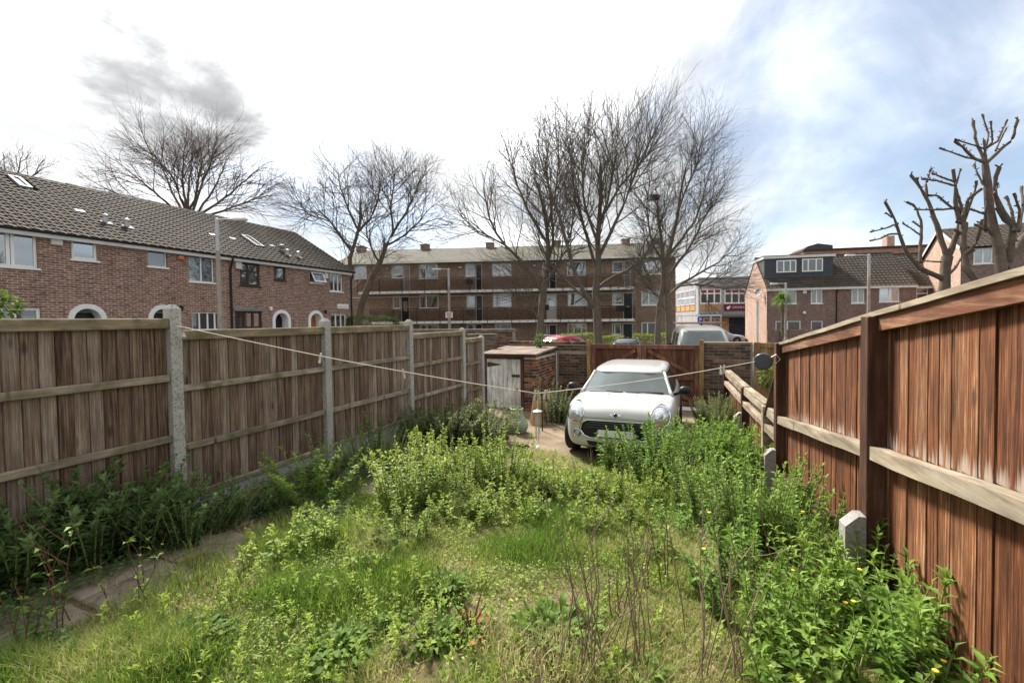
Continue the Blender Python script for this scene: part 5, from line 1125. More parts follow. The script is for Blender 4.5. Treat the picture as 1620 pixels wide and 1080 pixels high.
# --- vehicles in the street
def vsec(w, zb, zbelt, zt, wt): return [(0, zb), (w*.8, zb), (w*.98, zb+.1), (w, (zb+zbelt)*.5), (w*.97, zbelt), (wt, zbelt+.72*(zt-zbelt)), (wt*.86, zt-.01), (wt*.4, zt+.01), (0, zt+.015)]
def road_car(label, mat, loc, rz, H=1.62, Lh=4.3, name='parked_car', w=.9, nose=1.0):
    root = thing(name, label, 'car', loc, rz); s = H/1.6; k = Lh/4.3
    o, b2 = loft(root, [(y*k, vsec(a*w/.9, b_, c*s, d*s, e*w/.9)) for y, a, b_, c, d, e in ((0, .62, .3, .62, .72, .5), (.12, .8, .22, .74, .86, .66), (.6, .88, .2, .86, .96, .72), (1.15, .9, .2, .92, 1.03, .74), (1.35, .9, .2, .94, 1.12, .72), (1.95, .9, .2, .97, 1.52, .64), (2.3, .9, .2, .98, 1.59, .64), (3.4, .9, .2, 1.0, 1.57, .63), (3.9, .88, .22, 1.0, 1.42, .62), (4.15, .85, .26, .96, 1.08, .64), (4.28, .76, .32, .88, .95, .6), (4.3, .6, .36, .8, .86, .5))], mat)
    patch(root, 'windscreen', 'screen', b2, quadline([(-.70, 1.02*s), (.70, 1.02*s), (.585, 1.46*s), (-.585, 1.46*s)]), .012)
    patch(root, 'rear_screen', 'screen', b2, quadline([(-.68, 1.08*s), (.68, 1.08*s), (.56, 1.40*s), (-.56, 1.40*s)]), .012, 'rear')
    for sd, ax in ((-1, 'left'), (1, 'right')):
        for a, b_, c, d in ((1.75, 2.55, 1.95, 2.50), (2.65, 3.75, 2.70, 3.50)): patch(root, 'side_window', 'side_glass', b2, quadline([(a*k, 1.03*s), (b_*k, 1.03*s), (d*k, 1.42*s), (c*k, 1.42*s)]), .012, ax)
        for y in (.85*k, 3.4*k): patch(root, 'wheel_arch', 'black', b2, ell(y, .34, .4, .4), .008, ax); wheel(root, sd*.80*w/.9, y, .325, .21, sd)
        patch(root, 'headlight', 'lens', b2, ell(sd*.60, .72*s, .15, .07), .012); patch(root, 'tail_light', 'amber', b2, ell(sd*.66, .86*s, .08, .14), .012, 'rear')
        MB().box(-.09, .09, -.05, .05, -.06, .06, .03).build('mirror', M[mat], root).location = (sd*1.02*w/.9, 1.55*k, 1.03*s)
        MB().tube([(sd*.50, 2.0*k, 1.585*s), (sd*.50, 3.5*k, 1.575*s)], .022, 6).build('roof_bar', M['grey_metal'], root)
    patch(root, 'grille', 'black', b2, quadline([(-.38, .46*s), (.38, .46*s), (.42, .62*s), (-.42, .62*s)]), .008)
    return root
def on_street(px, depth): p = at(px, 506, depth); return (p.x, p.y, hz(p.x, p.y)-.055)
road_car('red car whose roof shows above the wall behind the shed', 'car_red', on_street(829, 19.5), math.radians(-20), 1.80, 4.2, w=.88)
road_car('black car whose roof shows above the gate', 'car_black', on_street(984, 19.5), math.radians(4), 1.62, 4.4)
road_car('silver car parked in front of the far college', 'car_silver', on_street(1178, 47.0), math.radians(95), 1.5, 4.2)
p = on_street(1121, 15.4); van = thing('parked_van', 'white van with roof rack showing above the gate', 'van', p, math.radians(6))
o, b2 = loft(van, [(y, vsec(a, b_, c, d, e)) for y, a, b_, c, d, e in ((0, .7, .35, .85, .98, .6), (.12, .88, .28, .95, 1.08, .78), (.55, .95, .25, 1.05, 1.18, .84), (.95, .96, .25, 1.12, 1.28, .85), (1.12, .965, .25, 1.15, 1.45, .84), (1.55, .97, .25, 1.2, 2.00, .79), (1.85, .97, .25, 1.25, 2.09, .80), (3.2, .97, .25, 1.25, 2.10, .83), (4.7, .97, .25, 1.25, 2.10, .83), (4.95, .95, .28, 1.25, 2.05, .80), (5.0, .9, .35, 1.2, 1.95, .74))], 'van_white')
van.scale = (1.06, 1.06, 1.065)
patch(van, 'windscreen', 'screen', b2, quadline([(-.80, 1.30), (.80, 1.30), (.70, 1.93), (-.70, 1.93)]), .014); patch(van, 'sun_strip', 'lead', b2, quadline([(-.22, 1.85), (.22, 1.85), (.26, 1.92), (-.26, 1.92)]), .02)
for sd, ax in ((-1, 'left'), (1, 'right')):
    patch(van, 'side_window', 'side_glass', b2, quadline([(1.35, 1.30), (2.3, 1.30), (2.25, 1.85), (1.75, 1.85)]), .012, ax); patch(van, 'side_window', 'side_glass', b2, quadline([(2.5, 1.32), (3.7, 1.32), (3.7, 1.85), (2.5, 1.85)]), .012, ax)
    for y in (.95, 4.0): patch(van, 'wheel_arch', 'black', b2, ell(y, .35, .42, .42), .008, ax); wheel(van, sd*.87, y, .34, .22, sd)
    patch(van, 'headlight', 'lens', b2, ell(sd*.68, .85, .15, .11), .014)
    mr = MB().box(-.09, .09, -.06, .06, -.15, .13, .03).build('mirror', M['black'], van); mr.location = (sd*1.13, 1.30, 1.40); MB().bar((-sd*.08, 0, -.1), (-sd*.2, .05, -.12), .05, .05).build('mirror_arm', M['black'], mr)
patch(van, 'grille', 'black', b2, quadline([(-.45, .62), (.45, .62), (.48, .80), (-.48, .80)]), .01)
M['rack_red'] = simple('rusty_red_bar', (0.36, 0.13, 0.08), 0.7, 0.3, 6, 0.1)
rk = MB().box(-.82, .82, -.03, .03, .0, .05, .005).build('roof_rack', M['rack_red'], van); rk.location = (0, 2.0, 2.16)
for y in (1.3, 2.5): MB().box(-.80, .80, y-.03, y+.03, .0, .05).build('cross_bar', M['grey_metal'], rk)
for sx in (-.66, .66): MB().tube([(sx, 0, -.1), (sx, 0, .30), (sx, 2.6, .30), (sx, 2.6, -.1)], .018, 6).build('rack_hoop', M['offwhite'], rk)
MB().tube([(-.66, 0, .30), (.66, 0, .30)], .018, 6).build('front_hoop', M['offwhite'], rk)
MB().lathe([(.03, 0), (.025, .05), (.005, .09)], 8, (0, 1.95, 2.105)).build('aerial_base', M['black'], van)
# ------------------------------------------------------------------ trees
def tubes_mesh(name, polys, radii, sides, mat, parent):
    """many tapered tubes in one mesh; polys: list of (n,3)"""
    groups = {}
    for p, r in zip(polys, radii): groups.setdefault(len(p), []).append((p, r))
    VV = []; FF = []; base = 0
    for n, lst in groups.items():
        P = np.array([a for a, _ in lst]); R = np.array([b for _, b in lst]); K = len(lst)
        T = np.gradient(P, axis=1); T /= np.linalg.norm(T, axis=2, keepdims=True)+1e-9
        ref = np.where(np.abs(T[..., 2:3]) < .9, np.array([[[0, 0, 1.]]]), np.array([[[1., .1, 0]]]))
        A = np.cross(T, ref); A /= np.linalg.norm(A, axis=2, keepdims=True)+1e-9; B = np.cross(T, A)
        q = np.arange(sides)*2*np.pi/sides
        V = P[:, :, None, :] + R[:, :, None, None]*(A[:, :, None, :]*np.cos(q)[None, None, :, None] + B[:, :, None, :]*np.sin(q)[None, None, :, None])
        k, i, s = np.meshgrid(np.arange(K), np.arange(n-1), np.arange(sides), indexing='ij'); s2 = (s+1) % sides
        idx = lambda kk, ii, ss: base+(kk*n+ii)*sides+ss
        FF.append(np.stack([idx(k, i, s), idx(k, i, s2), idx(k, i+1, s2), idx(k, i+1, s)], -1).reshape(-1, 4)); VV.append(V.reshape(-1, 3)); base += K*n*sides
    return npmesh(name, np.concatenate(VV), np.concatenate(FF), mat, parent, smooth=True)
def unit(v): return v/(np.linalg.norm(v)+1e-9)
def limb(r, p, d, L_, n, wander, up):
    pts = [np.array(p, float)]; d = unit(np.array(d, float))
    for i in range(n):
        d = unit(d + r.normal(0, wander, 3) + np.array([0, 0, up])); pts.append(pts[-1]+d*L_/n)
    return np.array(pts)
def resample(pts, n):
    pts = np.asarray(pts, float); s = np.concatenate([[0], np.cumsum(np.linalg.norm(np.diff(pts, axis=0), axis=1))]); t_ = np.linspace(0, s[-1], n)
    return np.stack([np.interp(t_, s, pts[:, i]) for i in range(3)], 1)
def bare_tree(name, label, base, limbs, cfg, seed, twig='twig', bark='bark', trunk_r=.3):
    """limbs: list of (polyline world, r0, r1); the first is the trunk. cfg: per level (count, length, angle, wander, up, segs, radius)"""
    r = np.random.default_rng(seed); root = thing('bare_tree', label, 'tree', base, 0); b0 = np.array(base)
    lv = [[], [], [], [], []]
    for pl, r0, r1 in limbs:
        n = 9; P = resample(pl, n); P[1:-1] += r.normal(0, .03, (n-2, 3)); lv[0].append((P-b0, np.linspace(r0, r1, n), P))
    def kids(parent, level, t0):
        cnt, ln, ang, wan, up, seg, rad = cfg[level-1]; P, R = parent
        c = max(1, int(round(cnt*r.uniform(.8, 1.2))))
        for k in range(c):
            t_ = t0+(1-t0)*(k+r.uniform(.1, .9))/c; f = t_*(len(P)-1); i = min(int(f), len(P)-2); u = f-i; p = P[i]*(1-u)+P[i+1]*u; tg = unit(P[i+1]-P[i])
            az = k*2.4+r.uniform(0, 1.5); pr = unit(np.cross(tg, [.3, .2, 1.0])); pr2 = np.cross(tg, pr); a = ang*r.uniform(.7, 1.3)
            if k == c-1: a *= .4; p = P[-1]
            d = tg*math.cos(a)+(pr*math.cos(az)+pr2*math.sin(az))*math.sin(a)
            L_ = ln*(1.15-.45*t_)*r.uniform(.7, 1.25); q = limb(r, p, d, L_, seg, wan, up)
            rr = min(rad, (R[i]*(1-u)+R[i+1]*u)*.75); RR = np.linspace(rr, max(rr*.35, .0035), seg+1); lv[level].append((q, RR))
            if level < len(cfg): kids((q, RR), level+1, .15 if level > 1 else .2)
    for j, (P, R, W) in enumerate(lv[0]): kids((P, R), 1, .55 if j == 0 else .25)
    tubes_mesh('trunk', [lv[0][0][0]], [lv[0][0][1]], 12, M[bark], root)
    cr = None
    if len(lv[0]) > 1: tubes_mesh('limbs', [a for a, b, c in lv[0][1:]], [b for a, b, c in lv[0][1:]], 9, M[bark], root)
    P = []; R = []
    for a, b in lv[1]: P.append(a); R.append(b)
    if P: tag(tubes_mesh('branches', P, R, 6, M[bark], root), kind='stuff')
    P = [a for l in lv[2:] for a, b in l]; R = [b for l in lv[2:] for a, b in l]
    if P: tag(tubes_mesh('twigs', P, R, 3, M[twig], root), kind='stuff')
    return root
def pl(depth, pts, dj=(0, 0)):
    """polyline through photo directions at a real distance; dj bends it in depth"""
    n = len(pts); return [np.array(at(x, y, depth+dj[0]+(dj[1]-dj[0])*i/max(1, n-1))) for i, (x, y) in enumerate(pts)]
def gbase(px, depth): p = at(px, 506, depth); return (p.x, p.y, hz(p.x, p.y)-.1)
def with_base(px, depth, pts, dj=(0, 0)): return [np.array(gbase(px, depth))] + pl(depth, pts, dj)
# central tall tree
D = 25.0
bare_tree('bare_tree', 'tallest bare tree, its straight trunk in front of the flats', gbase(945, D), [
    (with_base(945, D, [(945, 500), (943, 440), (946, 380), (950, 320), (950, 262)]), .26, .07), (pl(D, [(942, 487), (925, 468), (908, 430), (893, 370), (872, 300), (852, 240)], (0, -1.5)), .14, .035),
    (pl(D, [(944, 458), (965, 440), (1000, 425), (1026, 400), (1045, 360)], (0, 2)), .10, .03), (pl(D, [(944, 430), (930, 380), (912, 320), (902, 250)], (0, 2.5)), .10, .03), (pl(D, [(945, 410), (975, 350), (1000, 290), (1015, 235)], (0, -2)), .11, .03),
    (pl(D, [(946, 385), (925, 330), (920, 270), (925, 210)], (0, -2.5)), .09, .025), (pl(D, [(948, 360), (965, 300), (975, 240), (978, 200)], (0, 2)), .09, .025), (pl(D, [(947, 350), (985, 290), (1020, 250), (1045, 225)], (0, 1)), .08, .025), (pl(D, [(936, 478), (905, 455), (870, 420), (850, 370)], (0, 2)), .09, .03)],
    [(13, 3.4, .6, .09, .07, 7, .038), (9, 2.0, .55, .10, .06, 5, .015), (4, 1.0, .5, .12, .07, 3, .0095)], 3)
D = 26.5
bare_tree('bare_tree', 'bare spreading tree left of the tallest, behind the red car', gbase(854, D), [
    (with_base(854, D, [(855, 500), (862, 450), (868, 400), (866, 350), (850, 290)]), .24, .06), (pl(D, [(858, 462), (840, 432), (815, 402), (790, 378), (775, 345), (765, 300)], (0, -1)), .12, .03), (pl(D, [(864, 430), (876, 380), (872, 320), (860, 250)], (0, 1.5)), .11, .03),
    (pl(D, [(866, 385), (838, 340), (818, 290), (800, 230)], (0, 1)), .09, .025), (pl(D, [(860, 455), (880, 420), (900, 390), (905, 350)], (0, -2)), .07, .025), (pl(D, [(800, 388), (770, 372), (745, 360), (725, 335)], (0, 1)), .06, .02), (pl(D, [(852, 505), (838, 480), (822, 470)], (0, -.5)), .05, .02), (pl(D, [(866, 360), (880, 300), (885, 250), (880, 215)], (0, -1.5)), .07, .02)],
    [(13, 2.9, .68, .10, .05, 7, .034), (9, 1.7, .6, .11, .04, 5, .014), (4, .9, .5, .13, .05, 3, .0095)], 5)
D = 24.0
bare_tree('bare_tree', 'bare twin trunked tree leaning right, nearest the white van', gbase(1045, D), [
    (with_base(1042, D, [(1041, 505), (1046, 465), (1050, 430), (1046, 380), (1040, 320)]), .18, .05), (with_base(1058, D, [(1058, 505), (1056, 470), (1052, 430), (1062, 380), (1075, 320), (1085, 265)]), .19, .04),
    (pl(D, [(1056, 470), (1080, 448), (1105, 432), (1135, 415), (1158, 398)], (0, 1.5)), .09, .025), (pl(D, [(1054, 440), (1085, 400), (1108, 360), (1126, 322)], (0, -1)), .09, .025), (pl(D, [(1060, 400), (1100, 350), (1115, 300), (1126, 262)], (0, 2)), .08, .022), (pl(D, [(1050, 420), (1030, 380), (1022, 330), (1028, 285)], (0, 1)), .07, .02), (pl(D, [(1070, 340), (1090, 290), (1105, 250), (1110, 225)], (0, -1)), .06, .018), (pl(D, [(1075, 452), (1110, 452), (1145, 440)], (0, -1.5)), .05, .018), (pl(D, [(1048, 480), (1032, 455), (1025, 430)], (0, -.5)), .05, .018)],
    [(12, 2.1, .68, .10, .04, 7, .030), (9, 1.4, .6, .11, .03, 5, .013), (4, .8, .5, .13, .04, 3, .009)], 8)
p = at(1036, 313, 24.0); V = []; r_ = np.random.default_rng(4); P = []
for i in range(130):
    a, b_ = r_.uniform(0, 6.28), r_.uniform(0, 6.28); c = np.array([math.cos(a)*.22*r_.uniform(.3, 1), math.sin(a)*.22*r_.uniform(.3, 1), r_.uniform(-.14, .14)]); d = np.array([math.cos(b_), math.sin(b_), r_.normal(0, .3)])*.2; P.append(np.array([c-d, c, c+d]))
nest = tubes_mesh('bird_nest', P, [np.full(3, .008)]*len(P), 3, M['twig'], None); nest.location = p; tag(nest, 'dark twig nest high in the bare tree by the van', 'nest')
D = 31.0
bare_tree('bare_tree', 'bare rounded tree between the terrace end and the flats', gbase(566, D), [
    (with_base(564, D, [(567, 500), (576, 470), (586, 445), (600, 415), (609, 392), (622, 368)]), .30, .12), (with_base(552, D, [(553, 460), (554, 410), (559, 390), (568, 366), (570, 320)]), .24, .07), (pl(D, [(557, 398), (540, 375), (520, 350), (500, 330)], (0, -1)), .11, .03), (pl(D, [(568, 366), (590, 340), (600, 310), (600, 280)], (0, 1)), .09, .03),
    (pl(D, [(568, 366), (550, 330), (540, 300), (535, 275)], (0, 1.5)), .09, .03), (pl(D, [(622, 368), (640, 340), (655, 310), (664, 285)], (0, 1)), .09, .03), (pl(D, [(612, 388), (640, 372), (665, 350), (680, 330)], (0, -1)), .08, .025), (pl(D, [(600, 415), (588, 395), (580, 370), (582, 340)], (0, -1.5)), .08, .025), (pl(D, [(520, 350), (490, 340), (470, 320)], (0, 1)), .05, .02), (pl(D, [(622, 368), (618, 330), (622, 300), (625, 275)], (0, -1)), .08, .025)],
    [(13, 2.8, .75, .10, .04, 7, .034), (9, 1.8, .65, .11, .03, 5, .016), (4, .95, .5, .13, .04, 3, .011)], 12)
D = 30.0
FANC = (298, 345)
fan = [((290, 345), (255, 300), (215, 255)), ((290, 345), (235, 320), (170, 280)), ((292, 340), (270, 280), (255, 225)), ((296, 338), (290, 280), (290, 220)), ((300, 338), (312, 280), (318, 220)), ((305, 342), (335, 290), (352, 235)), ((308, 345), (355, 300), (390, 260)), ((310, 348), (370, 320), (410, 295)), ((288, 348), (230, 335), (160, 310)), ((298, 338), (276, 262), (240, 205)), ((302, 338), (325, 255), (340, 205)), ((296, 338), (300, 262), (305, 200))]
bare_tree('bare_tree', 'broad bare fan shaped tree rising behind the terrace roof', gbase(298, D), [(with_base(298, D, [(298, 430), (298, 380), (298, 338)]), .35, .22)] + [(pl(D, [(FANC[0]+(x-FANC[0])*1.08, FANC[1]+(y-FANC[1])*.78) for x, y in f], (0, (i % 3-1)*2.5)), .09, .03) for i, f in enumerate(fan)],
    [(12, 2.6, .5, .07, .0, 7, .028), (8, 1.7, .6, .10, .0, 4, .016), (3, .8, .5, .15, .02, 3, .012)], 21, twig='twig_red')
D = 38.0
bare_tree('bare_tree', 'small bare treetop above the ridge at far left', gbase(25, D), [(with_base(25, D, [(25, 350), (25, 300)]), .25, .12), (pl(D, [(25, 300), (10, 275), (-5, 258)]), .08, .03), (pl(D, [(25, 300), (30, 270), (32, 250)]), .08, .03), (pl(D, [(25, 300), (50, 280), (65, 268)]), .08, .03)],
    [(8, 1.8, .6, .12, .05, 6, .03), (7, .9, .6, .14, .05, 4, .016), (4, .5, .5, .15, .05, 3, .010)], 23, twig='twig_red')
# --- pollarded trees on the right: stubby limbs ending in knuckles
def pollard(label, base, specs, seed, D):
    r = np.random.default_rng(seed); root = thing('pollarded_tree', label, 'tree', base, 0); b0 = np.array(base)
    for j, (pts, r0, r1, dj) in enumerate(specs):
        W = pl(D, [(1300+a*.3056, 170+b_*.3056) for a, b_ in pts], dj)
        if j == 0: W = [np.array(base)] + W
        P = resample(W, 12)-b0; r0, r1 = r0*.8, r1*.8; R = np.linspace(r0, r1, 12); P[1:-1] += r.normal(0, r0*.12, (10, 3)); R = R*(1+r.normal(0, .06, 12))
        if j: R[-1] = R[-2] = r1*1.5; R[-3] = r1*1.05
        tubes_mesh('trunk' if j == 0 else 'limb', [P], [R], 10, M['bark_pollard'], root)
        if j:
            K = []                         # cut stubs round the knuckle and along the limb
            for k in range(6):
                i = r.integers(4, 12); d = unit(np.array([r.normal(0, .6), r.normal(0, .6), abs(r.normal(.6, .4))])); K.append(np.array([P[i], P[i]+d*r1*2.2, P[i]+d*r1*3.6]))
            tag(tubes_mesh('stubs', K, [np.array([r1*.7, r1*.55, r1*.6])]*6, 6, M['bark_pollard'], root), kind='stuff')
    return root
D = 13.0
pollard('mossy pollarded tree with low left limb above the right fence', gbase(1492, D), [
    ([(632, 960), (640, 860), (650, 770)], .22, .17, (0, 0)), ([(645, 770), (620, 690), (590, 590), (545, 470), (500, 400), (460, 350)], .10, .035, (0, .3)), ([(545, 470), (540, 400), (565, 320)], .05, .03, (.2, .4)), ([(530, 450), (505, 400), (490, 365)], .04, .025, (.2, 0)), ([(655, 770), (690, 690), (715, 620), (690, 480), (690, 380), (680, 320)], .10, .035, (0, -.3)),
    ([(625, 885), (560, 860), (490, 815), (430, 740), (400, 640), (365, 560), (328, 490)], .09, .03, (0, -.5)), ([(400, 655), (350, 655), (300, 680), (250, 690)], .035, .022, (-.4, -.6)), ([(395, 600), (330, 625), (252, 645)], .035, .022, (-.4, -.3)), ([(365, 570), (330, 545)], .028, .02, (-.4, -.4)), ([(510, 800), (512, 700), (515, 600), (485, 510), (440, 490)], .06, .028, (-.2, 0)), ([(510, 660), (460, 625), (420, 600)], .03, .02, (-.2, -.2)), ([(512, 620), (470, 590)], .03, .02, (0, 0)),
    ([(690, 385), (620, 360), (570, 340)], .035, .025, (-.3, -.1)), ([(685, 405), (600, 380), (520, 370)], .035, .025, (-.3, -.5)), ([(695, 400), (720, 320)], .03, .022, (-.3, -.3)), ([(715, 545), (650, 500), (600, 455), (550, 455)], .045, .028, (-.1, 0)), ([(720, 520), (600, 530), (480, 528)], .04, .024, (-.2, .2)), ([(640, 880), (700, 820), (720, 780)], .06, .03, (0, .4)), ([(618, 800), (540, 795), (475, 795)], .03, .018, (0, -.2)), ([(840, 550), (780, 530), (700, 515)], .04, .024, (0, 0))], 31, D)
D = 12.0
pollard('taller pollarded tree with upright knuckled limbs at the right edge', gbase(1588, D), [
    ([(935, 870), (905, 700), (875, 560), (855, 400), (845, 290)], .23, .10, (0, 0)), ([(848, 290), (820, 230), (795, 160), (785, 70)], .055, .032, (0, .2)), ([(845, 285), (790, 265), (740, 215), (690, 175)], .05, .03, (0, -.3)), ([(840, 275), (750, 260), (610, 210)], .035, .022, (0, .3)), ([(843, 215), (770, 190), (690, 165)], .03, .02, (0, -.2)), ([(850, 280), (845, 215), (840, 170)], .04, .025, (0, 0)), ([(850, 215), (865, 140), (830, 35)], .032, .02, (0, .2)), ([(860, 205), (885, 180), (875, 70)], .032, .022, (0, -.2)), ([(855, 210), (910, 175), (960, 65)], .035, .022, (0, .1)), ([(855, 285), (930, 215), (985, 170), (1015, 65)], .055, .03, (0, -.2)), ([(900, 225), (920, 180), (955, 108)], .03, .02, (0, .3)),
    ([(965, 800), (985, 700), (1000, 630), (930, 530), (885, 440), (900, 350), (920, 310)], .13, .04, (0, -.6)), ([(890, 450), (905, 420), (912, 390)], .03, .022, (-.5, -.5)), ([(835, 400), (805, 340), (790, 295)], .035, .025, (0, .2)), ([(830, 420), (760, 470), (735, 560)], .05, .05, (0, .3)), ([(1000, 640), (985, 540), (955, 460)], .05, .03, (-.3, 0)), ([(1010, 640), (1025, 540), (995, 445)], .045, .028, (-.3, -.5)), ([(1020, 640), (1040, 520), (1035, 410)], .05, .03, (-.3, .3)), ([(945, 830), (1040, 680), (1110, 600), (1130, 480)], .14, .05, (0, .5)), ([(850, 640), (830, 620), (795, 608)], .04, .025, (0, -.3)), ([(890, 660), (850, 620), (845, 560), (860, 480)], .06, .03, (0, -.4)), ([(900, 520), (940, 590), (960, 600)], .03, .02, (0, .1)), ([(800, 900), (745, 830), (735, 700), (735, 600)], .10, .08, (.5, .8)), ([(745, 760), (800, 700), (835, 580)], .06, .04, (.6, .2)), ([(735, 600), (720, 500), (695, 420)], .07, .03, (.8, .8)), ([(735, 590), (790, 450), (800, 380)], .05, .03, (.8, .5))], 37, D)
# ------------------------------------------------------------------ plants
M['leaf_light'] = leafmat('light_weed_leaf', [(0.1, (0.095, 0.16, 0.018)), (0.45, (0.225, 0.315, 0.04)), (0.8, (0.37, 0.44, 0.085)), (1.0, (0.50, 0.53, 0.2))])
M['leaf_mid'] = leafmat('mid_weed_leaf', [(0.1, (0.065, 0.135, 0.016)), (0.5, (0.16, 0.28, 0.035)), (0.85, (0.29, 0.41, 0.075)), (1.0, (0.43, 0.50, 0.18))])
M['leaf_dark'] = leafmat('dark_bed_leaf', [(0.1, (0.042, 0.082, 0.026)), (0.5, (0.105, 0.18, 0.055)), (0.9, (0.20, 0.28, 0.095)), (1.0, (0.30, 0.36, 0.16))])
M['leaf_grey'] = leafmat('grey_green_leaf', [(0.1, (0.075, 0.10, 0.035)), (0.5, (0.165, 0.195, 0.075)), (0.9, (0.28, 0.30, 0.135)), (1.0, (0.36, 0.33, 0.2))])
M['leaf_dock'] = leafmat('glossy_dock_leaf', [(0.1, (0.045, 0.085, 0.012)), (0.5, (0.095, 0.165, 0.022)), (0.9, (0.17, 0.25, 0.045)), (1.0, (0.27, 0.33, 0.11))], 0.6, 0.35, 0.15)
M['leaf_hedge'] = leafmat('hedge_leaf', [(0.1, (0.05, 0.085, 0.015)), (0.5, (0.16, 0.21, 0.03)), (1.0, (0.34, 0.38, 0.06))]); M['leaf_hedge_dark'] = leafmat('dark_hedge_leaf', [(0.1, (0.025, 0.05, 0.015)), (0.5, (0.06, 0.105, 0.03)), (1.0, (0.13, 0.18, 0.06))])
M['grass'] = leafmat('grass_blade', [(0.0, (0.085, 0.18, 0.018)), (0.35, (0.20, 0.30, 0.042)), (0.6, (0.34, 0.38, 0.085)), (0.8, (0.50, 0.44, 0.22)), (1.0, (0.60, 0.50, 0.32))], 0.6, 0.45)
M['stem_green'] = simple('green_stem', (0.22, 0.25, 0.08), 0.7, 0.2, 20, 0.0); M['stem_red'] = simple('red_brown_stem', (0.13, 0.05, 0.035), 0.7, 0.3, 20, 0.0); M['stem_dry'] = simple('dry_stalk', (0.20, 0.145, 0.095), 0.85, 0.4, 14, 0.0); M['yellow'] = simple('yellow_petal', (0.80, 0.52, 0.06), 0.6, 0.15, 20, 0.0); M['dock_red'] = leafmat('red_dock_leaf', [(0.0, (0.30, 0.05, 0.03)), (1.0, (0.50, 0.16, 0.06))])
def leaves_np(B, D, Nn, Ln, W, droop=.15, fold=.25):
    """lance leaves, 5 verts / 4 tris each: base, left, mid, right, tip"""
    D = D/np.linalg.norm(D, axis=1, keepdims=True); S = np.cross(D, Nn); S /= np.linalg.norm(S, axis=1, keepdims=True)+1e-9; U = np.cross(S, D)
    Ln = Ln[:, None]; W = W[:, None]; mid = B+D*Ln*.45+U*Ln*droop*.4
    V = np.stack([B, mid-S*W*.5+U*W*fold, mid, mid+S*W*.5+U*W*fold, B+D*Ln-U*Ln*droop], 1)
    k = np.arange(len(B))*5; f = np.array([[0, 2, 1], [0, 3, 2], [1, 2, 4], [2, 3, 4]]); return V.reshape(-1, 3), (k[:, None, None]+f[None]).reshape(-1, 3)
def stems_plant(name, label, cat, loc, mat, R, H, n_st, n_lf, lf=(.05, .022), seed=0, lean=.25, stem='stem_green', tip=.35, dens_top=0.0, asym=(1, 1), group=None, droop=.15, rng_h=(.68, 1.12), up=.35, flower=0, tone=0.0):
    r = np.random.default_rng(seed); root = thing(name, label, cat, loc, r.uniform(0, 6.28) if asym == (1, 1) else 0, group); PP = []; RR = []; B = []; Dd = []; NN = []; LL = []; WW = []; vv = []; tops = []
    for s in range(n_st):
        a = r.uniform(0, 6.28); q = R*math.sqrt(r.uniform(0, 1)); x, y = q*math.cos(a)*asym[0], q*math.sin(a)*asym[1]
        h = H*r.uniform(*rng_h)*(1-.3*(q/R)**2); z0 = hz(loc[0]+x, loc[1]+y)-hz(loc[0], loc[1])-.02 if asym != (1, 1) or True else 0
        dx, dy = math.cos(a)*lean*h*(.3+q/R)+r.normal(0, .05*h), math.sin(a)*lean*h*(.3+q/R)+r.normal(0, .05*h)
        pts = np.array([(x+dx*t_**1.5, y+dy*t_**1.5, z0+h*t_) for t_ in (0, .35, .7, 1.0)]); PP.append(pts); RR.append(np.array([.006, .005, .004, .002])*min(1.3, .6+H)); tops.append(pts[-1])
        m = int(n_lf*r.uniform(.7, 1.2)*(h/H)); t_ = np.sort(r.uniform(.08, 1.0, m)**(1/(1+dens_top))); az = np.arange(m)*2.4+r.uniform(0, 6)
        pb = np.stack([np.interp(t_, (0, .35, .7, 1.0), pts[:, i]) for i in range(3)], 1); el = up+.9*np.clip((t_-.75)*3, 0, 1)+r.normal(0, .25, m)
        B.append(pb); Dd.append(np.stack([np.cos(az)*np.cos(el), np.sin(az)*np.cos(el), np.sin(el)], 1)); NN.append(np.stack([r.normal(0, .25, m), r.normal(0, .25, m), np.ones(m)], 1))
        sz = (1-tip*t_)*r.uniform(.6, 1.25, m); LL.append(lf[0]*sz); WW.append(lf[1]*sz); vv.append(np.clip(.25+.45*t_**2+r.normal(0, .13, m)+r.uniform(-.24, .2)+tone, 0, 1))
    tubes_mesh('stems', PP, RR, 4, M[stem], root)['kind'] = 'stuff'
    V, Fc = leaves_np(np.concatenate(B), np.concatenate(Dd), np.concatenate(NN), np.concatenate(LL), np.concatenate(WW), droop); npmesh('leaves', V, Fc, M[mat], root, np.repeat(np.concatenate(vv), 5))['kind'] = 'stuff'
    for k in range(flower):
        tp = tops[k % len(tops)]; MB().lathe([(.003, -.009), (.008, -.003), (.012, .004), (.005, .006)], 9, tuple(tp+np.array([0, 0, .03]))).build('flower_head', M['yellow'], root)
    return root
def P_(px, py): p = ground_at(px, py); return (p.x, p.y, hz(p.x, p.y))
sd = [100]
def weed(label, px, py, Hp, wp, mat='leaf_light', dens=1.0, lf=(.060, .034), **k):
    """clump whose foot is at a photo position; Hp, wp are its height and width in photo pixels"""
    loc = P_(px, py); dep = (RM.inverted() @ (Vector(loc)-Vector((0, 0, EYE)))).z*-1; s = dep/F; H = Hp*s*1.0; R = wp*s/2; sd[0] += 1
    _q = np.random.default_rng(sd[0]+500); _m = _q.uniform(.8, 1.4); lf = (lf[0]*_m, lf[1]*_m*_q.uniform(.75, 1.15)); k.setdefault('tone', _q.uniform(-.14, .12)); dens = dens/_m
    n_st = int(max(6, dens*R*R*3.14*165)); n_lf = int(H/.0095)
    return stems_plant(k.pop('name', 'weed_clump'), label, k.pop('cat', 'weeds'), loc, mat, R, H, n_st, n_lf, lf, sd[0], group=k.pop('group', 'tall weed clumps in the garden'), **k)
L_ = 'leaf_light'
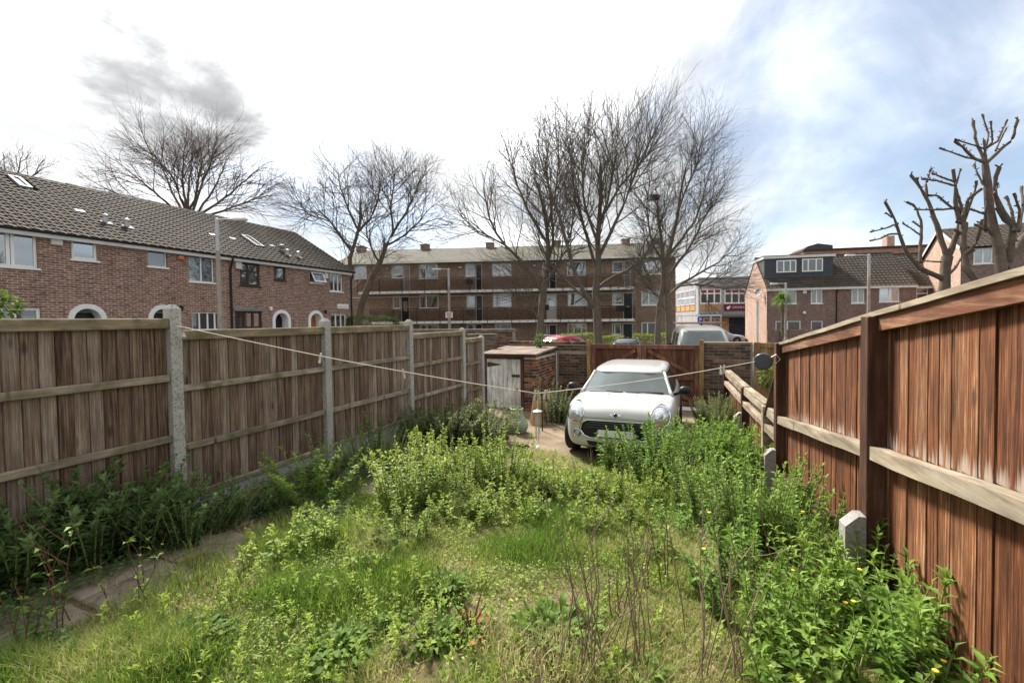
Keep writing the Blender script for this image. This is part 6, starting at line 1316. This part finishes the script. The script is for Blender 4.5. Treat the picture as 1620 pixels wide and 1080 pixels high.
weed('pale green weed clump at the left end of the weedy bank', 640, 800, 108, 90)
weed('pale weed clump behind the left end of the bank', 690, 765, 92, 90)
weed('low pale weeds in front of the left end of the bank', 640, 850, 62, 70, dens=.8)
weed('pale weeds in the middle of the bank below the green pot', 745, 775, 72, 80)
weed('tall bright weeds in the bank below the wind chime', 795, 775, 104, 80, dens=1.1)
weed('yellow green weeds just right of the chime, in the bank', 850, 790, 62, 80)
weed('yellow green weeds under the left headlight of the car', 905, 795, 58, 80)
weed('short yellow weeds under the middle of the car bumper', 955, 800, 58, 80)
weed('narrow bright weed standing in front of the number plate', 966, 745, 72, 32, 'leaf_mid', 1.4, lean=.1)
weed('bushy bright weed covering the right side of the car nose', 1040, 765, 104, 92, 'leaf_mid', 1.2)
weed('bushy bright weed in front of the car front wheel', 1105, 755, 95, 95, 'leaf_mid', 1.1)
weed('yellowish weeds in front of the bushy car side clump', 1010, 800, 62, 80)
weed('green weed clump against the low right fence', 1165, 765, 88, 90, 'leaf_mid', 1.1)
weed('mid green weeds in the middle of the right bank', 1115, 815, 95, 105, 'leaf_mid', .9)
weed('low mixed weeds spilling onto the grass right of centre', 1060, 850, 50, 110, 'leaf_mid', .6, lf=(.05, .026))
weed('large leafy mound beside the middle concrete spur', 1190, 865, 155, 150, 'leaf_mid', .9, lf=(.062, .026), flower=2)
weed('leafy mound between the two nearest concrete spurs', 1258, 890, 130, 120, 'leaf_mid', .8, lf=(.07, .028))
weed('tangled leafy weeds left of the nearest concrete spur', 1195, 960, 125, 170, 'leaf_mid', .6, lf=(.06, .032), flower=4)
BG = 'large leaved weeds at the right front'
weed('big leaved bush hiding the foot of the nearest concrete spur', 1370, 985, 145, 200, 'leaf_mid', .7, lf=(.088, .034), lean=.35, group=BG, flower=2)
weed('big leaved bush in the bottom right corner by the fence', 1465, 1065, 165, 210, 'leaf_mid', .7, lf=(.085, .030), lean=.35, group=BG, flower=3)
weed('leafy mass at the bottom edge right of centre', 1300, 1085, 140, 210, 'leaf_mid', .6, lf=(.075, .034), lean=.3, group=BG, flower=2)
weed('spindly yellow flowered weeds in the far bottom right corner', 1560, 1120, 110, 100, 'leaf_mid', .4, lf=(.06, .03), group=BG, flower=6)
weed('front row of pale weeds below the tall bright ones', 800, 815, 55, 110, dens=.7)
weed('pale weeds filling the bank left of the tall bright ones', 700, 800, 70, 80, dens=.9)
weed('front row of yellow weeds below the left headlight', 900, 830, 50, 110, dens=.6)
weed('front row of weeds below the bushy car side clump', 985, 835, 50, 90, dens=.6)
weed('bright weeds between the car side clump and the low fence', 1140, 730, 70, 80, 'leaf_mid', 1.0)
weed('leafy weeds at the lower edge of the right bank', 1120, 900, 70, 120, 'leaf_mid', .5, lf=(.055, .03))
DG = 'dark leafy plants in the left bed'
weed('dark bushy plant at the left edge under the fence', 35, 905, 150, 170, 'leaf_dark', 1.12, lf=(0.080, 0.043), group=DG, lean=.55)
weed('dark bushy plant second from the left edge', 150, 880, 150, 130, 'leaf_dark', 1.12, lf=(0.075, 0.043), group=DG, lean=.55, flower=2)
weed('tallest dark plant under the nearest fence panel', 215, 862, 120, 110, 'leaf_dark', 1.25, lf=(0.071, 0.040), group=DG, lean=.55, flower=1)
weed('dark plant at the foot of the nearest concrete post', 295, 850, 95, 100, 'leaf_dark', 1.25, lf=(0.061, 0.037), group=DG, lean=.55)
weed('small dark plant right of the nearest concrete post', 355, 828, 75, 75, 'leaf_dark', 1.25, lf=(0.052, 0.034), group=DG, lean=.55)
weed('round dark plant between path and gravel board', 395, 815, 52, 50, 'leaf_dark', 1.3, group=DG, lean=.55)
weed('loose green plant at the foot of the second concrete post', 490, 790, 82, 100, 'leaf_mid', .9, lf=(0.058, 0.026), group=DG, lean=.55)
weed('slim green plant climbing by the second concrete post', 520, 770, 95, 40, 'leaf_grey', .9, group=DG)
weed('green plant with one tall shoot near the third concrete post', 590, 740, 66, 95, 'leaf_dark', 1.25, lf=(0.032, 0.020), group=DG)
weed('single tall shoot against the panel before the third post', 601, 728, 90, 22, 'leaf_dark', 2.0, group=DG)
weed('wide grey green shrub right of the third concrete post', 705, 700, 66, 90, 'leaf_grey', .9, group=DG, lean=.55)
weed('grey green shrub in front of the shed door', 765, 700, 62, 80, 'leaf_grey', .9, group=DG, lean=.55)
weed('small green plant under the fourth concrete post', 660, 700, 60, 50, 'leaf_dark', .9, group=DG, lean=.55)
weed('straggly plant growing up the shed side wall', 872, 668, 68, 40, 'leaf_grey', .8, name='shrub', cat='shrub', group='shrubs near the back wall')
weed('bushy grey green shrub at the foot of the right brick wall', 1133, 672, 50, 62, 'leaf_grey', 1.2, name='shrub', cat='shrub', group='shrubs near the back wall')
weed('pale weeds on the near side of the path, left of centre', 450, 880, 58, 65, dens=.7)
weed('pale weeds standing by the path opposite the second post', 515, 850, 68, 70, dens=.8)
weed('small pale weed patch left of the rosette, mid lawn', 565, 925, 55, 90, dens=.4)
weed('tiny pale weeds at the left edge of the lawn', 400, 900, 45, 60, dens=.35)
weed('scattered pale weeds at the front of the bank, lawn middle', 720, 830, 45, 90, dens=.35)
weed('dark leaved climber in the back corner right of the shed', 893, 668, 40, 26, 'leaf_dark', .8, name='shrub', cat='shrub', group='shrubs near the back wall')
# ivy tuft on the wall, climber on the newer gate, laurel tip above the left fence
def leaf_ball(name, label, cat, loc, rad, n, lf, mat, seed, group=None, flat=1.0, parts=('leaves',), box=None):
    r = np.random.default_rng(seed); root = thing(name, label, cat, loc, 0, group)
    if box is None:
        d = r.normal(0, 1, (n, 3)); d /= np.linalg.norm(d, axis=1, keepdims=True); B = d*np.array(rad)*(r.uniform(.15, 1, (n, 1))**.4)
    else:
        u = r.uniform(-1, 1, (n, 3)); k = r.integers(0, 3, n); u[np.arange(n), k] = np.sign(u[np.arange(n), k])*r.uniform(.85, 1.0, n); B = u*np.array(rad); d = u/np.linalg.norm(u, axis=1, keepdims=True)
        B += d*(vnoise(B[:, 0]*1.7+seed, B[:, 2]*3, 1.0, seed)[:, None]-.5)*.25
    D_ = d+r.normal(0, .5, (n, 3)); D_[:, 2] += .25; Nn = np.stack([r.normal(0, .5, n), r.normal(0, .5, n), np.ones(n)], 1)
    V, Fc = leaves_np(B, D_, Nn, lf[0]*r.uniform(.7, 1.3, n), lf[1]*r.uniform(.7, 1.3, n)); npmesh('leaves', V, Fc, M[mat], root, np.repeat(np.clip(r.normal(.45, .2, n)+.2*B[:, 2]/max(rad), 0, 1), 5))['kind'] = 'stuff'
    tubes_mesh('stems', [np.array([(0, 0, -rad[2]*1.1), (0, 0, 0), tuple(B[i])]) for i in range(10)], [np.array([.012, .008, .004])]*10, 4, M['stem_dry'], root)['kind'] = 'stuff'
    return root
leaf_ball('ivy', 'small ivy tuft on top of the brick wall behind the shed', 'ivy', at(853, 538, 12.2), (.13, .12, .17), 130, (.07, .055), 'leaf_dark', 1)
leaf_ball('climber', 'yellow leaved climber hanging beside the reel post', 'climber', at(1213, 596, 8.5), (.12, .12, .22), 220, (.07, .05), 'leaf_hedge', 2)
leaf_ball('laurel', 'dark glossy laurel tip above the nearest fence panel', 'shrub', at(-4, 484, 4.4), (.14, .14, .15), 170, (.07, .03), 'leaf_dock', 3)
def hedge(label, px0, px1, ytop, depth, mat, seed, h=1.6, wdt=.5):
    a = at(px0, 506, depth); b_ = at(px1, 506, depth); c = (a+b_)/2; ztop = at((px0+px1)/2, ytop, depth).z; zg = hz(c.x, c.y); hh = (ztop-zg)/2; ln = (b_-a).length/2
    o = leaf_ball('hedge', label, 'hedge', (c.x, c.y, zg+hh), (ln, wdt, hh), int(1800*ln*hh)+2500, (.10, .055), mat, seed, 'hedges in front of the flats', box=True); o.rotation_euler = (0, 0, YAW); return o
hedge('dark rounded hedge beside the end of the left terrace', 553, 628, 502, 27.0, 'leaf_hedge_dark', 41); hedge('yellow green hedge behind the central tree trunk', 890, 940, 529, 29.0, 'leaf_hedge', 42); hedge('yellow green hedge right of the central tree trunk', 946, 985, 532, 29.5, 'leaf_hedge', 43); hedge('bright green hedge behind the twin trunked tree', 1005, 1064, 528, 27.5, 'leaf_hedge', 44)
# cordyline palm by the right-hand houses
p = at(1238, 475, 33.5); r_ = np.random.default_rng(9); zg = hz(p.x, p.y); pr = thing('palm', 'spiky palm standing by the dormer house', 'palm', (p.x, p.y, zg)); hh = p.z-zg
MB().lathe([(.13, 0), (.11, hh*.5), (.09, hh)], 8).build('trunk', M['bark'], pr); n = 260; az = r_.uniform(0, 6.28, n); el = r_.uniform(-.5, 1.4, n); D_ = np.stack([np.cos(az)*np.cos(el), np.sin(az)*np.cos(el), np.sin(el)], 1)
V, Fc = leaves_np(np.zeros((n, 3))+np.array([0, 0, hh])+D_*.05, D_, np.tile([0, 0, 1.], (n, 1))+r_.normal(0, .1, (n, 3)), r_.uniform(.6, .95, n), np.full(n, .05), .35); npmesh('fronds', V, Fc, M['leaf_mid'], pr, np.repeat(r_.uniform(.1, .8, n), 5))['kind'] = 'stuff'
# dock rosettes
def dock(label, px, py, Rp, seed, n=46, red=False, mat='leaf_dock'):
    loc = P_(px, py); dep = -(RM.inverted() @ (Vector(loc)-Vector((0, 0, EYE)))).z; R = Rp*dep/F; r = np.random.default_rng(seed); root = thing('dock_plant', label, 'weed', loc, 0, 'broad leaved dock rosettes on the lawn')
    for k in range(int(n*2.6)):
        az = r.uniform(0, 6.28); el = r.uniform(.2, 1.4); ln = R*r.uniform(.3, .62); wd = ln*r.uniform(.2, .32); V = []; Fq = []; m = 6; d = np.array([math.cos(az), math.sin(az)]); s = np.array([-d[1], d[0]])
        b0 = d*r.uniform(0, .6)*R+r.normal(0, .1, 2)*R
        for i in range(m+1):
            t_ = i/m; w_ = wd*math.sin(math.pi*min(1, (t_*.92+.04)))**.8*(.5+.5*t_ if t_ < .5 else 1.0)*.5; hr = ln*(t_*math.cos(el*(1-.5*t_))); z = ln*(math.sin(el)*t_-.35*t_*t_)+.015+.012*math.sin(9*t_+k)
            for q in (-1, 0, 1): xy = b0+d*hr+s*q*w_; V.append((xy[0], xy[1], z+abs(q)*w_*.35))
        for i in range(m):
            for q in (0, 1): a = 3*i+q; Fq.append((a, a+1, a+4, a+3))
        npmesh('leaf', V, Fq, M['dock_red' if red and k % 4 == 0 else mat], root, np.full(len(V), np.clip(r.normal(.5, .22), 0, 1)), True)
    if red:
        for k in range(5): a = k*1.3; MB().tube([(0, 0, 0), (.04*math.cos(a), .04*math.sin(a), .10), (.10*math.cos(a), .10*math.sin(a), .21)], [.006, .005, .003], 5).build('stalk', M['stem_red'], root)
    return root
dock('dock rosette at the lower left of the lawn', 296, 1025, 62, 1, 60); dock('dock rosette at the bottom edge left of centre', 535, 1035, 66, 2, 60); dock('dock rosette alone in the middle of the lawn', 702, 938, 52, 3, 60); dock('flat dock rosette left of the red stemmed one', 685, 1015, 55, 4, 44); dock('dock with red stalks and orange leaves', 745, 1005, 48, 5, 40, True); dock('large dark dock clump right of the red stemmed one', 880, 1010, 78, 6, 70); dock('small dock rosette near the left rosettes, mid lawn', 630, 985, 38, 7, 30); dock('broad leaf clump in the bottom left corner', 45, 1075, 60, 8, 22); dock('small broad leaf clump at the bottom edge right of centre', 1010, 1075, 60, 9, 34)
# dead stalks and reddish saplings
def stalks(label, px, py, n, Hp, spread, seed, mat='stem_dry', lv=0, cat='stalks', name='dead_stalks', rad=.0048):
    loc = P_(px, py); dep = -(RM.inverted() @ (Vector(loc)-Vector((0, 0, EYE)))).z; s = dep/F; r = np.random.default_rng(seed); root = thing(name, label, cat, loc, 0, 'dry stalks and saplings in the grass'); B = []; Dd = []
    for k in range(n):
        x, y = r.normal(0, spread*s, 2); h = Hp*s*r.uniform(.55, 1.05); d = unit(np.array([r.normal(0, .16), r.normal(0, .16), 1])); P = limb(r, (x, y, -.02), d, h, 7, .09, .03)
        tubes_mesh('stalk', [P], [np.linspace(rad, rad*.4, 8)], 5, M[mat], root)
        for q in range(lv): t_ = r.uniform(.35, 1); i = int(t_*6.9); B.append(P[i]); Dd.append([r.normal(), r.normal(), r.uniform(0, .6)])
        for _s in range(r.integers(0, 4)): i = r.integers(2, 7); tubes_mesh('side_shoot', [limb(r, P[i], [r.normal(0, .5), r.normal(0, .5), .8], h*.3, 4, .1, .05)], [np.linspace(rad*.6, rad*.3, 5)], 4, M[mat], root)
    if B:
        B = np.array(B); Dd = np.array(Dd); m = len(B); V, Fc = leaves_np(B, Dd, np.tile([0, 0, 1.], (m, 1))+r.normal(0, .3, (m, 3)), r.uniform(.03, .06, m), r.uniform(.015, .03, m)); npmesh('leaves', V, Fc, M['leaf_mid'], root, np.repeat(r.uniform(.0, .7, m), 5))['kind'] = 'stuff'
    return root
stalks('dry upright stalks right of the large dock clump', 950, 1065, 7, 330, 22, 51); stalks('dry stalks in the front grass below the car', 1030, 1060, 7, 300, 24, 52); stalks('dry stalks in front of the tangled right weeds', 1110, 1070, 7, 310, 28, 53); stalks('bent dry stalks beside the leafy bottom edge', 1190, 1060, 6, 280, 30, 54, lv=1); stalks('long leaning dry stalk over the dock clump', 905, 1075, 4, 330, 22, 55); stalks('dark thin sapling stems in the right weeds', 1230, 970, 4, 180, 20, 56, 'stem_red', 7)
stalks('reddish sapling with few leaves by the path at left', 82, 1000, 5, 210, 22, 57, 'stem_red', 9, 'sapling', 'sapling', .0036); stalks('small reddish sapling right of the first one', 180, 968, 5, 130, 26, 58, 'stem_red', 10, 'sapling', 'sapling', .0032); stalks('thin reddish stems in the bottom left corner', 25, 1040, 3, 150, 14, 59, 'stem_red', 5, 'sapling', 'sapling', .0032); stalks('bare twiggy stems mid lawn before the right bank', 1045, 930, 4, 130, 16, 60, 'stem_red', 3); stalks('reddish twigs behind the lower docks', 985, 980, 4, 120, 18, 61, 'stem_red', 2)
stalks('old dry stems poking out of the left end of the bank', 700, 790, 9, 105, 40, 63); stalks('old dry stems in the bank below the car', 900, 800, 9, 85, 45, 64); stalks('old brown stems in the middle of the right bank', 1130, 830, 9, 130, 40, 65); stalks('dry bent stems at the foot of the left bed', 430, 800, 8, 60, 30, 66)
weed('darker broad leaved clump low in the middle of the bank', 755, 815, 46, 60, 'leaf_dock', .8, lf=(.075, .034), lean=.6)
weed('darker broad leaved clump at the left front of the bank', 610, 880, 46, 60, 'leaf_dock', .7, lf=(.07, .032), lean=.6)
weed('darker broad leaved clump below the right bank', 1010, 880, 44, 70, 'leaf_dock', .6, lf=(.07, .032), lean=.6)
# --- grass and ground cover: nobody could count it
def in_view(x, y): return (y > 1.2) & (y < 6.95)
def scatter(n, seed, dens):
    r = np.random.default_rng(seed); x = r.uniform(-3.75, 1.15, n*3); y = 1.0+6.0*r.uniform(0, 1, n*3)**1.25; k = r.uniform(0, 1, n*3) < dens(x, y); x, y = x[k][:n], y[k][:n]; return r, x, y
def patchy(x, y): return vnoise(x, y, .9, 21)*.6+vnoise(x, y, 2.4, 22)*.4
edge = lambda x: smooth(-3.75, -3.1, x)*.9+.1
def grass_layer(name, n, seed, hmul, dens, drybias, wmul=1.0):
    r, x, y = scatter(n, seed, dens); m = len(x); z = soil_h(x, y)-.01; pt = patchy(x, y); tall = np.clip(vnoise(x, y, 2.7, 23)*1.1-.25, 0, .75)
    h = hmul*(.035+.11*tall)*r.uniform(.5, 1.3, m); a = r.uniform(0, 6.28, m); ln = r.uniform(.15, .85, m)*h; d = np.stack([np.cos(a), np.sin(a)], 1); w_ = (.0016+.0016*r.uniform(0, 1, m))*wmul; s = np.stack([-d[:, 1], d[:, 0]], 1)*w_[:, None]
    b0 = np.stack([x, y], 1); V = np.zeros((m, 5, 3))
    V[:, 0, :2] = b0-s; V[:, 1, :2] = b0+s; V[:, 2, :2] = b0+d*(ln*.35)[:, None]-s*.8; V[:, 3, :2] = b0+d*(ln*.35)[:, None]+s*.8; V[:, 4, :2] = b0+d*ln[:, None]
    V[:, 0, 2] = V[:, 1, 2] = z; V[:, 2, 2] = V[:, 3, 2] = z+h*.6; V[:, 4, 2] = z+h*.92
    k = np.arange(m)*5; f = np.array([[0, 1, 3], [0, 3, 2], [2, 3, 4]]); Fc = (k[:, None, None]+f[None]).reshape(-1, 3)
    var = np.clip(.9*(1-pt)-.08+drybias+r.normal(0, .17, m), 0, 1); return tag(npmesh(name, V.reshape(-1, 3), Fc, M['grass'], None, np.repeat(var, 5)), {'lawn_grass': 'patchy green and straw coloured grass over the garden', 'long_grass': 'long soft green grass tufts by the path and bank', 'dry_grass': 'flattened straw coloured dead grass between the weeds'}[name], 'grass', kind='stuff')
grass_layer('lawn_grass', 150000, 61, 1.0, lambda x, y: edge(x)*(.07+.93*smooth(.38, .50, patchy(x, y))), -.02)
grass_layer('long_grass', 26000, 62, 1.55, lambda x, y: edge(x)*np.clip((vnoise(x, y, 2.1, 25)*.6+vnoise(x, y, .8, 26)*.4-.5+.25*smooth(2.9, 1.8, y)*smooth(-.9, -1.5, x))*6, 0, 1), -.18, 1.15)
grass_layer('dry_grass', 100000, 63, 1.15, lambda x, y: edge(x)*np.clip((vnoise(x, y, 1.3, 27)-.42)*4, 0, 1), .38, 1.0)
r, x, y = scatter(26000, 71, lambda x, y: edge(x)*np.clip((vnoise(x, y, 1.5, 29)*.7+vnoise(x, y, 4, 30)*.3-.36)*3.5, 0.03, 1)); m = len(x); a = r.uniform(0, 6.28, m); hh = r.uniform(.005, .06, m)*(.4+vnoise(x, y, 2, 31))
B = np.stack([x, y, soil_h(x, y)+hh], 1); V, Fc = leaves_np(B, np.stack([np.cos(a), np.sin(a), r.uniform(-.1, .8, m)], 1), np.stack([r.normal(0, .3, m), r.normal(0, .3, m), np.ones(m)], 1), r.uniform(.014, .034, m), r.uniform(.008, .018, m))
tag(npmesh('ground_cover', V, Fc, M['leaf_light'], None, np.repeat(np.clip(.35+r.normal(0, .2, m)+.3*(vnoise(x, y, 1.1, 33)-.5), 0, 1), 5)), 'low creeping small leaved weeds covering the garden soil', 'ground cover', kind='stuff')
r = np.random.default_rng(77); n = 15000; x = r.uniform(-4.55, -3.2, n); y = r.uniform(.4, 6.8, n); k = (vnoise(x, y, 1.8, 35) > .52); x, y = x[k], y[k]; m = len(x); a = r.uniform(0, 6.28, m)
B = np.stack([x, y, height(x, y)+.02+r.uniform(0, .05, m)], 1); V, Fc = leaves_np(B, np.stack([np.cos(a), np.sin(a), r.uniform(0, .6, m)], 1), np.stack([r.normal(0, .3, m), r.normal(0, .3, m), np.ones(m)], 1), r.uniform(.025, .055, m), r.uniform(.014, .03, m))
tag(npmesh('bed_ground_cover', V, Fc, M['leaf_dark'], None, np.repeat(r.uniform(.2, .9, m), 5)), 'dark trailing leaves spreading from the left bed over the path', 'ground cover', kind='stuff')
r = np.random.default_rng(81); PP = []; RR = []; B = []; Dd = []; LL = []; vv = []
for i in range(420):
    x0 = r.uniform(-3.5, .8); y0 = 1.3+5.2*r.uniform()**1.2
    if vnoise(x0, y0, 1.3, 37) < .42: continue
    h = r.uniform(.07, .24); z0 = hz(x0, y0); q = np.array([(x0, y0, z0-.01), (x0+r.normal(0, .015), y0+r.normal(0, .015), z0+h*.5), (x0+r.normal(0, .03), y0+r.normal(0, .03), z0+h)]); PP.append(q); RR.append(np.array([.003, .0025, .0015])); k = int(h/.006)
    t_ = r.uniform(.1, 1, k); az = r.uniform(0, 6.28, k); B.append(np.stack([np.interp(t_, (0, .5, 1), q[:, j]) for j in range(3)], 1)); el = .3+.8*t_*r.uniform(.3, 1, k); Dd.append(np.stack([np.cos(az)*np.cos(el), np.sin(az)*np.cos(el), np.sin(el)], 1)); LL.append(r.uniform(.02, .045, k)); vv.append(np.clip(.3+.4*t_+r.normal(0, .15, k), 0, 1))
B = np.concatenate(B); m = len(B); LL = np.concatenate(LL); V, Fc = leaves_np(B, np.concatenate(Dd), np.tile([0, 0, 1.], (m, 1))+r.normal(0, .3, (m, 3)), LL, LL*.5); tag(npmesh('low_weeds', V, Fc, M['leaf_light'], None, np.repeat(np.concatenate(vv), 5)), 'small pale upright weeds scattered through the lawn', 'weeds', kind='stuff')
# dead twigs and straw lying on the path and soil
P = []; 
for i in range(900):
    x0 = r.uniform(-4.3, .9); y0 = r.uniform(1.2, 6.8) if i > 350 else r.uniform(1.0, 6.5); x0 = x0 if i > 350 else r.uniform(-4.3, -3.2); a = r.uniform(0, 6.28); l_ = r.uniform(.04, .16); z0 = hz(x0, y0)+.025; P.append(np.array([(x0, y0, z0), (x0+math.cos(a)*l_, y0+math.sin(a)*l_, z0+r.uniform(0, .02))]))
lit = tubes_mesh('leaf_litter', P, [np.array([.0022, .0014])]*len(P), 3, M['stem_dry'], None); tag(lit, 'dead straw and twigs scattered over path and soil', 'litter', kind='stuff')
